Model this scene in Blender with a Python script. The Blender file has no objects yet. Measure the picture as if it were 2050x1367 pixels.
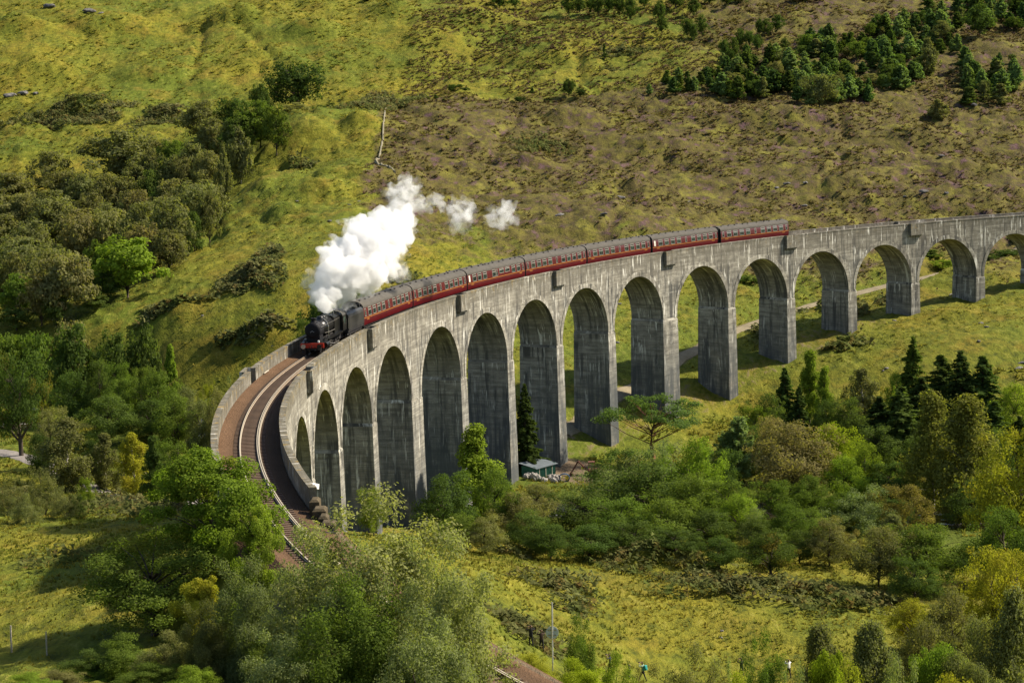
import bpy, bmesh, math, random
import numpy as np
from mathutils import Matrix, Vector
R_ = math.radians
scene = bpy.context.scene
COL = scene.collection

# ------------------------------------------------------------------ camera
F_PX, PITCH, CAM_H, ROLL = 4084.04, 0.12382, 27.896, 0.02619
cam_d = bpy.data.cameras.new('camera')
cam = bpy.data.objects.new('camera', cam_d); COL.objects.link(cam)
_c, _s = math.cos(PITCH), math.sin(PITCH); _cr, _sr = math.cos(ROLL), math.sin(ROLL)
_u = Vector((0, _s, _c)); _f = Vector((0, _c, -_s)); _x = Vector((1, 0, 0))
_rt = _cr*_x - _sr*_u; _up = _sr*_x + _cr*_u
M = Matrix((( _rt.x, _up.x, -_f.x, 0), (_rt.y, _up.y, -_f.y, 0), (_rt.z, _up.z, -_f.z, CAM_H), (0, 0, 0, 1)))
cam.matrix_world = M
cam_d.sensor_width = 36.0; cam_d.lens = 36.0*F_PX/2050.0
cam_d.clip_start = 0.5; cam_d.clip_end = 6000
scene.camera = cam

# ------------------------------------------------------------------ world, sun, exposure
SUN_AZ, SUN_EL = 16.0, 42.0          # azimuth counter-clockwise from +x
world = bpy.data.worlds.new('World'); scene.world = world; world.use_nodes = True
nt = world.node_tree; nt.nodes.clear()
wo = nt.nodes.new('ShaderNodeOutputWorld'); bg = nt.nodes.new('ShaderNodeBackground'); sk = nt.nodes.new('ShaderNodeTexSky')
sk.sky_type = 'NISHITA'; sk.sun_disc = False; sk.sun_elevation = R_(SUN_EL); sk.sun_rotation = R_(90-SUN_AZ)
sk.air_density = 1.0; sk.dust_density = 1.5; sk.ozone_density = 1.0
bg.inputs['Strength'].default_value = 0.085
nt.links.new(sk.outputs[0], bg.inputs[0]); nt.links.new(bg.outputs[0], wo.inputs[0])
sun_d = bpy.data.lights.new('sun', 'SUN'); sun_d.energy = 4.8; sun_d.angle = R_(1.8); sun_d.color = (1.0, 0.90, 0.74)
sun = bpy.data.objects.new('sun', sun_d); COL.objects.link(sun)
_sd = Vector((math.cos(R_(SUN_AZ))*math.cos(R_(SUN_EL)), math.sin(R_(SUN_AZ))*math.cos(R_(SUN_EL)), math.sin(R_(SUN_EL))))
sun.rotation_euler = _sd.to_track_quat('Z', 'Y').to_euler(); sun.location = _sd*300
vs = scene.view_settings; vs.view_transform = 'Standard'; vs.look = 'None'; vs.exposure = 0.90; vs.gamma = 1.0
scene.cycles.max_bounces = 8; scene.cycles.diffuse_bounces = 3; scene.cycles.glossy_bounces = 2
scene.cycles.transmission_bounces = 4; scene.cycles.transparent_max_bounces = 64; scene.cycles.volume_bounces = 8
scene.cycles.caustics_reflective = False; scene.cycles.caustics_refractive = False
scene.cycles.sample_clamp_indirect = 6.0

# ------------------------------------------------------------------ helpers
def tag(o, label=None, cat=None, group=None, kind=None):
    if label: o['label'] = label
    if cat: o['category'] = cat
    if group: o['group'] = group
    if kind: o['kind'] = kind
    return o
def link(o, parent=None):
    COL.objects.link(o)
    if parent is not None: o.parent = parent
    return o
def empty(name, loc=(0, 0, 0), rz=0.0, parent=None):
    o = bpy.data.objects.new(name, None); link(o, parent); o.location = loc; o.rotation_euler = (0, 0, rz); o.empty_display_size = 0.3
    return o
def np_mesh(name, verts, faces, mats, smooth=False, mat_idx=None, uv=None, face_attr=None):
    """verts (N,3), faces (M,k) constant k"""
    me = bpy.data.meshes.new(name)
    verts = np.asarray(verts, np.float32); faces = np.asarray(faces, np.int32); m, k = faces.shape
    me.vertices.add(len(verts)); me.vertices.foreach_set('co', verts.ravel())
    me.loops.add(m*k); me.loops.foreach_set('vertex_index', faces.ravel())
    me.polygons.add(m); me.polygons.foreach_set('loop_start', np.arange(0, m*k, k, dtype=np.int32))
    if smooth: me.polygons.foreach_set('use_smooth', np.ones(m, bool))
    if mat_idx is not None: me.polygons.foreach_set('material_index', np.asarray(mat_idx, np.int32))
    for mt in (mats if isinstance(mats, (list, tuple)) else [mats]): me.materials.append(mt)
    if face_attr is not None:
        for an, av in face_attr.items():
            at = me.attributes.new(an, 'FLOAT', 'FACE'); at.data.foreach_set('value', np.asarray(av, np.float32))
    me.update(calc_edges=True)
    return me
class MB:
    """collects polygons of any size, with optional uv"""
    def __init__(s): s.v = []; s.f = []; s.uv = []; s.mi = []
    def add(s, vs, fs, mi=0, uv=None):
        b = len(s.v); s.v += [tuple(q) for q in vs]
        for i, f in enumerate(fs):
            s.f.append(tuple(b+j for j in f)); s.mi.append(mi)
            s.uv.append(uv[i] if uv else None)
        return s
    def box(s, x0, x1, y0, y1, z0, z1, mi=0, bev=0.0):
        if bev <= 0:
            return s.add([(x0,y0,z0),(x1,y0,z0),(x1,y1,z0),(x0,y1,z0),(x0,y0,z1),(x1,y0,z1),(x1,y1,z1),(x0,y1,z1)],
                [(3,2,1,0),(4,5,6,7),(0,1,5,4),(1,2,6,5),(2,3,7,6),(3,0,4,7)], mi)
        b = bev; rings = []
        for z, i in ((z0, b), (z0+b, 0), (z1-b, 0), (z1, b)):
            rings.append([(x0+i, y0+i, z), (x1-i, y0+i, z), (x1-i, y1-i, z), (x0+i, y1-i, z)])
        vs = [q for r in rings for q in r]; fs = [(3,2,1,0), (12,13,14,15)]
        for k in range(3):
            for j in range(4): fs.append((k*4+j, k*4+(j+1)%4, k*4+4+(j+1)%4, k*4+4+j))
        return s.add(vs, fs, mi)
    def tube(s, pts, rad, n=6, mi=0, caps=True):
        pts = [Vector(q) for q in pts]; rad = rad if hasattr(rad, '__len__') else [rad]*len(pts)
        vs = []; fs = []
        for i, q in enumerate(pts):
            d = (pts[min(i+1, len(pts)-1)] - pts[max(i-1, 0)])
            if d.length < 1e-9: d = Vector((0, 0, 1))
            d.normalize(); a = d.cross(Vector((0, 0, 1)))
            if a.length < 1e-3: a = d.cross(Vector((1, 0, 0)))
            a.normalize(); b = d.cross(a)
            for j in range(n):
                t = 2*math.pi*j/n; vs.append(q + (a*math.cos(t) + b*math.sin(t))*rad[i])
        for i in range(len(pts)-1):
            for j in range(n): fs.append((i*n+j, i*n+(j+1) % n, (i+1)*n+(j+1) % n, (i+1)*n+j))
        if caps: fs.append(tuple(range(n))); fs.append(tuple((len(pts)-1)*n+j for j in range(n-1, -1, -1)))
        return s.add(vs, fs, mi)
    def loft(s, rings, mi=0, caps=True, closed=True):
        n = len(rings[0]); vs = [q for r in rings for q in r]; fs = []
        for i in range(len(rings)-1):
            for j in range(n if closed else n-1): fs.append((i*n+j, i*n+(j+1) % n, (i+1)*n+(j+1) % n, (i+1)*n+j))
        if caps: fs.append(tuple(range(n-1, -1, -1))); fs.append(tuple((len(rings)-1)*n+j for j in range(n)))
        return s.add(vs, fs, mi)
    def mesh(s, name, mats, smooth=False, fix=True):
        me = bpy.data.meshes.new(name); me.from_pydata(s.v, [], s.f)
        for mt in (mats if isinstance(mats, (list, tuple)) else [mats]): me.materials.append(mt)
        if any(s.mi): me.polygons.foreach_set('material_index', np.array(s.mi, np.int32))
        if any(u is not None for u in s.uv):
            lay = me.uv_layers.new(name='UVMap'); k = 0
            for p, u in zip(me.polygons, s.uv):
                for j, li in enumerate(p.loop_indices): lay.data[li].uv = u[j] if u else (0, 0)
        if fix:
            bm = bmesh.new(); bm.from_mesh(me); bmesh.ops.recalc_face_normals(bm, faces=bm.faces); bm.to_mesh(me); bm.free()
        if smooth: me.polygons.foreach_set('use_smooth', np.ones(len(me.polygons), bool))
        me.update(); return me
    def build(s, name, mats, parent=None, smooth=False, fix=True):
        return link(bpy.data.objects.new(name, s.mesh(name, mats, smooth, fix)), parent)
def copy_tree(o, parent=None):
    c = o.copy(); link(c, parent)
    for ch in o.children: copy_tree(ch, c)
    return c

# numpy value noise ---------------------------------------------------------
def _hash(ix, iy, seed):
    h = (ix.astype(np.int64)*374761393 + iy.astype(np.int64)*668265263 + seed*1442695041) & 0xffffffff
    h = ((h ^ (h >> 13))*1274126177) & 0xffffffff
    return ((h ^ (h >> 16)) & 0xffffff)/float(0xffffff)
def vnoise(x, y, seed=0):
    ix = np.floor(x); iy = np.floor(y); fx = x-ix; fy = y-iy
    fx = fx*fx*fx*(fx*(fx*6-15)+10); fy = fy*fy*fy*(fy*(fy*6-15)+10); ix = ix.astype(np.int64); iy = iy.astype(np.int64)
    a = _hash(ix, iy, seed); b = _hash(ix+1, iy, seed); c = _hash(ix, iy+1, seed); d = _hash(ix+1, iy+1, seed)
    return (a*(1-fx)+b*fx)*(1-fy)+(c*(1-fx)+d*fx)*fy - 0.5
def fbm(x, y, seed=0, octv=4, gain=0.5):
    s = 0; a = 1.0
    for i in range(octv):
        c, d = math.cos(0.6*i+0.3), math.sin(0.6*i+0.3)
        s = s + a*vnoise((c*x-d*y)*2**i, (d*x+c*y)*2**i, seed+i*17); a *= gain
    return s
def sstep(a, b, x):
    t = np.clip((x-a)/(b-a), 0, 1); return t*t*(3-2*t)

# ------------------------------------------------------------------ railway alignment (a 241 m curve easing at both ends)
CX, CY, RAD = 218.645, 186.478, 241.80
def rad_at(th, off): return RAD - off - 14.824*np.clip(th-3.05, 0, 9)**2 - 13.34*np.clip(2.6-th, 0, 9)**2
def arc(th, off, z=0.0):
    r = rad_at(th, off); return (CX + r*math.cos(th), CY + r*math.sin(th), z)
TH_END = 3.352          # near end of the viaduct

# ------------------------------------------------------------------ terrain height
CTL = np.array([(-16,149,-6.0),(-18,163,-10.0),(-20,181,-13.0),(-20,199,-15.5),(-18,215,-19.0),(-16,231,-23.0),(-12,249,-26.0),(-6,266,-26.8),(-0,282,-27.0),(6,295,-27.7),(14,310,-27.6),(25,325,-26.8),(37,340,-25.8),(48,352,-21.3),(60,364,-17.8),(75,375,-16.6),(89,384,-15.0),(104,392,-14.0),(132,403,-12.0),(11,182,-25.5),(8,191,-24.5),(23,195,-26.0),(30,181,-26.5),(18,224,-25.5),(-1,221,-24.0),(-2,160,-15.0),(3,177,-19.5),(10,130,-18.0),(6,148,-20.0),(27,130,-22.5),(0,125,-11.0),(46,181,-27.0),(46,212,-27.5),(40,242,-27.5),(60,248,-27.5),(25,271,-28.0),(4,284,-27.6),(36,305,-27.5),(55,287,-27.0),(45,319,-25.5),(73,336,-18.5),(62,333,-21.5),(82,326,-21.0),(91,361,-15.5),(18,95,-7.0),(45,100,-17.0),(45,60,-6.0),(80,90,-22.0),(0,0,26.2),(0,35,15.0),(-35,0,20.0),(40,0,22.0),(-30,60,6.0),(0,62,3.5),(0,-60,40.0),(90,20,5.0),(160,100,-24.0),(160,250,-26.0),(200,380,-14.0),(-32,125,-7.0),(-39,165,-12.3),(-49,212,-18.6),(-46,235,-20.6),(-70,289,-23.0),(-60,273,-23.6),(-52,262,-24.0),(-46,291,-25.0),(-41,130,-8.2),(-28,130,-6.0),(-32,170,-12.0),(-50,90,2.0),(-76,340,-26.5),(-85,333,-26.0),(-61,337,-26.5),(-48,329,-25.5),(-101,305,-24.0),(-69,208,-18.0),(60,398,-15.5),(42,375,-17.5),(29,352,-19.2),(17,330,-21.7),(9,312,-25.1),(49,420,-11.3),(89,412,-13.1),(113,450,-10.7),(9,358,-17.5),(-2,415,-5.4),(-2,475,2.0),(-2,540,11.6),(-2,600,21.8),(-2,655,28.0),(-2,730,43.8),(-1,800,61.6),(30,440,-1.2),(55,470,-1.5),(64,545,9.8),(73,612,23.1),(82,690,38.3),(92,770,57.9),(114,475,-2.4),(132,550,7.8),(149,620,20.3),(166,690,36.1),(185,770,55.5),(174,480,-0.5),(224,620,18.4),(274,760,52.8),(-28,360,-5.1),(-33,420,0.7),(-38,490,10.5),(-43,560,21.9),(-49,640,24.4),(-54,720,42.3),(-59,800,63.1),(-16,380,-3.6),(-45,350,-12.0),(-47,370,-5.6),(-55,430,0.6),(-61,480,7.4),(-64,560,20.0),(-48,322,-17.9),(-54,350,-14.8),(-66,368,-11.3),(-66,425,-1.9),(-72,380,-10.1),(-74,362,-12.2),(-121,700,38.7),(-137,800,65.1),(-154,700,39.5),(-195,800,66.6),(-139,625,20.2),(-103,620,19.4),(-127,580,10.2),(-192,600,10.4),(-252,800,68.1),(-140,430,-13.0),(-85,372,-14.0),(-94,372,-13.8),(-91,360,-24.0),(-73,356,-24.0),(-66,600,21.9),(-74,560,9.6),(-82,520,-3.5),(-87,480,-12.1),(-94,455,-15.7),(-101,430,-16.7),(-103,410,-16.4),(-900,1100,135.0),(-900,1500,260.0),(-300,1100,135.0),(-300,1500,260.0),(300,1100,135.0),(300,1500,260.0),(900,1100,135.0),(900,1500,260.0),(-500,300,-10.0),(500,300,-10.0),(-300,100,5.0),(300,0,0.0),(-500,600,20.0),(500,600,30.0)])
_S = 100.0
def _tps(d2): return 0.5*d2*np.log(d2+1e-12)
_n = len(CTL); _xy = CTL[:, :2]/_S
_K = _tps(((_xy[:, None]-_xy[None])**2).sum(-1)) + np.eye(_n)*0.004
_Pm = np.c_[np.ones(_n), _xy]
_sol = np.linalg.solve(np.block([[_K, _Pm], [_Pm.T, np.zeros((3, 3))]]), np.r_[CTL[:, 2], 0, 0, 0])
def z_base(x, y):
    x = np.asarray(x, float).ravel(); y = np.asarray(y, float).ravel(); out = np.empty_like(x)
    for i in range(0, len(x), 40000):
        q = np.c_[x[i:i+40000], y[i:i+40000]]/_S
        out[i:i+40000] = _tps(((q[:, None]-_xy[None])**2).sum(-1)) @ _sol[:_n] + _sol[_n] + q @ _sol[_n+1:]
    return out
def seg_dist(x, y, pts):
    best = np.full(x.shape, 1e9); 
    for (ax, ay), (bx, by) in zip(pts[:-1], pts[1:]):
        dx, dy = bx-ax, by-ay; t = np.clip(((x-ax)*dx+(y-ay)*dy)/(dx*dx+dy*dy), 0, 1)
        best = np.minimum(best, np.hypot(x-ax-t*dx, y-ay-t*dy))
    return best
KNOLLS = [(-134.9, 642.9, 11.8, 10.4, 4), (-104.5, 628.6, 8.5, 7.4, 3), (-96.9, 758.6, 10.2, 10.1, 6), (-69.5, 738.2, 10.8, 10.7, 5), (-26.4, 728.7, 15.2, 15.0, 4.5), (-8.8, 756.2, 13.9, 13.7, 5), (-119.0, 690.0, 14.4, 12.6, 3.5), (-155.8, 690.0, 11.0, 9.7, 4), (-39.5, 552.8, 4.7, 5.2, 2.5), (-55.2, 546.6, 7.4, 7.3, 3), (-46.6, 370.6, 3.4, 3.7, 2.6), (-60.3, 363.5, 4.0, 3.5, 2.2), (-42.3, 346.9, 3.4, 3.0, 2.4), (-41.5, 462.5, 6.8, 6.0, 2.5), (-49.6, 442.2, 6.5, 5.7, 2), (19.5, 586.7, 11.5, 10.1, 3), (42.1, 547.5, 10.1, 8.8, 3), (88.5, 580.1, 12.1, 10.6, 4), (113.9, 559.1, 10.3, 9.0, 4), (28.2, 494.8, 9.1, 8.0, 2.5), (83.4, 499.6, 9.8, 8.6, 3), (117.9, 516.7, 9.5, 8.4, 3), (5.7, 525.1, 7.7, 6.8, 2.5), (65.9, 580.1, 9.9, 8.7, 3), (-141.5, 751.3, 13.8, 12.1, 5), (-174.6, 745.3, 10.9, 9.6, 5), (-42.5, 770.9, 10.4, 10.3, 5), (15.4, 705.7, 12.1, 12.0, 4), (62.5, 386.4, 3.3, 2.9, 2), (79.4, 367.6, 5.0, 4.4, 1.6), (15.2, 223.1, 4.1, 2.7, 1.6), (23.2, 209.5, 4.4, 2.9, 1.2)]
BURNS = [[(-107.5, 806.3), (-98.0, 753.7), (-93.4, 744.1), (-84.6, 720.6), (-76.4, 700.0)], [(-111.2, 772.1), (-108.1, 739.3), (-105.9, 704.6), (-104.9, 684.5)], [(-21.6, 502.8), (-13.1, 457.4), (-2.0, 437.9), (10.5, 426.1), (18.9, 426.8)], [(-59.4, 534.5), (-42.6, 463.3), (-36.8, 476.9)], [(-57.8, 455.9), (-47.7, 424.8), (-39.2, 422.7)], [(27.1, 518.4), (41.1, 535.3), (51.5, 521.7)], [(74.5, 560.0), (85.7, 544.9), (95.1, 523.4)], [(-158.4, 642.9), (-148.7, 641.9), (-133.5, 613.6)], [(-29.6, 720.6), (-19.3, 734.6), (-4.3, 748.9)]]
ROAD = [(-120.0, 352.1), (-80.9, 299.0), (-75.2, 293.9), (-69.4, 287.9), (-63.2, 278.8), (-57.1, 269.3), (-51.6, 261.2), (-44.9, 256.4), (-40.4, 264.6)]
TRACKWAY = [(7.7, 311.0), (12.0, 320.0), (17.3, 330.0), (29.1, 352.0), (42.1, 375.0), (60.5, 398.0), (73.0, 408.0), (83.3, 414.0), (98.2, 430.0), (116.1, 455.0)]
RIVER = [(-112.5, 370.4), (-88.9, 349.0), (-77.2, 346.7), (-70.0, 340.5), (-58.7, 324.0), (-48.9, 312.3), (-37.3, 293.2), (-23.3, 281.6), (-16.0, 275.2), (10.0, 262.0), (45.0, 262.0), (75.0, 240.0), (140.0, 230.0)]
_END = arc(TH_END, 0)
def z_ground(x, y, detail=True):
    shp = np.shape(x); x = np.asarray(x, float).ravel(); y = np.asarray(y, float).ravel()
    z = z_base(x, y)
    th = np.arctan2(y-CY, x-CX) % (2*np.pi); off = np.hypot(x-CX, y-CY) - rad_at(th, 0)
    dv = np.where((th > 1.6) & (th < TH_END), np.abs(off), 99.0)             # distance from the viaduct axis
    dt = np.where(th >= TH_END, np.abs(off), np.hypot(x-_END[0], y-_END[1]))   # distance from the track on the ground
    dt = np.where((th < 2.2), 999.0, dt)
    dr = seg_dist(x, y, ROAD); dp = seg_dist(x, y, TRACKWAY); dw = seg_dist(x, y, RIVER)
    for (kx, ky, rx, ry, kh) in KNOLLS:      # rounded knolls, steeper on the valley side
        u = (x-kx)/rx; v = (y-ky)/ry; v = np.where(v < 0, v*1.5, v*0.8); z = z + kh*np.exp(-(u*u+v*v))
    if detail:
        calm = sstep(3, 9, dt)*sstep(2.2, 5.5, dr)*sstep(2.2, 5, dp)
        hill = sstep(330, 460, y)
        z = z + calm*((0.9+2.4*hill)*fbm(x/40, y/55, 3, 3) + (0.5+0.9*hill)*fbm(x/10+5, y/15, 11, 2))
        z = z - calm*hill*1.0*np.exp(-(fbm(x/42+2, y/70+7, 43, 2)/0.05)**2)
        tus = np.clip(fbm(x/2.3, y/2.9, 23, 3, 0.6), -0.45, 0.9)
        z = z + calm*(0.42+0.85*hill)*tus*(0.55+0.9*np.clip(fbm(x/16, y/16, 31, 2)+0.4, 0, 1))
        z = z + calm*hill*0.9*np.abs(fbm(x/19+3, y/30, 41, 2))
    for b in BURNS: z = z - (0.4+0.0012*y)*np.exp(-(seg_dist(x, y, b)/(1.5+0.6*vnoise(x/5, y/7, 5)))**2)      # little hill burns
    # road, cart track, river bed
    z = np.where(dr < 6, z + (z_base(x, y)-z)*(1-sstep(2, 6, dr)), z)
    z = z - 0.9*(1-sstep(3.5, 8.0, dw))
    z = z - 0.10*(1-sstep(1.2, 2.0, dp))
    # railway formation outside the viaduct
    top = -0.62; bank = top - np.clip(dt-3.3, 0, 99)/1.05; cut = top + np.clip(dt-3.6, 0, 99)/1.3
    z = np.minimum(np.maximum(z, bank), np.where(dt < 30, cut, 1e9))
    z = np.where(dv < 4.2, np.minimum(z, -2.6), z)
    return z.reshape(shp)

# ------------------------------------------------------------------ materials
class NT:
    def __init__(s, name):
        s.m = bpy.data.materials.new(name); s.m.use_nodes = True; s.t = s.m.node_tree; s.t.nodes.clear()
        s.out = s.t.nodes.new('ShaderNodeOutputMaterial')
    def n(s, typ, **kw):
        nd = s.t.nodes.new('ShaderNode'+typ)
        for k, v in kw.items():
            if k in ('operation', 'blend_type', 'data_type', 'attribute_name', 'noise_dimensions', 'attribute_type', 'feature', 'wave_type', 'bands_direction', 'use_clamp', 'clamp', 'musgrave_type', 'distribution'): setattr(nd, k, v)
        for k, v in kw.items():
            if k.startswith('_'):
                s.set(nd, k[1:], v)
        return nd
    def set(s, nd, key, v):
        key = int(key) if key.isdigit() else key.replace('__', ' ')
        if isinstance(v, bpy.types.NodeSocket): s.t.links.new(v, nd.inputs[key])
        else: nd.inputs[key].default_value = v
    def math(s, op, a, b=0.0, clamp=False):
        nd = s.t.nodes.new('ShaderNodeMath'); nd.operation = op; nd.use_clamp = clamp
        s.set(nd, '0', a); s.set(nd, '1', b); return nd.outputs[0]
    def mix(s, f, a, b, blend='MIX'):
        nd = s.t.nodes.new('ShaderNodeMix'); nd.data_type = 'RGBA'; nd.blend_type = blend
        for i, v in ((0, f), (6, a), (7, b)):
            if isinstance(v, bpy.types.NodeSocket): s.t.links.new(v, nd.inputs[i])
            else: nd.inputs[i].default_value = v if i == 0 else (tuple(v)+(1,))[:4]
        return nd.outputs[2]
    def ramp(s, f, stops, interp='LINEAR'):
        nd = s.t.nodes.new('ShaderNodeValToRGB'); nd.color_ramp.interpolation = interp; e = nd.color_ramp.elements
        while len(e) < len(stops): e.new(0.5)
        for el, (p, c) in zip(e, stops):
            el.position = p; el.color = (c, c, c, 1) if not hasattr(c, '__len__') else (tuple(c)+(1,))[:4]
        s.t.links.new(f, nd.inputs[0]); return nd.outputs[0]
    def noise(s, vec, scale, detail=3.0, rough=0.5, dist=0.0):
        nd = s.n('TexNoise', _Scale=scale, _Detail=detail, _Roughness=rough, _Distortion=dist)
        if vec is not None: s.t.links.new(vec, nd.inputs['Vector'])
        return nd.outputs[0]
    def mapping(s, vec, sc=(1, 1, 1), rot=(0, 0, 0), loc=(0, 0, 0)):
        nd = s.n('Mapping', _Scale=sc, _Rotation=rot, _Location=loc); s.t.links.new(vec, nd.inputs['Vector']); return nd.outputs[0]
    def pos(s): return s.n('NewGeometry').outputs['Position']
    def uv(s): return s.n('TexCoord').outputs['UV']
    def obj(s): return s.n('TexCoord').outputs['Object']
    def attr(s, name): return s.n('Attribute', attribute_name=name).outputs['Fac']
    def rnd(s): return s.n('ObjectInfo').outputs['Random']
    def bump(s, h, strength=0.5, dist=0.1):
        nd = s.n('Bump', _Strength=strength, _Distance=dist); s.t.links.new(h, nd.inputs['Height']); return nd.outputs[0]
    def bsdf(s, col, rough=0.8, metal=0.0, normal=None, spec=0.3, **kw):
        nd = s.n('BsdfPrincipled', _Roughness=rough, _Metallic=metal)
        s.set(nd, 'Base Color', col if isinstance(col, bpy.types.NodeSocket) else (tuple(col)+(1,))[:4])
        nd.inputs['Specular IOR Level'].default_value = spec
        if normal is not None: s.t.links.new(normal, nd.inputs['Normal'])
        s.t.links.new(nd.outputs[0], s.out.inputs[0]); return nd
def plain(name, col, rough=0.7, metal=0.0, var=0.25, scale=3.0, spec=0.3, bumpd=0.0):
    """a painted or weathered surface: base colour with grime noise"""
    t = NT(name); p = t.obj(); f = t.noise(p, scale, 5, 0.6)
    lo = tuple(c*(1-var) for c in col); hi = tuple(min(1, c*(1+var)) for c in col)
    c = t.mix(t.ramp(f, [(0.3, 0.0), (0.7, 1.0)]), lo, hi)
    nrm = t.bump(t.noise(p, scale*4, 4, 0.6), 0.5, bumpd) if bumpd else None
    t.bsdf(c, rough, metal, nrm, spec); return t.m

def ground_material():
    t = NT('moorland'); p = t.pos()
    n1 = t.noise(p, 0.022, 5, 0.6, 0.3); n2 = t.noise(t.mapping(p, (1, 0.6, 1)), 0.13, 5, 0.62, 0.4); n3 = t.noise(t.mapping(p, (1, 0.42, 1.4)), 0.80, 6, 0.72)
    n4 = t.noise(p, 3.2, 3, 0.6)
    gold = (0.205, 0.180, 0.018); green = (0.108, 0.138, 0.015); ochre = (0.205, 0.142, 0.020); dark = (0.055, 0.068, 0.010); pale = (0.36, 0.32, 0.075)
    c = t.mix(t.ramp(n1, [(0.36, 0), (0.62, 1)]), gold, green)
    c = t.mix(t.math('MULTIPLY', t.ramp(n2, [(0.50, 0), (0.66, 1)]), 0.65), c, ochre)
    c = t.mix(t.math('MULTIPLY', t.ramp(n2, [(0.30, 1), (0.46, 0)]), 0.65), c, green)
    c = t.mix(t.math('MULTIPLY', t.ramp(n3, [(0.36, 1), (0.52, 0)]), 0.9), c, dark)
    c = t.mix(t.math('MULTIPLY', t.ramp(n3, [(0.55, 0), (0.72, 1)]), 0.55), c, pale)
    # heather moor
    hn = t.noise(t.mapping(p, (1, 0.5, 1)), 0.30, 5, 0.68, 0.3)
    hc = t.mix(t.ramp(hn, [(0.36, 0), (0.60, 1)]), (0.135, 0.118, 0.024), (0.078, 0.056, 0.027))
    hc = t.mix(t.ramp(hn, [(0.55, 0), (0.64, 0.85)]), hc, (0.135, 0.076, 0.085))
    hc = t.mix(t.ramp(n2, [(0.54, 0), (0.64, 0.8)]), hc, (0.180, 0.168, 0.028))
    hc = t.mix(t.math('MULTIPLY', t.ramp(n3, [(0.36, 1), (0.50, 0)]), 0.8), hc, (0.045, 0.045, 0.014))
    hc = t.mix(t.math('MULTIPLY', t.ramp(n3, [(0.56, 0), (0.72, 1)]), 0.45), hc, (0.22, 0.19, 0.05))
    edge = t.math('ADD', t.attr('heath'), t.math('MULTIPLY', t.math('SUBTRACT', n2, 0.5), 1.3))
    c = t.mix(t.ramp(edge, [(0.40, 0), (0.60, 1)]), c, hc)
    # lush valley grass, bare earth, rock
    edge = t.math('ADD', t.attr('lush'), t.math('MULTIPLY', t.math('SUBTRACT', n2, 0.5), 1.0))
    c = t.mix(t.math('MULTIPLY', t.ramp(edge, [(0.4, 0), (0.7, 1)]), 0.8), c, t.mix(n3, (0.045, 0.07, 0.012), (0.12, 0.15, 0.018)))
    soil = t.mix(n4, (0.10, 0.07, 0.045), (0.20, 0.15, 0.10))
    edge = t.math('ADD', t.attr('bare'), t.math('MULTIPLY', t.math('SUBTRACT', n3, 0.5), 0.8))
    c = t.mix(t.ramp(edge, [(0.45, 0), (0.6, 1)]), c, soil)
    c = t.mix(t.ramp(n4, [(0.3, 0.0), (0.75, 0.45)]), c, t.mix(0.5, c, (0.02, 0.022, 0.006), 'MIX'))
    h = t.math('ADD', t.math('MULTIPLY', n3, 0.9), t.math('MULTIPLY', n4, 0.35))
    t.bsdf(c, 0.95, 0, t.bump(h, 1.0, 0.55), 0.08); return t.m
M_GROUND = ground_material()

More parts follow.
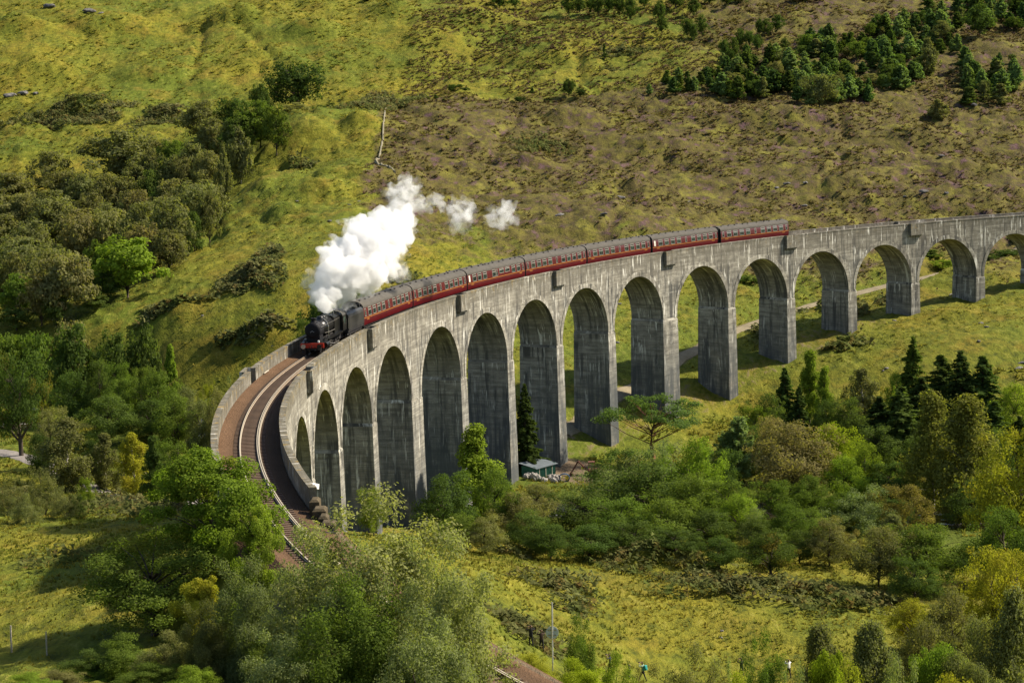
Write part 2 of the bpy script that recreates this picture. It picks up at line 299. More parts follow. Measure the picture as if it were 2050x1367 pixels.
def concrete_material(name='mass_concrete', dark=0.0):
    t = NT(name); uv = t.uv(); p = t.pos()
    sep = t.n('SeparateXYZ'); t.t.links.new(uv, sep.inputs[0]); u, v = sep.outputs[0], sep.outputs[1]
    big = t.noise(p, 0.16, 5, 0.62); med = t.noise(t.mapping(uv, (0.45, 1.4, 1)), 1.0, 5, 0.65); fine = t.noise(uv, 6.0, 4, 0.7)
    c = t.mix(t.ramp(big, [(0.34, 0), (0.66, 1)]), (0.300, 0.280, 0.230), (0.440, 0.415, 0.345))
    c = t.mix(t.ramp(med, [(0.36, 0.85), (0.56, 0)]), c, (0.150, 0.140, 0.115))
    c = t.mix(t.ramp(med, [(0.56, 0.0), (0.74, 0.55)]), c, (0.53, 0.50, 0.41))
    # shuttering board lines, each lift its own tone
    lift = t.noise(t.mapping(uv, (0.05, 2.6, 1)), 1.0, 2, 0.7)
    c = t.mix(t.ramp(lift, [(0.40, 0.5), (0.54, 0)]), c, (0.16, 0.145, 0.115))
    boards = t.noise(t.mapping(uv, (0.10, 7.5, 1)), 1.0, 2, 0.5)
    c = t.mix(t.ramp(boards, [(0.36, 0.45), (0.5, 0)]), c, (0.125, 0.112, 0.09))
    # dark run-off streaks and pale lime streaks, longer than wide
    st = t.noise(t.mapping(uv, (0.95, 0.07, 1)), 1.0, 4, 0.7, 0.2); msk = t.noise(t.mapping(uv, (0.16, 0.22, 1), loc=(7, 3, 0)), 1.0, 2, 0.5)
    c = t.mix(t.math('MULTIPLY', t.ramp(st, [(0.48, 0), (0.60, 0.95)]), t.ramp(msk, [(0.36, 0), (0.50, 1)])), c, (0.066, 0.064, 0.058))
    c = t.mix(t.math('MULTIPLY', t.attr('grime'), t.ramp(t.noise(t.mapping(uv, (0.8, 0.5, 1), loc=(2, 8, 0)), 1.0, 5, 0.7), [(0.34, 0.38), (0.62, 0.92)])), c, (0.112, 0.102, 0.080))
    st2 = t.noise(t.mapping(uv, (2.0, 0.17, 1), loc=(31, 5, 0)), 1.0, 3, 0.75, 0.5); msk2 = t.noise(t.mapping(uv, (0.22, 0.30, 1), loc=(3, 17, 0)), 1.0, 2, 0.6)
    c = t.mix(t.math('MULTIPLY', t.ramp(st2, [(0.575, 0), (0.63, 1)]), t.ramp(msk2, [(0.42, 0), (0.54, 0.95)])), c, (0.70, 0.68, 0.60))
    # lime along the construction joints
    jn = t.noise(t.mapping(uv, (0.6, 5.0, 1), loc=(9, 1, 0)), 1.0, 3, 0.7); band = t.math('MULTIPLY', t.ramp(t.math('PINGPONG', t.math('ADD', v, 40.35), 2.9), [(0.0, 1), (0.06, 0)]), t.ramp(jn, [(0.58, 0), (0.66, 0.9)]))
    c = t.mix(band, c, (0.60, 0.58, 0.50))
    damp = t.attr('damp')
    c = t.mix(t.math('MULTIPLY', damp, t.ramp(t.math('ADD', t.math('MULTIPLY', big, 0.7), t.math('MULTIPLY', st, 0.5)), [(0.44, 0.0), (0.62, 0.95)])), c, (0.075, 0.083, 0.085))
    c = t.mix(t.ramp(fine, [(0.36, 0.35), (0.52, 0)]), c, (0.10, 0.092, 0.075))
    lich = t.attr('lichen')
    ln = t.noise(p, 1.1, 5, 0.7)
    c = t.mix(t.math('MULTIPLY', lich, t.ramp(ln, [(0.36, 0.9), (0.52, 0.25)])), c, (0.085, 0.072, 0.038))
    c = t.mix(t.math('MULTIPLY', lich, t.ramp(ln, [(0.55, 0), (0.64, 0.85)])), c, (0.26, 0.165, 0.025))
    h = t.math('ADD', t.math('MULTIPLY', boards, 0.5), t.math('ADD', t.math('MULTIPLY', fine, 0.35), t.math('MULTIPLY', med, 0.4)))
    t.bsdf(c, 0.92, 0, t.bump(h, 0.7, 0.07), 0.15); return t.m
M_CONC = concrete_material()

def ballast_material():
    t = NT('ballast_stone'); p = t.pos()
    v = t.n('TexVoronoi', _Scale=9.0); t.t.links.new(p, v.inputs['Vector'])
    big = t.noise(p, 0.35, 4, 0.6)
    c = t.mix(v.outputs['Color'], (0.085, 0.050, 0.028), (0.180, 0.106, 0.060)); c = t.mix(t.ramp(big, [(0.35, 0.7), (0.65, 0)]), c, (0.082, 0.048, 0.026))
    c = t.mix(t.math('MULTIPLY', t.attr('darker_brown'), 0.75), c, (0.072, 0.044, 0.026))
    t.bsdf(c, 0.95, 0, t.bump(v.outputs['Distance'], 1.0, 0.06), 0.1); return t.m
M_BALLAST = ballast_material()
def track_material(name, lo, hi, sc=2.5):
    t = NT(name); p = t.pos(); f = t.noise(p, sc, 6, 0.7); g = t.noise(p, sc*6, 3, 0.6)
    c = t.mix(t.ramp(f, [(0.3, 0), (0.7, 1)]), lo, hi); t.bsdf(t.mix(t.ramp(g, [(0.35, 0.3), (0.55, 0)]), c, tuple(q*0.5 for q in lo)), 0.93, 0, t.bump(g, 0.6, 0.05), 0.15); return t.m
M_ROAD = track_material('road_gravel', (0.17, 0.15, 0.135), (0.26, 0.235, 0.21), 0.6)
M_TWAY = track_material('cart_track_gravel', (0.17, 0.14, 0.085), (0.28, 0.235, 0.15), 0.5)

# ------------------------------------------------------------------ ground sheet
def build_ground():
    ys = [-120.0]
    while ys[-1] < 40: ys.append(ys[-1]+8)
    while ys[-1] < 1000: ys.append(ys[-1] + max(0.45, ys[-1]*0.0030) + (3.0 if ys[-1] < 78 else 0) + (2.5 if ys[-1] > 860 else 0))
    while ys[-1] < 4500: ys.append(ys[-1]*1.06)
    ys = np.array(ys)
    t0 = np.arange(-0.285, 0.2851, 0.00165); side = 0.285*1.16**np.arange(1, 20)
    ts = np.r_[-side[::-1], t0, side]
    yy = np.maximum(ys, 40)
    X = ts[None, :]*yy[:, None]; Y = np.repeat(ys[:, None], len(ts), 1)
    Z = z_ground(X, Y)
    far = Y > 1500
    Z = np.where(far, np.minimum(Z, 260 + 0.02*(Y-1500)), Z); Z = np.where(np.abs(X) > 700, np.clip(Z, -30, 300), Z)
    nr, nc = X.shape
    idx = np.arange(nr*nc).reshape(nr, nc)
    f = np.stack([idx[:-1, :-1], idx[:-1, 1:], idx[1:, 1:], idx[1:, :-1]], -1).reshape(-1, 4)
    me = np_mesh('ground', np.stack([X, Y, Z], -1).reshape(-1, 3), f, M_GROUND, smooth=True)
    x = X.ravel(); y = Y.ravel()
    wx = x + 30*fbm(x/60, y/60, 51, 3); wy = y + 70*fbm(x/70+9, y/80, 61, 3)
    heath = sstep(-36, -30, x + 0.03*(y-500) + 4*fbm(x/9, y/9, 71, 2))*sstep(400, 470, wy + 0.3*np.clip(x, -60, 60))
    heath = heath*(1-0.72*sstep(575, 640, wy)*(1-sstep(50, 120, wx)))
    heath = np.maximum(heath, 0.62*sstep(50, 120, wx)*sstep(540, 640, wy))
    lush = (1-sstep(300, 345, y))*sstep(100, 150, y)*0.35 + (1-sstep(10, 30, seg_dist(x, y, RIVER)))*0.5
    bare = (1-sstep(2.2, 4.5, seg_dist(x, y, ROAD)))*0.7*0 + (1-sstep(1.2, 2.6, seg_dist(x, y, TRACKWAY)))*0.55
    th = np.arctan2(y-CY, x-CX) % (2*np.pi); off = np.abs(np.hypot(x-CX, y-CY)-rad_at(th, 0))
    bare = np.maximum(bare, np.where((th > 2.25) & (th < TH_END), (1-sstep(3, 7, off))*0.45, 0))
    bare = np.maximum(bare, np.where(th > TH_END, (1-sstep(3.5, 5.5, off))*0.75, 0))
    bare = np.maximum(bare, (1-sstep(3, 9, np.hypot(x-9, (y-292)*0.6)))*0.7)
    for nme, arr in (('heath', heath), ('lush', lush), ('bare', bare)):
        a = me.attributes.new(nme, 'FLOAT', 'POINT'); a.data.foreach_set('value', arr.astype(np.float32))
    return tag(link(bpy.data.objects.new('ground', me)), kind='structure')
build_ground()

def ribbon(name, pts, width, lift, material, n_sub=10, jitter=0.35):
    """a path laid over the ground"""
    P = []
    for (ax, ay), (bx, by) in zip(pts[:-1], pts[1:]):
        for k in range(n_sub): P.append((ax+(bx-ax)*k/n_sub, ay+(by-ay)*k/n_sub))
    P.append(pts[-1]); P = np.array(P)
    for _ in range(6): P[1:-1] = (P[:-2]+2*P[1:-1]+P[2:])/4
    d = np.gradient(P, axis=0); d /= np.linalg.norm(d, axis=1)[:, None]; nrm = np.c_[-d[:, 1], d[:, 0]]
    offs = np.linspace(-0.5, 0.5, 7); rng = np.random.default_rng(5)
    V = []
    for o in offs:
        w = width + rng.normal(0, jitter, len(P))*(abs(o) > 0.4)
        q = P + nrm*(o*w)[:, None]; V.append(np.c_[q, z_ground(q[:, 0], q[:, 1]) + lift*(1 if abs(o) < 0.45 else 0.2)])
    V = np.stack(V, 1); n = len(P); idx = np.arange(n*7).reshape(n, 7)
    f = np.stack([idx[:-1, :-1], idx[:-1, 1:], idx[1:, 1:], idx[1:, :-1]], -1).reshape(-1, 4)
    return tag(link(bpy.data.objects.new(name, np_mesh(name, V.reshape(-1, 3), f, material, smooth=True))), kind='structure')
ribbon('road', ROAD, 3.6, 0.12, M_ROAD)
ribbon('cart_track', TRACKWAY, 2.6, 0.16, M_TWAY)
def river():
    t = NT('river_water'); n = t.noise(t.mapping(t.pos(), (1, 1, 1)), 1.6, 4, 0.6)
    foam = t.ramp(t.noise(t.pos(), 0.5, 4, 0.7), [(0.60, 0), (0.66, 1)])
    nd = t.bsdf(t.mix(foam, (0.020, 0.016, 0.010), (0.55, 0.55, 0.52)), 0.12, 0, t.bump(n, 0.6, 0.12), 0.5); return t.m
def build_river():
    P = np.array(RIVER); V = []; 
    d = np.gradient(P, axis=0); d /= np.linalg.norm(d, axis=1)[:, None]; nrm = np.c_[-d[:, 1], d[:, 0]]
    zc = z_base(P[:, 0], P[:, 1]) - 0.55
    for o in (-6.5, 0, 6.5): V.append(np.c_[P+nrm*o, zc])
    V = np.stack(V, 1); n = len(P); idx = np.arange(n*3).reshape(n, 3)
    f = np.stack([idx[:-1, :-1], idx[:-1, 1:], idx[1:, 1:], idx[1:, :-1]], -1).reshape(-1, 4)
    tag(link(bpy.data.objects.new('river', np_mesh('river', V.reshape(-1, 3), f, river()))), kind='structure')
build_river()

# ------------------------------------------------------------------ viaduct
HALF = 2.95; Z_SP = -9.72; Z_TOP = 1.21; Z_DECK = -0.36; RING = 0.72
D_REG, D_HALF = 0.0708, 0.0765
PIERS = [2.5128]
for k in range(10): PIERS.insert(0, PIERS[0]-(D_HALF if k == 0 else D_REG))
for k in range(9):
    last = PIERS[-1]; PIERS.append(last + (D_HALF if k in (0, 4, 5) else D_REG))
DOUBLE = {10, 15}
PIERS = np.array(PIERS)
N_P = len(PIERS)
via = empty('railway_viaduct', arc(2.75, 0, -27))
tag(via, 'long curved grey concrete railway viaduct of tall round arches', 'viaduct')
VIA_ORG = Vector(via.location)
def vbuild(mb, name, parent=None, mats=None, smooth=False, attrs=None, fix=True):
    mb.v = [(q[0]-VIA_ORG.x, q[1]-VIA_ORG.y, q[2]-VIA_ORG.z) for q in mb.v]
    o = mb.build(name, mats or M_CONC, parent or via, smooth, fix)
    for an, fn in (attrs or {}).items():
        a = o.data.attributes.new(an, 'FLOAT', 'POINT')
        a.data.foreach_set('value', np.array([fn(q[0]+VIA_ORG.x, q[1]+VIA_ORG.y, q[2]+VIA_ORG.z) for q in mb.v], np.float32))
    return o
def half_w(i): return (4.10 if i in DOUBLE else 1.92)/2/(RAD-HALF)
def quad(mb, a, b, c, d, ua, ub, uc, ud): mb.add([a, b, c, d], [(0, 1, 2, 3)], 0, [(ua, ub, uc, ud)])
def arch_bay(i):
    """masonry from pier i to pier i+1 above the springing"""
    t0, t1 = PIERS[i], PIERS[i+1]; a0, a1 = t0+half_w(i), t1-half_w(i+1); tc, al = (a0+a1)/2, (a1-a0)/2
    rise = al*(RAD-HALF); NS = 30
    mb = MB()
    prof = [(t0, Z_SP, None)] if True else []
    arcp = [(tc-al*math.cos(math.pi*k/NS), Z_SP+rise*math.sin(math.pi*k/NS)) for k in range(NS+1)]
    cols = [(t0, Z_SP)] + arcp + [(t1, Z_SP)]
    for off in (HALF, -HALF):
        for (ta, za), (tb, zb) in zip(cols[:-1], cols[1:]):
            nz = 4
            for k in range(nz):
                f0, f1 = k/nz, (k+1)/nz
                za0, za1 = za+(Z_DECK-za)*f0, za+(Z_DECK-za)*f1; zb0, zb1 = zb+(Z_DECK-zb)*f0, zb+(Z_DECK-zb)*f1
                if abs(ta-tb) < 1e-7: continue
                quad(mb, arc(ta, off, za0), arc(tb, off, zb0), arc(tb, off, zb1), arc(ta, off, za1), (ta*RAD, za0), (tb*RAD, zb0), (tb*RAD, zb1), (ta*RAD, za1))
    # vault soffit
    s = 0.0
    for k in range(NS):
        (ta, za), (tb, zb) = arcp[k], arcp[k+1]; ds = math.hypot((ta-tb)*RAD, za-zb)
        for m in range(5):
            o0 = HALF - 2*HALF*m/5; o1 = HALF - 2*HALF*(m+1)/5
            side = za if k < NS/2 else zb
            quad(mb, arc(ta, o0, za), arc(ta, o1, za), arc(tb, o1, zb), arc(tb, o0, zb), (o0+i*13+(50 if k > NS/2 else 0), za), (o1+i*13+(50 if k > NS/2 else 0), za), (o1+i*13+(50 if k > NS/2 else 0), zb), (o0+i*13+(50 if k > NS/2 else 0), zb))
    o = vbuild(mb, 'arch_bay', attrs={'damp': lambda x, y, z: 0.25 if z < -3 else 0.0, 'grime': lambda x, y, z: 0.5 if z > -2.6 else 0.12})
    # raised ring on both faces
    for off, sg in ((HALF, 1), (-HALF, -1)):
        rg = MB(); P = []
        for k in range(NS+1):
            ph = math.pi*k/NS; e = (rise+RING)/rise
            inn = (tc-al*math.cos(ph)*0.999, Z_SP+rise*math.sin(ph)-0.0); out = (tc-al*e*math.cos(ph), Z_SP+rise*e*math.sin(ph))
            lim0 = (t0+0.002, t1-0.002); out = (min(max(out[0], lim0[0]), lim0[1]), out[1])
            P.append((arc(inn[0], off, inn[1]), arc(inn[0], off+sg*0.07, inn[1]), arc(out[0], off+sg*0.07, out[1]), arc(out[0], off, out[1]), inn, out))
        for A, B in zip(P[:-1], P[1:]):
            quad(rg, A[1], B[1], B[2], A[2], (A[4][0]*RAD+3, A[4][1]), (B[4][0]*RAD+3, B[4][1]), (B[5][0]*RAD+3, B[5][1]), (A[5][0]*RAD+3, A[5][1]))
            quad(rg, A[2], B[2], B[3], A[3], (A[5][0]*RAD, A[5][1]), (B[5][0]*RAD, B[5][1]), (B[5][0]*RAD, B[5][1]+.07), (A[5][0]*RAD, A[5][1]+.07))
            quad(rg, A[0], B[0], B[1], A[1], (A[4][0]*RAD, A[4][1]), (B[4][0]*RAD, B[4][1]), (B[4][0]*RAD, B[4][1]+.07), (A[4][0]*RAD, A[4][1]+.07))
        r = vbuild(rg, 'arch_ring', via); r.parent = o
for i in range(N_P-1): arch_bay(i)
def pier(i):
    tc, hw = PIERS[i], half_w(i)
    gx, gy, _ = arc(tc, 0); zb = min(float(z_ground(np.array([arc(tc, o)[0]]), np.array([arc(tc, o)[1]]), False)[0]) for o in (-3.2, 0, 3.2)) - 2.0
    mb = MB(); NZ = 14
    def corner(sx, so, z):
        d = Z_SP - z; ww = hw + (0.16 + d*0.010)/RAD; oo = HALF + 0.10 + d*0.012
        return arc(tc+sx*ww, so*oo, z)
    zs = np.linspace(zb, Z_SP-0.35, NZ)
    sides = [((-1, 1), (1, 1)), ((1, 1), (1, -1)), ((1, -1), (-1, -1)), ((-1, -1), (-1, 1))]
    for si, (A, B) in enumerate(sides):
        L = 2*hw*RAD if si in (0, 2) else 2*HALF; n = 3 if si in (0, 2) else 5
        for a, b in zip(zs[:-1], zs[1:]):
            for k in range(n):
                def pt(f, z):
                    p, q = corner(*A, z), corner(*B, z); return tuple(p[j]+(q[j]-p[j])*f for j in range(3))
                f0, f1 = k/n, (k+1)/n; u0 = i*31+si*9
                quad(mb, pt(f0, a), pt(f1, a), pt(f1, b), pt(f0, b), (u0+L*f0, a), (u0+L*f1, a), (u0+L*f1, b), (u0+L*f0, b))
    # weathered cap sloping back to the springing
    z0 = Z_SP-0.35; lo = [corner(*A, z0) for A in ((-1, 1), (1, 1), (1, -1), (-1, -1))]
    hi = [arc(tc+sx*(hw-0.002/RAD), so*(HALF-0.003), Z_SP+0.02) for sx, so in ((-1, 1), (1, 1), (1, -1), (-1, -1))]
    for j in range(4):
        k = (j+1) % 4; quad(mb, lo[j], lo[k], hi[k], hi[j], (i*3+j*7, z0), (i*3+j*7+2, z0), (i*3+j*7+2, Z_SP), (i*3+j*7, Z_SP))
    return vbuild(mb, 'pier', attrs={'damp': lambda x, y, z: float(np.clip((-10-z)/11, 0, 1))})
for i in range(N_P): pier(i)
# abutment at the near end, solid walls down into the bank
ab = MB(); ta, tb = PIERS[-1]-half_w(N_P-1)*0.2, TH_END+0.03
for off, sg in ((HALF, 1), (-HALF, -1)):
    for k in range(8):
        a, b = ta+(tb-ta)*k/8, ta+(tb-ta)*(k+1)/8
        quad(ab, arc(a, off, -14), arc(b, off, -14), arc(b, off, Z_DECK), arc(a, off, Z_DECK), (a*RAD, -14), (b*RAD, -14), (b*RAD, Z_DECK), (a*RAD, Z_DECK))
for t in (ta, tb): quad(ab, arc(t, HALF, -14), arc(t, -HALF, -14), arc(t, -HALF, Z_DECK), arc(t, HALF, Z_DECK), (0, -14), (6, -14), (6, Z_DECK), (0, Z_DECK))
vbuild(ab, 'abutment')
# parapets with refuges over every second pier
THK = 0.46; REF_HW = 1.45/RAD; REF_OUT = 0.62
REF_I = [i for i in range(N_P) if (i - 10) % 2 == 0]
def wall_run(name, t0, t1, o_out, o_in, z0, z1, n, lich):
    """a curved strip of wall between two offsets"""
    mb = MB()
    rings = []
    for k in range(n+1):
        t = t0+(t1-t0)*k/n
        rings.append([arc(t, o_out, z0), arc(t, o_out, z1-0.22), arc(t, o_out+(0.05 if o_out > o_in else -0.05), z1-0.20), arc(t, o_out+(0.05 if o_out > o_in else -0.05), z1), arc(t, o_in-(0.03 if o_out > o_in else -0.03), z1), arc(t, o_in, z1-0.18), arc(t, o_in, z0)])
    vv = [0, z1-0.22-z0, z1-0.19-z0, z1-z0, z1-z0+0.5, z1-z0+0.7, z1-z0+2.2]
    for k in range(n):
        ua, ub = (t0+(t1-t0)*k/n)*RAD, (t0+(t1-t0)*(k+1)/n)*RAD
        for j in range(6):
            quad(mb, rings[k][j], rings[k+1][j], rings[k+1][j+1], rings[k][j+1], (ua, z0+vv[j]), (ub, z0+vv[j]), (ub, z0+vv[j+1]), (ua, z0+vv[j+1]))
    for r in (rings[0], rings[-1]): mb.add(r, [tuple(range(7))], 0, [tuple((0.3*j, z0+vv[j]) for j in range(7))])
    return vbuild(mb, name, attrs={'lichen': lambda x, y, z: lich*(1.0 if z > Z_TOP-0.35 else 0.0), 'grime': lambda x, y, z: 0.9})
def refuge(i, sg):
    mb = MB(); tc = PIERS[i]; zb = -0.95; w = 0.26
    def blk(ta, tb, oa, ob, z0, z1):
        c = [arc(ta, sg*oa, z0), arc(tb, sg*oa, z0), arc(tb, sg*ob, z0), arc(ta, sg*ob, z0), arc(ta, sg*oa, z1), arc(tb, sg*oa, z1), arc(tb, sg*ob, z1), arc(ta, sg*ob, z1)]
        L = (tb-ta)*RAD; W = abs(oa-ob); u = ta*RAD
        for f, l in (((0, 1, 5, 4), L), ((1, 2, 6, 5), W), ((2, 3, 7, 6), L), ((3, 0, 4, 7), W)):
            mb.add([c[j] for j in f], [(0, 1, 2, 3)], 0, [((u, z0), (u+l, z0), (u+l, z1), (u, z1))])
        for f in ((4, 5, 6, 7), (3, 2, 1, 0)): mb.add([c[j] for j in f], [(0, 1, 2, 3)], 0, [((u, 0), (u+L, 0), (u+L, W), (u, W))])
    ww = w/RAD; out = HALF+REF_OUT
    blk(tc-REF_HW-ww, tc+REF_HW+ww, out-w, out, zb+0.0, Z_TOP+0.003)                 # outer wall
    blk(tc-REF_HW-ww, tc-REF_HW, HALF+0.055, out-w-0.002, zb+0.0, Z_TOP+0.003)       # side walls
    blk(tc+REF_HW, tc+REF_HW+ww, HALF+0.055, out-w-0.002, zb+0.0, Z_TOP+0.003)
    blk(tc-REF_HW+0.002/RAD, tc+REF_HW-0.002/RAD, HALF-0.02, out-w-0.004, zb+0.02, -0.28)    # floor
    blk(tc-REF_HW, tc+REF_HW, HALF+0.004, HALF+0.30, zb-0.28, zb-0.003)              # corbel
    vbuild(mb, 'refuge', attrs={'lichen': lambda x, y, z: 0.6 if z > Z_TOP-0.3 else 0.0, 'grime': lambda x, y, z: 0.75})
for sg in (1, -1):
    marks = sorted(PIERS[i] for i in REF_I); ends = [PIERS[0]-0.1] + marks + [TH_END]
    for k in range(len(ends)-1):
        a = ends[k] + (REF_HW if k > 0 else 0); b = ends[k+1] - (REF_HW if k < len(ends)-2 else 0)
        near = 0.9 if b > 3.0 else (0.45 if b > 2.7 else 0.2)
        wall_run('parapet', a, b, sg*HALF, sg*(HALF-THK), Z_DECK+0.001, Z_TOP, max(4, int((b-a)*RAD/1.3)), near)
    for i in REF_I: refuge(i, sg)
# broken end blocks of the inner parapet
eb = MB()
for k, (dt, z1, w) in enumerate([(0.0035, 0.62, 0.38), (0.0095, 0.28, 0.46), (0.0150, 0.02, 0.36), (0.0205, -0.15, 0.50)]):
    x, y, _ = arc(TH_END+dt, HALF-0.2+0.05*k)
    for q in [0]:
        eb.box(x-w, x+w*(0.8+0.2*(k % 2)), y-0.62-0.1*(k % 2), y+0.66, -1.6-0.02*k, z1, 0, 0.16)
o = vbuild(eb, 'end_block', mats=track_material('mossy_stone', (0.045, 0.038, 0.022), (0.13, 0.10, 0.06), 1.5), attrs={'lichen': lambda x, y, z: 1.0, 'grime': lambda x, y, z: 1.0})

# ------------------------------------------------------------------ permanent way
M_RAIL = None
def rail_material():
    t = NT('rail_steel'); nz = t.n('SeparateXYZ'); g = t.n('NewGeometry'); t.t.links.new(g.outputs['Normal'], nz.inputs[0])
    top = t.ramp(nz.outputs[2], [(0.7, 0), (0.9, 1)]); f = t.noise(t.pos(), 4, 4, 0.6)
    c = t.mix(top, t.mix(f, (0.10, 0.06, 0.04), (0.19, 0.115, 0.07)), (0.50, 0.43, 0.31))
    nd = t.bsdf(c, 0.5, 0.0, None, 0.4); t.t.links.new(t.math('MULTIPLY', top, 0.25), nd.inputs['Metallic']); return t.m
M_RAIL = rail_material()
M_SLEEPER = plain('sleeper_concrete', (0.105, 0.070, 0.047), 0.95, 0, 0.3, 2.0)
trk = empty('railway_track', arc(3.0, 0, -0.3)); T_ORG = Vector(trk.location)
tag(trk, 'single line railway track in brown ballast curving across the viaduct', 'railway track')
def tbuild(mb, name, mats, attrs=None):
    mb.v = [(q[0]-T_ORG.x, q[1]-T_ORG.y, q[2]-T_ORG.z) for q in mb.v]; o = mb.build(name, mats, trk, False)
    for an, vals in (attrs or {}).items():
        a = o.data.attributes.new(an, 'FLOAT', 'POINT'); a.data.foreach_set('value', np.array(vals, np.float32))
    return o
T0, T1 = PIERS[0]-0.09, 3.86
def strip(name, prof, mats, n=420, attr=None):
    mb = MB(); rng = np.random.default_rng(2); A = []
    for k in range(n):
        a, b = T0+(T1-T0)*k/n, T0+(T1-T0)*(k+1)/n
        for (o0, z0), (o1, z1) in zip(prof[:-1], prof[1:]): mb.add([arc(a, o0, z0), arc(b, o0, z0), arc(b, o1, z1), arc(a, o1, z1)], [(0, 1, 2, 3)])
        if attr: A += [v for (p, q) in zip(attr[:-1], attr[1:]) for v in (p, p, q, q)]
    return tbuild(mb, name, mats, {'darker_brown': A} if attr else None)
# ballast: higher shoulder against the outer parapet
strip('ballast', [(HALF-THK+0.0, -0.46), (1.95, -0.36), (1.35, -0.235), (0.6, -0.225), (-0.6, -0.225), (-1.35, -0.225), (-1.75, -0.15), (-2.2, -0.05), (-(HALF-THK)-0.0, -0.02)], M_BALLAST,
      attr=[0.55, 0.9, 0.95, 0.85, 0.8, 0.65, 0.2, 0.0, 0.0])  # weights of the darker brown: inner side and between the rails, none outermost
def shoulder(sg, z0):
    mb = MB(); A = []
    for k in range(160):
        a, b = TH_END+0.008+(T1-TH_END-0.008)*k/160, TH_END+0.008+(T1-TH_END-0.008)*(k+1)/160
        mb.add([arc(a, sg*(HALF-THK), z0), arc(b, sg*(HALF-THK), z0), arc(b, sg*3.7, -0.85), arc(a, sg*3.7, -0.85)], [(0, 1, 2, 3)]); A += [0.3]*4
    tbuild(mb, 'ballast_shoulder', M_BALLAST, {'darker_brown': A})
shoulder(1, -0.46); shoulder(-1, -0.02)
def rail(off, w=0.075, top=0.0):
    strip('rail', [(off+w*0.9, -0.17), (off+w*0.9, -0.155), (off+w*0.25, -0.14), (off+w*0.25, -0.045), (off+w*0.5, -0.035), (off+w*0.5, top), (off-w*0.5, top), (off-w*0.5, -0.035), (off-w*0.25, -0.045), (off-w*0.25, -0.14), (off-w*0.9, -0.155), (off-w*0.9, -0.17)], M_RAIL, n=300)
rail(0.7525); rail(-0.7525); rail(0.62, 0.06, -0.005)
sl = MB().box(-1.28, 1.28, -0.125, 0.125, -0.30, -0.165, 0, 0.02).mesh('sleeper', M_SLEEPER)
k = 0; t = 2.995
while t < 3.70 and k < 270:
    o = link(bpy.data.objects.new('sleeper', sl), trk); q = arc(t, 0); o.location = (q[0]-T_ORG.x, q[1]-T_ORG.y, -T_ORG.z+0.006*math.sin(k*7.3)); o.rotation_euler = (0, 0, t)
    t += 0.66/RAD; k += 1

# ------------------------------------------------------------------ train
M_MAROON = plain('maroon_paint', (0.080, 0.0055, 0.0075), 0.28, 0, 0.18, 1.2, 0.5)
M_ROOFP = plain('roof_grey_paint', (0.078, 0.071, 0.060), 0.85, 0, 0.22, 0.9, 0.2)
M_UNDER = plain('underframe_grime', (0.022, 0.020, 0.019), 0.8, 0, 0.4, 2.0)
M_GANG = plain('gangway_black', (0.012, 0.012, 0.013), 0.75, 0, 0.3, 2.0)
M_WFRAME = plain('window_frame_alloy', (0.30, 0.285, 0.25), 0.45, 0.2, 0.1, 2.0)
M_LINE = plain('lining_yellow', (0.42, 0.18, 0.028), 0.5, 0, 0.1, 2.0)
M_CREAM = plain('blind_cream', (0.62, 0.58, 0.48), 0.8, 0, 0.1, 2.0)
def glass_mat():
    t = NT('coach_glass'); f = t.noise(t.pos(), 1.7, 3, 0.6)
    t.bsdf(t.mix(t.ramp(f, [(0.42, 0), (0.62, 1)]), (0.012, 0.014, 0.013), (0.035, 0.060, 0.045)), 0.08, 0, None, 0.6); return t.m
M_GLASS = glass_mat()
M_LOCO = plain('locomotive_black', (0.008, 0.008, 0.008), 0.30, 0, 0.35, 2.5, 0.35)
M_LOCO2 = plain('smokebox_black', (0.007, 0.007, 0.009), 0.65, 0, 0.3, 2.5, 0.2)
M_STEEL = plain('motion_steel', (0.35, 0.33, 0.30), 0.35, 0.8, 0.2, 4.0)
M_RED = plain('buffer_beam_red', (0.42, 0.030, 0.012), 0.5, 0, 0.15, 2.0)
M_COAL = plain('coal', (0.016, 0.015, 0.015), 0.6, 0, 0.5, 6.0, 0.5, 0.1)
M_LAMP = plain('lamp_white', (0.75, 0.73, 0.68), 0.5, 0, 0.1, 3.0)
TRAIN_TH = 2.9404
def th_of(s): return TRAIN_TH + s/RAD
def place(o, s, zoff=0.0):
    t = th_of(s); o.location = arc(t, 0.06, zoff); o.rotation_euler = (0, 0, t+math.pi/2); return o
def xcyl(mb, x0, x1, y, z, r, n=16, r1=None, mi=0):
    r1 = r if r1 is None else r1
    mb.loft([[(x0, y+r*math.cos(2*math.pi*j/n), z+r*math.sin(2*math.pi*j/n)) for j in range(n)], [(x1, y+r1*math.cos(2*math.pi*j/n), z+r1*math.sin(2*math.pi*j/n)) for j in range(n)]], mi)
def ycyl(mb, x, y0, y1, z, r, n=16, mi=0):
    mb.loft([[(x+r*math.cos(2*math.pi*j/n), y0, z+r*math.sin(2*math.pi*j/n)) for j in range(n)], [(x+r*math.cos(2*math.pi*j/n), y1, z+r*math.sin(2*math.pi*j/n)) for j in range(n)]], mi)
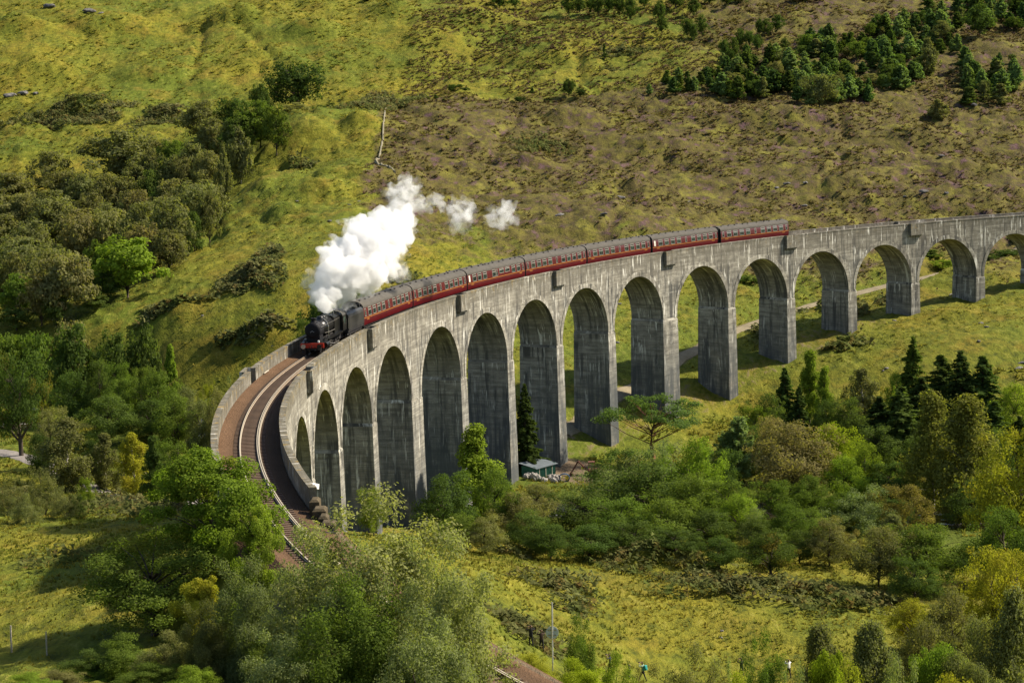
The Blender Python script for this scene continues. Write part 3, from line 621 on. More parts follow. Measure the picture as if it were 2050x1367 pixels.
def wheel_mesh(r, spoked=True):
    mb = MB(); n = 24
    ring = lambda rr, y: [(rr*math.cos(2*math.pi*j/n), y, rr*math.sin(2*math.pi*j/n)) for j in range(n)]
    rings = [ring(r*0.86, -0.06), ring(r, -0.06), ring(r+0.02, -0.04), ring(r, 0.07), ring(r*0.86, 0.07), ring(r*0.86, -0.06)]
    mb.loft(rings, 0, caps=False)
    ycyl(mb, 0, -0.07, 0.09, 0, r*0.18, 12)
    if spoked:
        for k in range(14):
            a = 2*math.pi*k/14; mb.tube([(r*0.15*math.cos(a), 0, r*0.15*math.sin(a)), (r*0.88*math.cos(a), 0, r*0.88*math.sin(a))], 0.035, 4)
    else: ycyl(mb, 0, -0.02, 0.03, 0, r*0.87, 20)
    return mb.mesh('wheel', M_UNDER)
ME_WDRIVE, ME_WBOGIE, ME_WCOACH = wheel_mesh(0.915), wheel_mesh(0.50), wheel_mesh(0.457, False)
def put(name, me, parent, loc=(0, 0, 0), rot=(0, 0, 0)):
    o = link(bpy.data.objects.new(name, me), parent); o.location = loc; o.rotation_euler = rot; return o
HL = 9.83                                     # half length of a coach body
SIDE = [(1.34, 1.02), (1.375, 1.25), (1.39, 1.75), (1.385, 2.15), (1.34, 2.65), (1.27, 3.02)]
def side_y(z):
    for (y0, z0), (y1, z1) in zip(SIDE[:-1], SIDE[1:]):
        if z0 <= z <= z1: return y0+(y1-y0)*(z-z0)/(z1-z0)
    return SIDE[-1][0]
def panel(mb, x0, x1, z0, z1, proud, mi=0, sg=1, th=0.02):
    """a thin panel lying on the coach side"""
    zs = [z0, (z0+z1)/2, z1]; fr = [(side_y(z)+proud, z) for z in zs]; bk = [(side_y(z)+proud-th, z) for z in zs]
    ring = lambda x: [(x, sg*y, z) for y, z in fr] + [(x, sg*y, z) for y, z in reversed(bk)]
    mb.loft([ring(x0), ring(x1)], mi)
def coach_meshes():
    D = {}
    prof = [(y, z) for y, z in SIDE] + [(-y, z) for y, z in reversed(SIDE)]
    D['body'] = MB().loft([[(x, y, z) for y, z in prof] for x in (-HL, -HL+0.01, HL-0.01, HL)]).mesh('coach_body', M_MAROON)
    rp = []
    for k in range(13):
        a = math.pi*k/12; rp.append((1.32*math.cos(a), 3.00+0.80*math.sin(a)**0.9))
    inner = [(1.24*math.cos(math.pi*k/12), 3.0+0.70*math.sin(math.pi*k/12)) for k in range(12, -1, -1)]
    mb = MB(); pr = rp + inner
    mb.loft([[(x, y, z) for y, z in pr] for x in (-HL-0.04, HL+0.04)])
    D['roof'] = mb.mesh('coach_roof', M_ROOFP, False)
    rib = MB()
    for k in range(9):
        x = -HL+0.6+k*2.3; rp2 = [(y*1.004, z+0.012) for y, z in rp]
        rib.loft([[(x, y, z) for y, z in rp2] + [(x, y*0.985, z-0.03) for y, z in reversed(rp)], [(x+0.05, y, z) for y, z in rp2] + [(x+0.05, y*0.985, z-0.03) for y, z in reversed(rp)]])
    D['rib'] = rib.mesh('roof_rib', M_ROOFP)
    v = MB(); ring = lambda r, z: [(r*math.cos(2*math.pi*j/8), r*math.sin(2*math.pi*j/8), z) for j in range(8)]
    v.loft([ring(0.09, -0.05), ring(0.09, 0.05), ring(0.15, 0.06), ring(0.15, 0.10), ring(0.06, 0.13)]); D['vent'] = v.mesh('roof_vent', M_GANG)
    # window frame and pane, local x=0 centre, on the +y side
    def win(w, z0, z1, hop):
        fr = MB(); b = 0.055
        panel(fr, -w/2, w/2, z0, z0+b, 0.022); panel(fr, -w/2, w/2, z1-b, z1, 0.022)
        panel(fr, -w/2, -w/2+b, z0+b, z1-b, 0.022); panel(fr, w/2-b, w/2, z0+b, z1-b, 0.022)
        if hop: panel(fr, -w/2+b, w/2-b, z0+0.66*(z1-z0), z0+0.66*(z1-z0)+0.075, 0.022)
        pn = MB(); panel(pn, -w/2+0.03, w/2-0.03, z0+0.03, z1-0.03, 0.008)
        return fr.mesh('window_frame', M_WFRAME), pn.mesh('window_pane', M_GLASS)
    D['win'] = win(1.22, 1.98, 2.94, True); D['dwin'] = win(0.52, 2.0, 2.90, False); D['wide'] = win(1.55, 2.25, 2.92, True)
    dr = MB(); panel(dr, -0.36, 0.36, 1.08, 2.98, 0.010); D['door'] = dr.mesh('coach_door', M_MAROON)
    bl = MB(); panel(bl, -0.20, 0.20, 2.05, 2.86, 0.018); D['blind'] = bl.mesh('window_blind', M_CREAM)
    ln = MB(); panel(ln, -HL+0.02, HL-0.02, 1.80, 1.855, 0.004); D['line'] = ln.mesh('lining_stripe', M_LINE)
    ln = MB(); panel(ln, -HL+0.02, HL-0.02, 2.975, 3.0, 0.004); D['line2'] = ln.mesh('lining_stripe', M_LINE)
    mk = MB()
    for k in range(5): panel(mk, -0.42+0.18*k, -0.32+0.18*k, 1.55, 1.70, 0.004)
    D['mark'] = mk.mesh('running_number', M_LINE)
    uf = MB(); uf.box(-HL+0.1, HL-0.1, -1.22, 1.22, 0.84, 1.02); uf.box(-3.2, -1.0, -1.15, 1.15, 0.35, 0.86, 0, 0.04); uf.box(0.8, 3.4, -1.15, 1.15, 0.38, 0.86, 0, 0.04)
    uf.box(-HL-0.28, -HL+0.12, -1.15, 1.15, 0.82, 1.10); uf.box(HL-0.12, HL+0.28, -1.15, 1.15, 0.82, 1.10)
    D['under'] = uf.mesh('underframe', M_UNDER)
    bg = MB()
    for sg in (-1, 1):
        bg.box(-1.85, 1.85, sg*1.0-0.07, sg*1.0+0.07, 0.42, 0.70)
        for x in (-1.3, 1.3): bg.box(x-0.22, x+0.22, sg*1.12-0.08, sg*1.12+0.08, 0.30, 0.62)
    bg.box(-0.3, 0.3, -1.05, 1.05, 0.35, 0.8); D['bogie'] = bg.mesh('bogie_frame', M_UNDER)
    gw = MB(); gw.box(0, 0.30, -0.95, 0.95, 1.0, 3.55, 0, 0.05); D['gang'] = gw.mesh('gangway', M_GANG)
    ed = MB(); pe = prof + []; ed.loft([[(0.0, y*0.998, z) for y, z in SIDE]+[(0.0, y*0.99, z) for y, z in rp[1:-1]]+[(0.0, -y*0.998, z) for y, z in reversed(SIDE)], [(0.06, y*0.998, z) for y, z in SIDE]+[(0.06, y*0.99, z) for y, z in rp[1:-1]]+[(0.06, -y*0.998, z) for y, z in reversed(SIDE)]]); D['end'] = ed.mesh('coach_end', M_GANG)
    return D
CM = coach_meshes()
WX = [-7.55, -5.75, -3.95, -2.15, 2.15, 3.95, 5.75, 7.55]
def coach(k, label):
    c = place(empty('railway_coach'), -(k*20.2+10.05)); tag(c, label, 'railway coach', 'maroon coaches of the train on the viaduct')
    put('coach_body', CM['body'], c)
    rf = put('coach_roof', CM['roof'], c)
    rng = random.Random(k)
    for x in ([-8.6, -7.4, -5.2, -3.6, -1.4, 1.0, 2.6, 4.9, 6.6, 8.7] if k != 2 else [-8.6, -6.4, -4.2, -2.6, -0.4, 1.0, 1.9, 2.8, 4.6, 6.6, 8.1]):
        for yy in ((0.55, -0.55) if rng.random() < 0.45 else (0.5,)):
            put('roof_vent', CM['vent'], rf, (x+rng.uniform(-.2, .2), yy, 3.0+0.80*math.sin(math.acos(yy/1.32))**0.9-0.01))
    put('underframe', CM['under'], c)
    for x in (-7.1, 7.1):
        b = put('bogie', CM['bogie'], c, (x, 0, 0))
        for wx in (-1.3, 1.3):
            for sg in (-1, 1): put('wheel', ME_WCOACH, b, (wx, sg*0.76, 0.47), (0, 0, 0 if sg > 0 else math.pi))
    for sg in (1, -1):
        rz = 0 if sg > 0 else math.pi
        xs = WX if k != 2 else [-7.55, -5.75, -3.6, -1.6, 1.0, 4.1, 5.9, 7.6]
        for j, x in enumerate(xs):
            kind = 'wide' if (k == 2 and j in (4, 5) and False) or (k == 2 and j in (2, 3)) else 'win'
            w = put('window', CM[kind][0], c, (x, 0, 0), (0, 0, rz)); put('window_pane', CM[kind][1], w)
        for x in (-9.2, 0.0, 9.2):
            d = put('door', CM['door'], c, (x, 0, 0), (0, 0, rz)); f = put('door_window', CM['dwin'][0], d); put('door_pane', CM['dwin'][1], d)
            if rng.random() < 0.3 and x > 1: put('blind', CM['blind'], d)
        put('lining_stripe', CM['line'], c, (0, 0, 0), (0, 0, rz)); put('lining_stripe', CM['line2'], c, (0, 0, 0), (0, 0, rz))
        for x in (-8.3, 8.3): put('running_number', CM['mark'], c, (x, 0, 0), (0, 0, rz))['kind'] = 'stuff'
    for sg in (1, -1):
        e = put('coach_end', CM['end'], c, (sg*(HL+0.002), 0, 0), (0, 0, 0 if sg > 0 else math.pi))
        put('gangway', CM['gang'], e, (0.064, 0, 0))
    return c
NUM = ['first', 'second', 'third', 'fourth', 'fifth', 'sixth', 'seventh']
LBL = ['maroon coach with grey roof coupled directly behind the black tender', 'maroon coach with grey roof, second behind the tender', 'maroon coach with two low wide windows, third behind the tender',
       'maroon coach with grey roof, fourth behind the tender', 'maroon coach with grey roof, fifth behind the tender', 'maroon coach with grey roof, sixth behind the tender', 'maroon rearmost coach with grey roof at the end of the train']
for k in range(7): coach(k, LBL[k])

def locomotive():
    L = place(empty('steam_locomotive'), 13.45); tag(L, 'black steam locomotive with red buffer beam hauling the maroon coaches', 'locomotive')
    circ = lambda x, r, z, n=24: [(x, r*math.cos(2*math.pi*j/n), z+r*math.sin(2*math.pi*j/n)) for j in range(n)]
    zc = 2.66
    b = MB(); b.loft([circ(3.3, 0.80, zc), circ(1.2, 0.83, zc), circ(-1.2, 0.90, zc)]); bo = b.build('boiler', M_LOCO, L, True)
    bd = MB()
    for x, r in ((2.6, 0.815), (1.7, 0.83), (0.6, 0.855), (-0.5, 0.885)): bd.loft([circ(x, r+0.012, zc), circ(x+0.06, r+0.012, zc)], caps=False)
    bd.build('boiler_bands', M_LOCO2, bo)['kind'] = 'stuff'
    s = MB(); s.loft([circ(3.3, 0.84, zc), circ(3.32, 0.86, zc), circ(5.05, 0.86, zc), circ(5.10, 0.83, zc)]); s.box(3.5, 5.0, -0.75, 0.75, 1.45, 2.1); sb = s.build('smokebox', M_LOCO2, L)
    d = MB(); d.loft([circ(5.10, 0.80, zc), circ(5.16, 0.76, zc), circ(5.22, 0.55, zc), circ(5.26, 0.20, zc)]); sd = d.build('smokebox_door', M_LOCO2, sb, True)
    h = MB(); h.tube([(5.28, 0, zc), (5.32, 0.0, zc), (5.32, 0.22, zc-0.15)], 0.025); h.tube([(5.31, 0, zc), (5.31, -0.2, zc-0.18)], 0.025); h.build('door_handle', M_STEEL, sd)['kind'] = 'stuff'
    pl = MB(); pl.box(5.235, 5.262, -0.30, 0.30, zc+0.42, zc+0.55); pl.build('number_plate', M_LOCO2, sd)
    ch = MB(); zr = lambda r, z: [(4.45+r*math.cos(2*math.pi*j/16), r*math.sin(2*math.pi*j/16), z) for j in range(16)]
    ch.loft([zr(0.42, 3.40), zr(0.30, 3.56), zr(0.26, 3.70), zr(0.25, 3.84), zr(0.31, 3.87), zr(0.31, 3.95), zr(0.22, 3.96), zr(0.20, 3.80)]); ch.build('chimney', M_LOCO2, L, True)
    for x, r, zt in ((1.55, 0.40, 3.86), (0.35, 0.34, 3.80)):
        zr = lambda q, z: [(x+q*math.cos(2*math.pi*j/16), q*math.sin(2*math.pi*j/16), z) for j in range(16)]
        MB().loft([zr(r*1.25, 3.32), zr(r, 3.5), zr(r*0.97, zt-0.15), zr(r*0.75, zt-0.04), zr(r*0.3, zt)]).build('dome', M_LOCO, L, True)
    fb = [(-0.95, 1.6), (-0.98, 2.9), (-0.90, 3.35), (-0.60, 3.58), (0.60, 3.58), (0.90, 3.35), (0.98, 2.9), (0.95, 1.6)]
    MB().loft([[(x, y*sc, z) for y, z in fb] for x, sc in ((-1.15, 0.98), (-3.75, 1.0))]).build('firebox', M_LOCO, L)
    sv = MB()
    for yy in (-0.22, 0.22): sv.tube([(-2.7, yy, 3.55), (-2.7, yy, 3.78)], 0.06, 8)
    sv.tube([(-3.4, 0.35, 3.55), (-3.4, 0.35, 3.8)], 0.04, 6); sv.build('safety_valves', M_STEEL, L)['kind'] = 'stuff'
    # cab
    cb = MB(); sp = [(1.31, 1.55), (1.33, 2.5), (1.24, 3.30)]
    for sg in (1, -1):
        cb.loft([[(x, sg*y, z) for y, z in sp]+[(x, sg*(y-0.04), z) for y, z in reversed(sp)] for x in (-3.76, -4.10)]); cb.loft([[(x, sg*y, z) for y, z in sp]+[(x, sg*(y-0.04), z) for y, z in reversed(sp)] for x in (-5.10, -5.45)])
        sq = [(1.31, 1.55), (1.325, 2.38)]; cb.loft([[(x, sg*y, z) for y, z in sq]+[(x, sg*(y-0.04), z) for y, z in reversed(sq)] for x in (-4.10, -5.10)])
        sq = [(1.26, 3.12), (1.24, 3.30)]; cb.loft([[(x, sg*y, z) for y, z in sq]+[(x, sg*(y-0.04), z) for y, z in reversed(sq)] for x in (-4.10, -5.10)])
    cb.box(-3.80, -3.75, -1.30, 1.30, 2.0, 3.30); cabo = cb.build('cab', M_LOCO, L)
    for sg in (1, -1): MB().box(-5.08, -4.12, min(sg*1.27, sg*1.285), max(sg*1.27, sg*1.285), 2.39, 3.11).build('cab_window', M_GLASS, cabo)
    rr = [(1.30*math.cos(math.pi*k/12), 3.26+0.62*math.sin(math.pi*k/12)) for k in range(13)]; ri = [(1.24*math.cos(math.pi*k/12), 3.24+0.56*math.sin(math.pi*k/12)) for k in range(12, -1, -1)]
    MB().loft([[(x, y, z) for y, z in rr+ri] for x in (-3.68, -5.95)]).build('cab_roof', plain('cab_roof_sooty_grey', (0.05, 0.048, 0.042), 0.7), cabo)
    # running plate, steps, buffer beam
    rp = MB()
    for sg in (1, -1):
        y0, y1 = sorted((sg*0.70, sg*1.29)); rp.box(-3.75, 3.0, y0, y1, 1.56, 1.62); v0, v1 = sorted((sg*1.25, sg*1.285)); rp.box(-3.75, 3.0, v0, v1, 1.42, 1.555)
        rp.loft([[(x, y0, z), (x, y1, z), (x, y1, z-0.06), (x, y0, z-0.06)] for x, z in ((3.0, 1.62), (3.9, 1.62), (4.6, 1.40), (5.36, 1.40))])
    rp.box(4.5, 5.36, -0.72, 0.72, 1.30, 1.398); rp.build('running_plate', M_LOCO, L)
    bb = MB().box(5.36, 5.50, -1.27, 1.27, 0.86, 1.36, 0, 0.01).build('buffer_beam', M_RED, L)
    for sg in (1, -1):
        f = MB(); xcyl(f, 5.50, 5.78, sg*0.87, 1.06, 0.15, 14, 0.11); xcyl(f, 5.78, 6.00, sg*0.87, 1.06, 0.07); xcyl(f, 6.00, 6.04, sg*0.87, 1.06, 0.24, 18); f.build('buffer', M_STEEL if sg < 0 else M_LOCO, bb)
        g = MB(); g.box(4.75, 5.3, sg*1.15-0.1, sg*1.15+0.1, 0.35, 0.40); g.tube([(5.28, sg*1.15, 0.36), (5.28, sg*1.15, 1.4)], 0.025, 5); g.build('step', M_UNDER, L)
        l = MB(); l.box(5.40, 5.54, sg*0.72-0.09, sg*0.72+0.09, 1.41, 1.66, 0, 0.02); xcyl(l, 5.54, 5.575, sg*0.72, 1.54, 0.075, 12); l.build('lamp', M_LAMP if sg > 0 else M_LOCO, L)
    hk = MB(); hk.tube([(5.5, 0, 1.06), (5.75, 0, 1.06), (5.80, 0, 0.95), (5.78, 0, 0.6)], 0.04, 6); hk.tube([(5.52, 0.3, 1.0), (5.62, 0.3, 0.85), (5.60, 0.3, 0.5)], 0.03, 6); hk.tube([(5.52, -0.3, 1.0), (5.62, -0.3, 0.85), (5.60, -0.3, 0.5)], 0.03, 6); hk.build('coupling_hook', M_UNDER, bb)['kind'] = 'stuff'
    MB().box(-5.4, 5.36, -0.62, 0.62, 0.60, 1.40).build('main_frame', M_UNDER, L)
    for sg in (1, -1):
        c = MB(); xcyl(c, 3.15, 4.35, sg*1.06, 0.98, 0.36, 18); xcyl(c, 3.25, 4.25, sg*1.02, 1.42, 0.18, 12); c.build('cylinder', M_LOCO, L)
        m = MB(); m.tube([(3.1, sg*1.06, 0.98), (1.95, sg*1.06, 0.97)], 0.045, 6); m.tube([(2.0, sg*1.10, 0.97), (-0.25, sg*1.10, 0.62)], [0.07, 0.06], 6); m.box(1.0, 3.1, sg*1.06-0.05, sg*1.06+0.05, 1.13, 1.19); m.build('connecting_rod', M_STEEL, L)['kind'] = 'stuff'
        r = MB(); yy = sorted((sg*0.99, sg*1.04)); r.box(-2.75, 1.95, yy[0], yy[1], 0.56, 0.70); r.build('coupling_rod', M_STEEL, L)
        for x in (1.85, -0.25, -2.65): put('driving_wheel', ME_WDRIVE, L, (x, sg*0.77, 0.93), (0, 0.4, 0 if sg > 0 else math.pi))
        for x in (2.75, 4.75): put('bogie_wheel', ME_WBOGIE, L, (x, sg*0.77, 0.515), (0, 0, 0 if sg > 0 else math.pi))
        hr = MB(); hr.tube([(-3.7, sg*0.98, 3.10), (-1.0, sg*0.97, 3.08), (3.2, sg*0.90, 3.02), (4.95, sg*0.91, 3.02)], 0.022, 5); hr.build('handrail', M_STEEL, L)
        pp = MB(); pp.tube([(1.5, sg*0.35, 3.55), (1.55, sg*0.72, 3.25), (1.6, sg*0.9, 2.7), (1.6, sg*0.92, 1.62)], 0.055, 6); pp.tube([(-1.0, sg*0.98, 2.1), (1.0, sg*0.95, 2.1), (3.2, sg*0.9, 2.2)], 0.04, 5); pp.build('feed_pipe', M_STEEL, L)['kind'] = 'stuff'
    return L
locomotive()
def tender():
    T = place(empty('coal_tender'), 3.72); tag(T, 'black coal tender between the locomotive and the first maroon coach', 'tender')
    pr = [(1.30, 1.30), (1.30, 2.75), (1.22, 3.02), (0.98, 3.22), (0.86, 3.22), (0.86, 2.6)]
    full = pr + [(-y, z) for y, z in reversed(pr)]
    MB().loft([[(x, y, z) for y, z in full] for x in (-3.45, 3.30)]).build('tank', plain('tender_sooty_black', (0.022, 0.021, 0.019), 0.5, 0, 0.3, 1.5, 0.4), T)
    MB().box(-3.44, -1.6, -0.90, 0.90, 2.62, 3.10, 0, 0.08).build('rear_tank_top', M_LOCO, T)
    rng = np.random.default_rng(4); n = 15; X = np.linspace(-1.55, 3.1, 30); Y = np.linspace(-0.85, 0.85, n)
    V = [(x, y, 2.85+0.42*(1-abs(y)/1.1)*(1-((x-0.6)/3.4)**2)+rng.uniform(-.09, .09)) for x in X for y in Y]
    F = [(i*n+j, (i+1)*n+j, (i+1)*n+j+1, i*n+j+1) for i in range(29) for j in range(n-1)]
    MB().add(V, F).build('coal_load', M_COAL, T)
    MB().box(-3.5, 3.4, -1.24, 1.24, 1.08, 1.28).build('footplate', M_UNDER, T)
    MB().box(-3.55, -3.40, -1.25, 1.25, 0.85, 1.35).build('rear_beam', M_UNDER, T)
    for sg in (1, -1):
        f = MB(); yy = sorted((sg*1.0, sg*1.06)); f.box(-3.4, 3.3, yy[0], yy[1], 0.72, 1.10)
        for x in (-2.15, 0, 2.15): f.box(x-0.2, x+0.2, yy[0]-0.05, yy[1]+0.05, 0.48, 0.85)
        f.build('side_frame', M_UNDER, T)
        for x in (-2.15, 0, 2.15): put('wheel', ME_WBOGIE, T, (x, sg*0.77, 0.515), (0, 0, 0 if sg > 0 else math.pi))
        h = MB(); h.tube([(3.35, sg*1.27, 1.5), (3.35, sg*1.27, 2.7)], 0.02, 5); h.build('handrail', M_STEEL, T)
tender()

# ------------------------------------------------------------------ trees
def leaf_material():
    t = NT('foliage'); oc = t.n('ObjectInfo'); tint = t.attr('tint'); warm = t.attr('warm')
    base = oc.outputs['Color']
    c = t.mix(1.0, base, t.mix(tint, (0.55, 0.55, 0.55), (1.55, 1.5, 1.35)), 'MULTIPLY')
    c = t.mix(t.math('MULTIPLY', warm, t.math('MULTIPLY', oc.outputs['Alpha'], 1.0)), c, (0.28, 0.18, 0.035))
    d = t.n('BsdfDiffuse', _Color=c, _Roughness=0.5); tr = t.n('BsdfTranslucent', _Color=t.mix(1.0, c, (1.3, 1.4, 0.5), 'MULTIPLY'))
    m = t.n('MixShader', _0=0.36); t.t.links.new(d.outputs[0], m.inputs[1]); t.t.links.new(tr.outputs[0], m.inputs[2])
    t.t.links.new(m.outputs[0], t.out.inputs[0]); return t.m
M_LEAF = leaf_material()
M_BARK = track_material('bark_brown', (0.045, 0.035, 0.026), (0.11, 0.088, 0.066), 3.0)
M_BIRCH = track_material('bark_birch', (0.16, 0.145, 0.12), (0.50, 0.47, 0.41), 2.2)
M_PINEB = track_material('bark_pine', (0.10, 0.05, 0.03), (0.24, 0.12, 0.06), 2.5)

def leaves_mesh(name, C, Nn, size, rng, tint, warm, elong=1.35):
    n = len(C); Nn = Nn/np.maximum(np.linalg.norm(Nn, axis=1), 1e-6)[:, None]
    r = rng.normal(size=(n, 3)); u = np.cross(Nn, r); u /= np.maximum(np.linalg.norm(u, axis=1), 1e-6)[:, None]; v = np.cross(Nn, u)
    s = size*rng.uniform(0.6, 1.35, n)[:, None]
    V = np.stack([C-u*s*0.5*elong, C-v*s*0.42+Nn*s*0.12, C+u*s*0.5*elong, C+v*s*0.42+Nn*s*0.12], 1).reshape(-1, 3)
    F = np.arange(4*n).reshape(n, 4)
    return np_mesh(name, V, F, M_LEAF, face_attr={'tint': np.clip(tint, 0, 1), 'warm': np.clip(warm, 0, 1)})

def grow(kind, seed, leaf, nleaf):
    """unit tree: height 10, spread given by kind; returns trunk mesh, crown mesh and nominal width"""
    rng = np.random.default_rng(seed); H = 10.0; tb = MB(); bark = M_BARK
    if kind in ('spruce', 'youngpine'):
        W = 4.6 if kind == 'spruce' else 5.6; bark = M_BARK if kind == 'spruce' else M_PINEB
        tb.tube([(0, 0, -0.6), (0.03, 0.02, 3), (0.0, 0.05, 7), (0, 0, 9.8)], [0.22, 0.17, 0.08, 0.015], 7)
        C = []; Nn = []; T = []; nb = 26 if kind == 'spruce' else 15; per = nleaf
        tiers = []
        for k in range(nb):
            f = (k+0.5)/nb; z = 0.7+9.1*f**(0.95 if kind == 'spruce' else 0.9); L = (W/2)*(1-f)**(0.82 if kind == 'spruce' else 0.52)*rng.uniform(0.8, 1.12)+0.12
            for b in range(int(6+3*(1-f))):
                a = rng.uniform(0, 2*math.pi); l = L*rng.uniform(0.62, 1.1); droop = (-0.22 if kind == 'spruce' else 0.32)
                tiers.append((z+rng.uniform(-.2, .2), a, l, droop)); 
        wsum = sum(q[2] for q in tiers)
        for z, a, l, dr in tiers:
            m = max(4, int(per*l/wsum)); t = rng.uniform(0.06, 1, m)**0.75; sw = (0.30 if kind == 'spruce' else 0.42)*l*(1.05-t)+0.10
            lat = rng.normal(0, 0.42, m)*sw; x = t*l
            px = x*math.cos(a)-lat*math.sin(a); py = x*math.sin(a)+lat*math.cos(a); pz = z + dr*x*(1 if dr < 0 else t) - (np.abs(rng.normal(0, .16, m))*0.9 if dr < 0 else -rng.normal(0, .14, m)*1.4)
            C.append(np.c_[px, py, pz]); Nn.append(np.c_[rng.normal(0, .5, m)+0.25*math.cos(a), rng.normal(0, .5, m)+0.25*math.sin(a), np.full(m, 0.75)]); T.append(0.5+rng.normal(0, .10)+rng.normal(0, .16, m)+0.22*(t-0.5))
            if rng.random() < 0.35: tb.tube([(0, 0, z-0.1), (l*0.8*math.cos(a), l*0.8*math.sin(a), z+dr*l*0.8)], [0.035, 0.008], 4, caps=False)
        C = np.concatenate(C); Nn = np.concatenate(Nn); T = np.concatenate(T)
    else:
        P = dict(round=(9.0, 0.16, 0.0), oak=(11.5, 0.20, 0.0), birch=(5.6, 0.12, 0.55), tall=(5.0, 0.06, 0.1), shrub=(10.5, 0.0, 0.15), willow=(10.5, 0.0, 0.0), scots=(13.0, 0.45, 0.0), weeping=(6.6, 0.05, 0.9), ash=(8.2, 0.14, 0.0))[kind]
        W, cb, hang = P; K = dict(round=95, oak=120, birch=85, tall=75, shrub=90, willow=110, scots=44, weeping=90, ash=60)[kind]
        if kind in ('birch', 'weeping'): bark = M_BIRCH
        if kind == 'scots': bark = M_PINEB
        ph = rng.uniform(0, 6.3, 6)
        cl = []
        while len(cl) < K:
            q = rng.normal(size=3); q /= np.linalg.norm(q); rr = rng.uniform(0.15, 1)**0.42
            a = math.atan2(q[1], q[0]); lob = 1+0.20*math.sin(2*a+ph[0])+0.17*math.sin(3*a+ph[1]+2*q[2])+0.15*math.sin(5*q[2]+ph[2])
            zt = (q[2]*rr*lob*0.5+0.5)
            if kind in ('birch', 'weeping', 'tall'):
                zt = rng.uniform(0, 1); prof = {'birch': (math.sin(math.pi*min(1, zt**0.8*0.93+0.07)))**0.75, 'weeping': (1-zt)**0.65*min(1, zt*6+0.55), 'tall': (1-zt)**0.85*min(1, zt*5+0.4)+0.06}[kind]
                r2 = rng.uniform(0, 1)**0.5; x, y = W/2*prof*r2*math.cos(a)*lob, W/2*prof*r2*math.sin(a)*lob
            elif kind in ('shrub', 'willow'):
                zt = abs(q[2])*rr*lob; x, y = W/2*q[0]*rr*lob, W/2*q[1]*rr*lob; zt = min(zt, 1.02)
                if zt < 0.05: zt = rng.uniform(0, 0.2)
            elif kind == 'scots':
                x, y = W/2*q[0]*rr, W/2*q[1]*rr; zt = 0.5+0.5*q[2]*rr*0.9 - 0.25*((x*x+y*y)/(W*W/4))+0.2
            elif kind == 'ash':
                x, y = W/2*q[0]*rr*lob, W/2*q[1]*rr*lob; x *= (1.15-0.55*zt); y *= (1.15-0.55*zt)
            else:
                x, y = W/2*q[0]*rr*lob, W/2*q[1]*rr*lob
            z = H*(cb+(1-cb)*min(zt, 0.99))
            cl.append((x, y, z))
        cl = np.array(cl); rc0 = dict(round=1.15, oak=1.25, birch=0.75, tall=0.75, shrub=1.15, willow=1.05, scots=1.2, weeping=0.8, ash=1.0)[kind]
        cl[:, 2] = np.minimum(cl[:, 2], H-rc0*0.45)
        wt = rng.uniform(0.25, 1.75, K); wt /= wt.sum(); C = []; Nn = []; T = []; Wm = []
        mid = np.array([0, 0, H*(cb+0.35*(1-cb))])
        for k in range(K):
            m = max(6, int(nleaf*wt[k])); rc = rc0*(0.34+0.58*wt[k]*K)
            d = rng.normal(size=(m, 3)); d /= np.linalg.norm(d, axis=1)[:, None]; rr = rng.uniform(0, 1, m)**0.45
            sq = np.array([1, 1, 0.42 if kind == 'scots' else (0.72 if hang < 0.3 else 0.6)])
            o = d*rr[:, None]*rc*sq
            if hang > 0: o[:, 2] -= np.abs(rng.normal(0, 1, m))*hang*1.15
            if kind == 'willow': o[:, 2] += rng.uniform(-0.3, 0.9, m)*0.7
            pts = cl[k]+o; out = pts-mid; out /= np.maximum(np.linalg.norm(out, axis=1), .01)[:, None]
            C.append(pts); Nn.append(0.55*out+0.45*d+rng.normal(0, .55, (m, 3))+np.array([0, 0, 0.30])); T.append(np.full(m, 0.5+rng.normal(0, .11))+rng.normal(0, .17, m)); Wm.append(np.full(m, 1.0*(rng.random() < 0.16)*rng.uniform(.3, 1)))
        C = np.concatenate(C); Nn = np.concatenate(Nn); T = np.concatenate(T); Wm = np.concatenate(Wm)
        C[:, 2] = np.maximum(C[:, 2], 0.02)
        # trunk and limbs
        if kind in ('shrub', 'willow'):
            for k in range(9):
                q = cl[rng.integers(K)]; tb.tube([(rng.normal(0, .25), rng.normal(0, .25), -0.5), (q[0]*0.35, q[1]*0.35, q[2]*0.55), (q[0]*0.9, q[1]*0.9, q[2]*0.95)], [0.10, 0.07, 0.02], 5, caps=False)
        else:
            bend = rng.normal(0, .22, (4, 2)); top = H*(0.93 if kind in ('birch', 'weeping', 'tall') else 0.68); tr = dict(oak=0.42, scots=0.30, ash=0.24, round=0.27).get(kind, 0.17)
            pts = [(0, 0, -0.7)]+[(bend[j, 0]*(j+1)/3, bend[j, 1]*(j+1)/3, top*(j+1)/4) for j in range(4)]
            tb.tube(pts, [tr*1.25, tr, tr*0.8, tr*0.5, tr*0.16], 8)
            P_ = np.array(pts)
            for k in rng.permutation(K)[:min(K, 42)]:
                q = cl[k]; zz = max(0.14*H if kind != 'scots' else 0.28*H, min(q[2]-0.55*math.hypot(q[0], q[1]), top*0.92)); s = np.array([np.interp(zz, P_[:, 2], P_[:, 0]), np.interp(zz, P_[:, 2], P_[:, 1]), zz])
                mdp = (s+q)/2+np.array([0, 0, 0.10*np.linalg.norm(q-s)*(1 if kind != 'scots' else -0.4)]); r0 = tr*0.30*(1-0.5*zz/H)
                tb.tube([s, mdp, q], [r0, r0*0.65, r0*0.18], 5, caps=False)
        return tb.mesh('trunk_'+kind, bark, True, False), leaves_mesh('crown_'+kind, C, Nn, leaf, rng, T, Wm), W
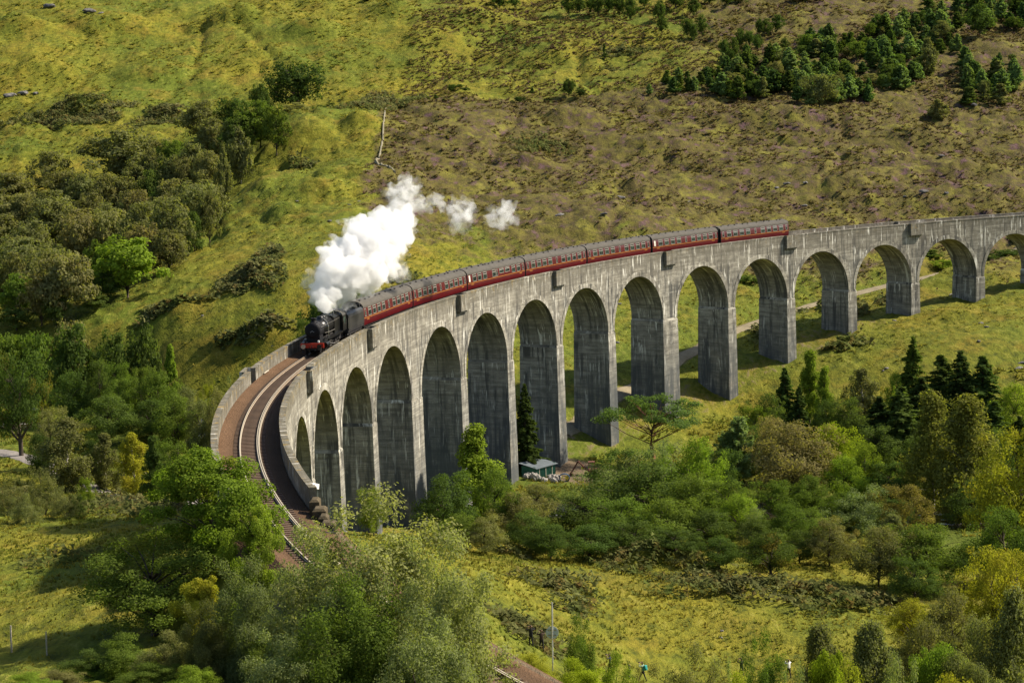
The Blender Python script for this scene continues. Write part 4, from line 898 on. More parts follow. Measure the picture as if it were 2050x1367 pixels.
    return tb.mesh('trunk_'+kind, bark, True, False), leaves_mesh('crown_'+kind, C, Nn, leaf, rng, T, np.zeros(len(C)), 1.9), W

PROTO = {}
def proto(kind, cls):
    key = (kind, cls)
    if key not in PROTO:
        nv, leaf, nl = {'n': (1, 0.150, 32000), 'm': (2, 0.185, 15000), 'f': (3, 0.38, 5200)}[cls]
        if kind in ('spruce', 'youngpine'): leaf *= 0.95
        if kind == 'scots': nl = int(nl*0.75); leaf *= 0.9
        if kind == 'willow': leaf *= 0.9; nl = int(nl*(1.0 if cls != 'n' else 1.45))
        PROTO[key] = [grow(kind, hash_seed(kind, cls, v), leaf, nl) for v in range(nv)]
    return PROTO[key]
def hash_seed(*a): return sum((i+1)*sum(ord(c)*(j+3) for j, c in enumerate(str(q))) for i, q in enumerate(a)) % 100003
PAL = dict(olive=(0.180, 0.188, 0.074), green=(0.120, 0.172, 0.034), dark=(0.060, 0.092, 0.027), deep=(0.088, 0.130, 0.034), lime=(0.265, 0.330, 0.030), tan=(0.205, 0.190, 0.082), silver=(0.185, 0.222, 0.092), yellow=(0.275, 0.285, 0.036), rust=(0.175, 0.155, 0.050), pine=(0.098, 0.160, 0.052), bluepine=(0.205, 0.285, 0.105), fresh=(0.180, 0.250, 0.034), birchlt=(0.195, 0.200, 0.050), silverlt=(0.235, 0.265, 0.105))
NAMES = dict(round='broadleaf_tree', oak='oak_tree', birch='birch_tree', tall='slender_tree', shrub='shrub', willow='willow_shrub', scots='scots_pine', weeping='weeping_birch', ash='ash_tree', spruce='spruce_tree', youngpine='young_pine')
TRNG = random.Random(12)
def plant(kind, cls, x, y, h, w, col, warm, label, cat, group=None, sink=0.15):
    P = proto(kind, cls); tm, cm, W0 = P[TRNG.randrange(len(P))]
    z = float(z_ground(np.array([x]), np.array([y]))[0]) - sink
    r = empty(NAMES[kind], (x, y, z), TRNG.uniform(0, 6.28)); r.scale = (w/W0, w/W0, h/10.0)
    tag(r, label, cat, group)
    link(bpy.data.objects.new('trunk', tm), r)
    c = link(bpy.data.objects.new('crown', cm), r); b = PAL[col]; v = TRNG.uniform(0.86, 1.14); g = TRNG.uniform(0.93, 1.07)
    c.color = (b[0]*v*g, b[1]*v, b[2]*v, warm)
    return r
TLAB = [
('broad dome-shaped olive tree standing highest over the gully wood', 'tree', ''),
('olive grey-green tree at the edge of the gully wood near the bright green tree', 'tree', 'edge of the gully wood, olive the bright green tree'),
('olive grey-green tree at the edge of the gully wood', 'tree', 'edge of the gully wood, olive'),
('olive grey-green tree at the edge of the gully wood near the slim spur birch', 'tree', 'edge of the gully wood, olive the slim spur birch'),
('olive grey-green tree at the edge of the gully wood near the big dome tree', 'tree', 'edge of the gully wood, olive the big dome tree'),
('brownish tree at the edge of the gully wood', 'tree', 'edge of the gully wood, tan'),
('brownish tree at the edge of the gully wood near the bright green tree', 'tree', 'edge of the gully wood, tan the bright green tree'),
('brownish tree at the edge of the gully wood near the slim spur birch', 'tree', 'edge of the gully wood, tan the slim spur birch'),
('dark green tree at the edge of the gully wood', 'tree', 'edge of the gully wood, deep'),
('dark green tree at the edge of the gully wood near the bright green tree', 'tree', 'edge of the gully wood, deep the bright green tree'),
('dark green tree at the edge of the gully wood near the slim spur birch', 'tree', 'edge of the gully wood, deep the slim spur birch'),
('fresh green tree at the edge of the gully wood near the bright green tree', 'tree', 'edge of the gully wood, green the bright green tree'),
('fresh green tree at the edge of the gully wood near the big dome tree', 'tree', 'edge of the gully wood, green the big dome tree'),
('olive grey-green tree in the gully wood beside the grassy spur near the big dome tree', 'tree', 'birch wood in the gully behind the viaduct, olive the big dome tree'),
('olive grey-green tree in the gully wood beside the grassy spur near the slim spur birch', 'tree', 'birch wood in the gully behind the viaduct, olive the slim spur birch'),
('olive grey-green tree in the gully wood beside the grassy spur', 'tree', 'birch wood in the gully behind the viaduct, olive'),
('olive grey-green tree in the gully wood beside the grassy spur near the bright green tree', 'tree', 'birch wood in the gully behind the viaduct, olive the bright green tree'),
('brownish tree in the gully wood beside the grassy spur near the slim spur birch', 'tree', 'birch wood in the gully behind the viaduct, tan the slim spur birch'),
('brownish tree in the gully wood beside the grassy spur near the bright green tree', 'tree', 'birch wood in the gully behind the viaduct, tan the bright green tree'),
('brownish tree in the gully wood beside the grassy spur', 'tree', 'birch wood in the gully behind the viaduct, tan'),
('brownish tree in the gully wood beside the grassy spur near the big dome tree', 'tree', 'birch wood in the gully behind the viaduct, tan the big dome tree'),
('fresh green tree in the gully wood beside the grassy spur near the big dome tree', 'tree', 'birch wood in the gully behind the viaduct, green the big dome tree'),
('fresh green tree in the gully wood beside the grassy spur near the slim spur birch', 'tree', 'birch wood in the gully behind the viaduct, green the slim spur birch'),
('fresh green tree in the gully wood beside the grassy spur', 'tree', 'birch wood in the gully behind the viaduct, green'),
('rounded bright green tree with pale stems at the foot of the grassy spur', 'tree', ''),
('dark green bushy tree in the gully wood beside the grassy spur', 'tree', 'birch wood in the gully behind the viaduct, deep'),
('slim pale birch on the edge of the grassy spur', 'tree', ''),
('pale-stemmed birch leaning out over the spur edge', 'tree', ''),
('dark tree touching the big round oak on the hillside', 'tree', ''),
('big dark round oak standing alone on the open hillside', 'tree', ''),
('low olive bush at the foot of the big round oak', 'bush', ''),
('small dark bush right beside the big round oak', 'bush', ''),
('low green bush by the big round oak', 'bush', ''),
('dark green tree in the riverside wood beyond the road near the stream', 'tree', 'riverside wood left of the viaduct, deep the stream'),
('dark green tree in the riverside wood beyond the road near the roadside oak', 'tree', 'riverside wood left of the viaduct, deep the roadside oak'),
('dark green tree in the riverside wood beyond the road near the river bend', 'tree', 'riverside wood left of the viaduct, deep the river bend'),
('mid green tree in the riverside wood beyond the road near the stream', 'tree', 'riverside wood left of the viaduct, green the stream'),
('mid green tree in the riverside wood beyond the road near the river bend', 'tree', 'riverside wood left of the viaduct, green the river bend'),
('olive tree in the riverside wood beyond the road near the river bend', 'tree', 'riverside wood left of the viaduct, olive the river bend'),
('olive tree in the riverside wood beyond the road near the roadside oak', 'tree', 'riverside wood left of the viaduct, olive the roadside oak'),
('brownish crowned tree in the riverside wood beyond the road near the stream', 'tree', 'riverside wood left of the viaduct, tan the stream'),
('light green tree in the riverside wood beyond the road near the stream', 'tree', 'riverside wood left of the viaduct, fresh the stream'),
('grey-leaved bush in the riverside wood beyond the road near the river bend', 'tree', 'riverside wood left of the viaduct, silver the river bend'),
('yellowish bush in the riverside wood beyond the road near the river bend', 'tree', 'riverside wood left of the viaduct, yellow the river bend'),
('almost black tree in the riverside wood beyond the road near the lone roadside birch', 'tree', 'riverside wood left of the viaduct, dark the lone roadside birch'),
('oak with orange-tinged top beside the road, trunk in view', 'tree', ''),
('open-crowned birch standing alone at the road edge', 'tree', ''),
('thin birch by the bare patch beside the road', 'tree', ''),
('yellowing birch by the bare patch beside the road', 'tree', ''),
('narrow dark tree between the yellowing birch and the viaduct', 'tree', ''),
('round green tree below the outer parapet of the viaduct', 'tree', ''),
('olive willow scrub bush on the near side of the road near the yellowing birch', 'bush', 'willow scrub along the near side of the road the yellowing birch'),
('small bright bush at the bend of the road', 'bush', ''),
('small dark bush among the roadside willow scrub', 'bush', ''),
('tall bright-leaved ash with dark trunk outside the curve of the track', 'tree', ''),
('leafy ash sapling hard against the outer parapet end', 'tree', ''),
('broad dark tree with crooked trunk above the left field', 'tree', ''),
('yellow-green rowan in front of the tall ash', 'tree', ''),
('grey-green willow between the rowan and the big pale willow', 'bush', ''),
('olive willow bush below the yellow-green rowan', 'bush', ''),
('bright leafy bush in the scrub below the left field near the dark crooked tree', 'bush', 'scrub below the left field, fresh the dark crooked tree'),
('mid green bush in the scrub below the left field near the big pale willow', 'bush', 'scrub below the left field, green the big pale willow'),
('olive bush in the scrub below the left field near the dark crooked tree', 'bush', 'scrub below the left field, olive the dark crooked tree'),
('dark bush in the scrub below the left field near the big pale willow', 'bush', 'scrub below the left field, deep the big pale willow'),
('bright leafy bush in the scrub below the left field near the big pale willow', 'bush', 'scrub below the left field, fresh the big pale willow'),
('mid green bush in the scrub below the left field near the dark crooked tree', 'bush', 'scrub below the left field, green the dark crooked tree'),
('dark bush in the scrub below the left field near the dark crooked tree', 'bush', 'scrub below the left field, deep the dark crooked tree'),
('big pale-leaved willow crowding the track at the viaduct end', 'tree', ''),
('pale-leaved willow leaning against the big willow by the track', 'tree', ''),
('feathery pale willow on the outside of the track', 'tree', ''),
('pale willow wedged between the two big pale willows by the track', 'bush', ''),
('wide green willow under the big pale willow', 'bush', ''),
('grey-green willow thicket at the foot of the feathery willow', 'bush', ''),
('grey-green willow thicket under the leaning pale willow', 'bush', ''),
('bright sapling growing against a viaduct pier', 'tree', ''),
('yellow-green bush on the slope right of the track near the disc sign', 'bush', 'scrub on the slope right of the track, yellow the disc sign'),
('bright lime bush on the slope right of the track near the disc sign', 'bush', 'scrub on the slope right of the track, lime the disc sign'),
('fresh green bush on the slope right of the track near the disc sign', 'bush', 'scrub on the slope right of the track, fresh the disc sign'),
('olive willow bush on the slope right of the track near the disc sign', 'bush', 'scrub on the slope right of the track, olive the disc sign'),
('yellow-green bush on the slope right of the track near the lime rowan', 'bush', 'scrub on the slope right of the track, yellow the lime rowan'),
('rounded willow bush beside the grey disc sign', 'bush', ''),
('wide olive willow beside the walker in the turquoise pack', 'bush', ''),
('round willow between two photographers', 'bush', ''),
('feathery birch behind the person in white', 'tree', ''),
('lime green rowan in front of the feathery birch', 'tree', ''),
('feathery birch beside the lime green rowan', 'tree', ''),
('grey willow bush low on the right slope near the lime rowan', 'bush', 'grey willows low on the right slope the lime rowan'),
('grey willow bush low on the right slope near the disc sign', 'bush', 'grey willows low on the right slope the disc sign'),
('egg-shaped bush with rusty top at the wood edge beside the field', 'bush', ''),
('mid green tree in the mixed wood before the viaduct near the rusty-topped bush', 'tree', 'mixed wood in front of the viaduct, green the rusty-topped bush'),
('mid green tree in the mixed wood before the viaduct near the pointed tree', 'tree', 'mixed wood in front of the viaduct, green the pointed tree'),
('mid green tree in the mixed wood before the viaduct near the tan tree', 'tree', 'mixed wood in front of the viaduct, green the tan tree'),
('mid green tree in the mixed wood before the viaduct near the weeping birches', 'tree', 'mixed wood in front of the viaduct, green the weeping birches'),
('mid green tree in the mixed wood before the viaduct near the spreading green tree', 'tree', 'mixed wood in front of the viaduct, green the spreading green tree'),
('dark green tree in the mixed wood before the viaduct near the pointed tree', 'tree', 'mixed wood in front of the viaduct, deep the pointed tree'),
('dark green tree in the mixed wood before the viaduct near the rusty-topped bush', 'tree', 'mixed wood in front of the viaduct, deep the rusty-topped bush'),
('dark green tree in the mixed wood before the viaduct near the weeping birches', 'tree', 'mixed wood in front of the viaduct, deep the weeping birches'),
('dark green tree in the mixed wood before the viaduct near the spreading green tree', 'tree', 'mixed wood in front of the viaduct, deep the spreading green tree'),
('dark green tree in the mixed wood before the viaduct near the lime tree', 'tree', 'mixed wood in front of the viaduct, deep the lime tree'),
('dark green tree in the mixed wood before the viaduct near the slender sunlit birch', 'tree', 'mixed wood in front of the viaduct, deep the slender sunlit birch'),
('dark green tree in the mixed wood before the viaduct near the grey-green pine', 'tree', 'mixed wood in front of the viaduct, deep the grey-green pine'),
('dark green tree in the mixed wood before the viaduct near the tan tree', 'tree', 'mixed wood in front of the viaduct, deep the tan tree'),
('dark green tree in the mixed wood before the viaduct near the green hut', 'tree', 'mixed wood in front of the viaduct, deep the green hut'),
('silver-leaved willow in the mixed wood before the viaduct near the tan tree', 'bush', 'mixed wood in front of the viaduct, silver the tan tree'),
('silver-leaved willow in the mixed wood before the viaduct near the pointed tree', 'bush', 'mixed wood in front of the viaduct, silver the pointed tree'),
('silver-leaved willow in the mixed wood before the viaduct near the rusty-topped bush', 'bush', 'mixed wood in front of the viaduct, silver the rusty-topped bush'),
('silver-leaved willow in the mixed wood before the viaduct near the weeping birches', 'bush', 'mixed wood in front of the viaduct, silver the weeping birches'),
('olive tree in the mixed wood before the viaduct near the pointed tree', 'tree', 'mixed wood in front of the viaduct, olive the pointed tree'),
('olive tree in the mixed wood before the viaduct near the rusty-topped bush', 'tree', 'mixed wood in front of the viaduct, olive the rusty-topped bush'),
('olive tree in the mixed wood before the viaduct near the larch', 'tree', 'mixed wood in front of the viaduct, olive the larch'),
('olive tree in the mixed wood before the viaduct near the spreading green tree', 'tree', 'mixed wood in front of the viaduct, olive the spreading green tree'),
('olive tree in the mixed wood before the viaduct near the drooping birch', 'tree', 'mixed wood in front of the viaduct, olive the drooping birch'),
('fresh green tree in the mixed wood before the viaduct near the tan tree', 'tree', 'mixed wood in front of the viaduct, fresh the tan tree'),
('fresh green tree in the mixed wood before the viaduct near the rusty-topped bush', 'tree', 'mixed wood in front of the viaduct, fresh the rusty-topped bush'),
('fresh green tree in the mixed wood before the viaduct near the slender sunlit birch', 'tree', 'mixed wood in front of the viaduct, fresh the slender sunlit birch'),
('fresh green tree in the mixed wood before the viaduct near the larch', 'tree', 'mixed wood in front of the viaduct, fresh the larch'),
('fresh green tree in the mixed wood before the viaduct near the lime tree', 'tree', 'mixed wood in front of the viaduct, fresh the lime tree'),
('fresh green tree in the mixed wood before the viaduct near the drooping birch', 'tree', 'mixed wood in front of the viaduct, fresh the drooping birch'),
('rust-tinged tree in the mixed wood before the viaduct near the spreading green tree', 'tree', 'mixed wood in front of the viaduct, rust the spreading green tree'),
('rust-tinged tree in the mixed wood before the viaduct near the weeping birches', 'tree', 'mixed wood in front of the viaduct, rust the weeping birches'),
('rust-tinged tree in the mixed wood before the viaduct near the grey-green pine', 'tree', 'mixed wood in front of the viaduct, rust the grey-green pine'),
('yellow-green tree in the mixed wood before the viaduct near the spreading green tree', 'tree', 'mixed wood in front of the viaduct, yellow the spreading green tree'),
('yellow-green tree in the mixed wood before the viaduct near the lime rowan', 'tree', 'mixed wood in front of the viaduct, yellow the lime rowan'),
('large spreading green tree at the wood edge above the path', 'tree', ''),
('drooping birch with pale forked stem at the right of the field', 'tree', ''),
('big rounded tan-leaved tree in the middle of the wood', 'tree', ''),
('smaller tan tree beside the grey-green pine', 'tree', ''),
('vivid lime green tree catching the sun in the wood', 'tree', ''),
('tall weeping birch, one of the two highest crowns in the wood', 'tree', 'two tall weeping birches'),
('dark spruce on the slope before the far piers near the slender sunlit birch', 'tree', 'spruces on the slope before the far piers the slender sunlit birch'),
('dark spruce on the slope before the far piers near the larch', 'tree', 'spruces on the slope before the far piers the larch'),
('dark spruce on the slope before the far piers near the weeping birches', 'tree', 'spruces on the slope before the far piers the weeping birches'),
('bright green larch rising above the dark spruces', 'tree', ''),
('sunlit slender birch beside a far pier', 'tree', ''),
('sunlit slender birch with dark bare stem', 'tree', ''),
('spreading flat-topped pine with bare red limbs beside a pier', 'tree', ''),
('grey-green conical pine behind the tan tree', 'tree', ''),
('tall pointed bright green tree against the viaduct piers', 'tree', ''),
('dark spruce standing in an arch beside the green hut', 'tree', ''),
('dark tree behind the parapet beside the locomotive chimney', 'tree', ''),
('green tree rising behind the tender', 'tree', ''),
('dark bush behind the outer parapet beside the locomotive', 'bush', ''),
('small tree on the bank seen through the far arches', 'tree', 'trees seen through the far arches'),
('low green bush seen through an arch above the cart track', 'bush', ''),
('small lone bush on the open heather hillside', 'bush', 'scattered hillside bushes'),
('dark tree in the row along the top of the hill', 'tree', 'dark trees along the top of the hill'),
('rounded bush dotting the upper heather slope', 'bush', 'round bushes dotting the upper heather slope'),
('small broadleaf tree among the young pines of the hillside plantation', 'tree', 'broadleaf trees in the hillside plantation'),
('young pine in the hillside plantation', 'tree', 'young pines of the hillside plantation'),
('larger olive birch on the lower edge of the pine plantation', 'tree', ''),
('tall olive birch above the pine plantation', 'tree', ''),
('slender olive birch below the pine plantation', 'tree', ''),
('rounded dark tree above the pine plantation', 'tree', '')]
TREES = [
('round','f',-104.4,558,15.8,20.5,'olive',0.1,0),
('round','f',-67.4,405.2,13.3,9.4,'olive',0.1,1),
('round','f',-69.1,455.1,11.8,10.6,'olive',0.1,2),
('round','f',-66.8,456.6,9.4,6.7,'olive',0.1,2),
('round','f',-66.3,395.8,8.6,7.8,'olive',0.1,1),
('round','f',-94.4,483.9,17.9,11.3,'olive',0.1,2),
('round','f',-78.3,532.7,11.0,9.1,'olive',0.1,3),
('round','f',-82.6,538.6,12.4,7.9,'olive',0.1,3),
('round','f',-71.9,544.1,11.6,9.3,'olive',0.1,3),
('round','f',-80.8,564.5,12.2,9.7,'olive',0.1,4),
('round','f',-112.1,539.8,11.6,10.6,'olive',0.1,4),
('round','f',-74.3,416.7,14.2,9.2,'olive',0.1,1),
('round','f',-114.2,471.1,14.0,12.7,'olive',0.1,2),
('round','f',-116.4,522.6,14.5,12.8,'olive',0.1,4),
('round','f',-105.2,464.3,13.0,10.2,'olive',0.1,2),
('round','f',-125.8,529.7,11.7,10.4,'olive',0.1,4),
('round','f',-130.9,538.6,13.2,12.5,'olive',0.1,4),
('round','f',-100.8,483.4,18.6,11.8,'tan',0.3,5),
('round','f',-71.1,398.5,10.8,7.3,'tan',0.3,6),
('round','f',-82.1,372.3,13.6,10.9,'tan',0.3,6),
('round','f',-86.4,373.1,9.4,8.2,'tan',0.3,6),
('round','f',-84.3,537.4,9.9,7.2,'tan',0.3,7),
('round','f',-93.8,515.1,12.1,8.8,'tan',0.3,7),
('round','f',-69.7,450.0,5.6,5.5,'deep',0.1,8),
('round','f',-76.6,373.1,4.0,5.5,'deep',0.1,9),
('round','f',-79.8,382.8,6.3,5.6,'deep',0.1,9),
('round','f',-91.0,372.7,4.6,6.4,'deep',0.1,9),
('round','f',-83.3,371.4,6.4,5.5,'deep',0.1,9),
('round','f',-88.7,515.1,10.5,7.6,'deep',0.1,10),
('round','f',-75.5,381.5,6.2,5.6,'deep',0.1,9),
('round','f',-91.4,377.3,8.4,6.9,'green',0.1,11),
('round','f',-80.1,401.2,9.4,6.9,'green',0.1,11),
('round','f',-89.6,549.6,12.7,8.7,'green',0.1,12),
('round','f',-122.7,552,13.2,12.1,'olive',0.15,13),
('round','f',-112.2,540,11.6,8.9,'olive',0.15,13),
('round','f',-116.9,544,13.0,11.2,'olive',0.15,13),
('round','f',-105.7,536,13.4,8.8,'olive',0.15,13),
('round','f',-101.6,536,12.1,10.3,'olive',0.15,13),
('round','f',-98.6,544,12.8,9.0,'olive',0.15,13),
('round','f',-88.5,536,13.2,8.8,'olive',0.15,14),
('round','f',-77.0,524,13.1,8.6,'olive',0.15,14),
('round','f',-94.9,560,12.9,9.2,'olive',0.15,13),
('round','f',-82.8,540,12.4,8.1,'olive',0.15,14),
('round','f',-80.7,564,12.7,10.1,'olive',0.15,13),
('round','f',-86.0,580,12.4,14.3,'olive',0.15,13),
('round','f',-118.5,532,12.5,12.4,'olive',0.15,13),
('round','f',-118.8,524,12.5,10.1,'olive',0.15,13),
('round','f',-70.5,424,12.6,9.9,'olive',0.15,15),
('round','f',-87.8,492,12.8,10.8,'olive',0.15,14),
('round','f',-68.0,448,12.7,10.4,'olive',0.15,15),
('round','f',-85.2,516,12.5,11.3,'olive',0.15,14),
('round','f',-61.7,420,12.9,5.8,'olive',0.15,16),
('round','f',-99.1,508,12.8,11.1,'olive',0.15,14),
('round','f',-106.1,496,12.7,9.5,'olive',0.15,15),
('round','f',-67.0,400,8.1,8.2,'olive',0.15,16),
('round','f',-130.6,540,13.1,13.3,'olive',0.15,13),
('round','f',-130.2,532,12.1,11.7,'olive',0.15,13),
('round','f',-125.4,528,12.6,9.4,'olive',0.15,13),
('round','f',-118.3,488,12.8,13.4,'olive',0.15,15),
('round','f',-99.7,440,12.7,9.0,'olive',0.15,15),
('round','f',-106.5,444,12.9,9.1,'olive',0.15,15),
('round','f',-102.1,504,12.4,9.7,'olive',0.15,14),
('round','f',-119.1,508,12.6,11.1,'olive',0.15,15),
('round','f',-128.5,516,11.8,11.3,'olive',0.15,15),
('round','f',-91.0,484,12.6,9.3,'olive',0.15,14),
('round','f',-95.5,548,13.0,7.5,'olive',0.15,13),
('round','f',-108.0,528,12.3,8.7,'olive',0.15,13),
('round','f',-111.0,448,12.8,8.6,'olive',0.15,15),
('round','f',-85.0,532,12.2,7.3,'olive',0.15,14),
('round','f',-93.2,512,13.2,8.4,'tan',0.5,17),
('round','f',-107.6,516,12.6,12.0,'tan',0.5,17),
('round','f',-71.4,400,10.6,7.1,'tan',0.5,18),
('round','f',-101.5,460,12.7,12.6,'tan',0.5,19),
('round','f',-100.1,432,8.1,8.9,'tan',0.5,19),
('round','f',-85.3,544,8.8,6.7,'tan',0.5,20),
('round','f',-90.0,552,12.2,9.1,'green',0.15,21),
('round','f',-65.8,548,12.2,10.5,'green',0.15,22),
('round','f',-94.2,472,11.4,7.8,'green',0.15,23),
('round','f',-103.6,428,9.8,7.0,'green',0.15,23),
('round','f',-60.7,540,13.0,8.1,'green',0.15,22),
('round','f',-69.2,544,11.9,9.0,'green',0.15,22),
('round','f',-71.9,381.5,11.5,12.1,'fresh',0.0,24),
('round','f',-76.0,572,12.8,8.6,'deep',0.15,25),
('shrub','f',-90.3,524,7.9,6.5,'deep',0.15,25),
('shrub','f',-64.4,416,8.3,5.1,'deep',0.15,25),
('round','f',-92.9,532,12.3,8.0,'deep',0.15,25),
('round','f',-90.3,440,1.2,6.6,'deep',0.15,25),
('round','f',-96.7,464,6.1,6.4,'deep',0.15,25),
('round','f',-104.5,428,3.4,7.0,'deep',0.15,25),
('round','f',-71.9,544,12.1,9.0,'deep',0.15,25),
('round','f',-102.2,456,3.6,7.5,'deep',0.15,25),
('round','f',-87.9,444,4.8,6.1,'deep',0.15,25),
('birch','f',-71.9,518,15.8,3.8,'olive',0.0,26),
('birch','f',-69.1,530,14.9,5.5,'olive',0.0,27),
('round','f',-70.6,592,10.7,6.5,'deep',0.0,28),
('oak','f',-61.1,602,14.6,18.4,'dark',0.0,29),
('shrub','f',-59.9,583,2.6,9.3,'olive',0.0,30),
('shrub','f',-50.3,590,2.1,3.5,'dark',0.0,31),
('shrub','f',-54.0,588,2.1,6.0,'deep',0.0,32),
('round','f',-67.2,340,16.4,5.8,'deep',0.0,33),
('round','f',-61.0,335,17.2,6.6,'deep',0.0,33),
('round','m',-70.7,323,10.5,7.5,'deep',0.0,33),
('round','m',-59.9,298,7.7,9.1,'deep',0.0,34),
('round','m',-54.0,300,6.4,7.7,'deep',0.0,35),
('round','f',-73.6,340,17.9,9.2,'deep',0.0,35),
('round','m',-66.2,323,11.7,5.9,'deep',0.0,33),
('round','f',-87.0,350,16.9,7.3,'green',0.0,36),
('round','f',-81.8,350,16.7,8.1,'green',0.0,36),
('round','m',-61.9,320,10.8,5.1,'green',0.0,37),
('round','m',-58.8,318,9.3,4.7,'green',0.0,37),
('round','m',-54.1,308,7.8,6.8,'green',0.0,37),
('round','m',-49.1,293,9.6,7.5,'green',0.0,37),
('round','m',-60.1,308,7.5,5.3,'green',0.0,37),
('round','m',-48.3,298,8.9,6.2,'olive',0.0,38),
('round','m',-42.4,288,12.2,4.2,'olive',0.0,38),
('round','m',-64.5,280,8.9,4.8,'olive',0.0,39),
('round','m',-45.1,290,10.0,5.0,'olive',0.0,38),
('round','f',-77.2,355,14.0,6.5,'tan',0.4,40),
('tall','f',-56.6,335,12.4,3.0,'fresh',0.0,41),
('shrub','m',-41.6,300,10.6,3.3,'silver',0.0,42),
('shrub','m',-45.5,303,8.3,2.7,'yellow',0.0,43),
('round','m',-63.4,268,7.1,3.9,'dark',0.0,44),
('round','m',-57.0,273,6.0,4.0,'dark',0.0,44),
('oak','m',-71.1,290,15.2,8.5,'deep',0.5,45),
('birch','m',-58.8,264,10.3,6.8,'olive',0.0,46),
('birch','m',-54.7,268,8.0,4.3,'olive',0.0,47),
('birch','m',-50.2,264,8.8,4.4,'yellow',0.4,48),
('tall','m',-46.4,258,8.9,3.8,'deep',0.0,49),
('round','m',-41.1,244,8.6,4.8,'green',0.0,50),
('willow','m',-55.3,235,5.9,5.2,'olive',0.0,51),
('willow','m',-59.1,235,4.9,4.3,'olive',0.0,51),
('willow','m',-51.6,230,3.6,3.9,'olive',0.0,51),
('willow','m',-55.3,226,3.5,4.4,'olive',0.0,51),
('shrub','m',-51.3,240,4.2,2.5,'fresh',0.0,52),
('shrub','m',-50.4,231,3.1,2.3,'dark',0.0,53),
('ash','n',-19.5,128,8.8,8.5,'fresh',0.25,54),
('ash','n',-15.2,116,6.9,3.4,'fresh',0.2,55),
('oak','n',-23.1,126,6.0,10.2,'green',0.3,56),
('ash','n',-18.7,117,5.3,3.4,'yellow',0.5,57),
('willow','n',-14.8,108,7.1,5.0,'silver',0.0,58),
('willow','n',-17.2,108,4.8,3.7,'olive',0.0,59),
('shrub','n',-23.7,112,1.5,3.8,'fresh',0.0,60),
('shrub','n',-19.8,106,1.3,3.4,'green',0.0,61),
('shrub','n',-25.3,108,1.2,3.2,'olive',0.0,62),
('shrub','n',-15.5,108,2.8,4.0,'deep',0.0,63),
('shrub','n',-17.3,104,2.0,3.3,'fresh',0.0,64),
('shrub','n',-12.7,106,3.5,4.4,'green',0.0,61),
('shrub','n',-25.7,104,1.2,3.1,'fresh',0.0,64),
('shrub','n',-22.2,112,2.7,4.1,'green',0.0,65),
('shrub','n',-19.3,110,3.0,3.5,'olive',0.0,62),
('shrub','n',-15.7,110,4.4,3.8,'fresh',0.0,64),
('shrub','n',-24.2,112,1.9,3.6,'deep',0.0,66),
('willow','n',-7.0,97,9.8,10.0,'silverlt',0.0,67),
('willow','n',-10.5,101,8.9,5.9,'silverlt',0.0,68),
('willow','n',-3.4,91,8.5,6.0,'silverlt',0.0,69),
('willow','n',-8.2,95,9.1,5.8,'silverlt',0.0,70),
('willow','n',-7.6,90,7.6,7.3,'green',0.0,71),
('willow','n',-4.0,85,6.7,5.8,'silver',0.0,72),
('willow','n',-10.9,90,4.7,5.7,'silver',0.0,73),
('round','m',-15.2,212,5.3,3.1,'fresh',0.0,74),
('shrub','n',0.5,103,1.3,2.5,'yellow',0.0,75),
('shrub','n',2.8,103,3.0,3.3,'lime',0.0,76),
('shrub','n',5.2,110,5.6,2.7,'fresh',0.0,77),
('willow','n',7.3,112,5.3,3.0,'olive',0.0,78),
('shrub','n',13.2,120,7.9,3.5,'lime',0.0,76),
('willow','n',21.9,132,11.3,4.2,'yellow',0.0,79),
('willow','n',4.3,142,8.1,3.3,'green',0.0,80),
('willow','n',10.9,124,8.7,4.9,'olive',0.0,81),
('willow','n',18.3,150,11.0,4.4,'green',0.0,82),
('birch','n',22.9,152,13.0,4.8,'olive',0.0,83),
('ash','n',22.5,146,12.7,3.9,'lime',0.0,84),
('birch','n',26.9,152,13.6,5.2,'olive',0.0,85),
('willow','n',17.7,128,9.7,3.4,'silver',0.0,86),
('willow','n',25.8,135,12.0,4.3,'silver',0.0,86),
('willow','n',12.6,126,8.9,2.8,'silver',0.0,87),
('round','m',27.1,214,6.0,6.2,'deep',0.7,88),
('round','m',31.4,235,5.5,5.4,'green',0.0,89),
('round','m',34.8,238,4.3,5.4,'green',0.0,89),
('round','m',-2.5,240,8.8,6.1,'green',0.0,90),
('round','m',12.3,238,5.4,8.3,'green',0.0,90),
('round','m',21.8,245,7.7,7.9,'green',0.0,90),
('round','m',-6.4,225,4.2,6.4,'green',0.0,90),
('round','m',25.8,245,6.5,6.6,'green',0.0,91),
('round','m',17.4,235,6.1,7.6,'green',0.0,89),
('round','m',40.3,246,4.6,5.3,'green',0.0,92),
('round','m',33.1,252,5.7,6.1,'green',0.0,91),
('round','m',37.3,255,5.8,5.5,'green',0.0,91),
('round','m',52.3,215,9.0,7.5,'green',0.0,93),
('round','m',-8.3,235,8.0,7.9,'deep',0.0,94),
('round','m',8.4,245,5.5,9.6,'deep',0.0,94),
('round','m',16.7,250,8.6,11.4,'deep',0.0,94),
('round','m',1.5,228,4.9,6.4,'deep',0.0,94),
('round','m',22.6,235,4.8,6.6,'deep',0.0,95),
('round','m',3.7,224,4.3,5.7,'deep',0.0,95),
('round','m',8.2,226,4.2,6.7,'deep',0.0,95),
('round','m',13.4,228,4.2,6.8,'deep',0.0,95),
('round','m',17.6,224,2.9,6.0,'deep',0.0,95),
('round','m',22.4,222,3.7,5.4,'deep',0.0,95),
('round','m',28.1,232,4.4,5.0,'deep',0.0,95),
('round','m',46.5,250,3.4,6.1,'deep',0.0,96),
('round','m',31.9,226,4.2,4.9,'deep',0.0,95),
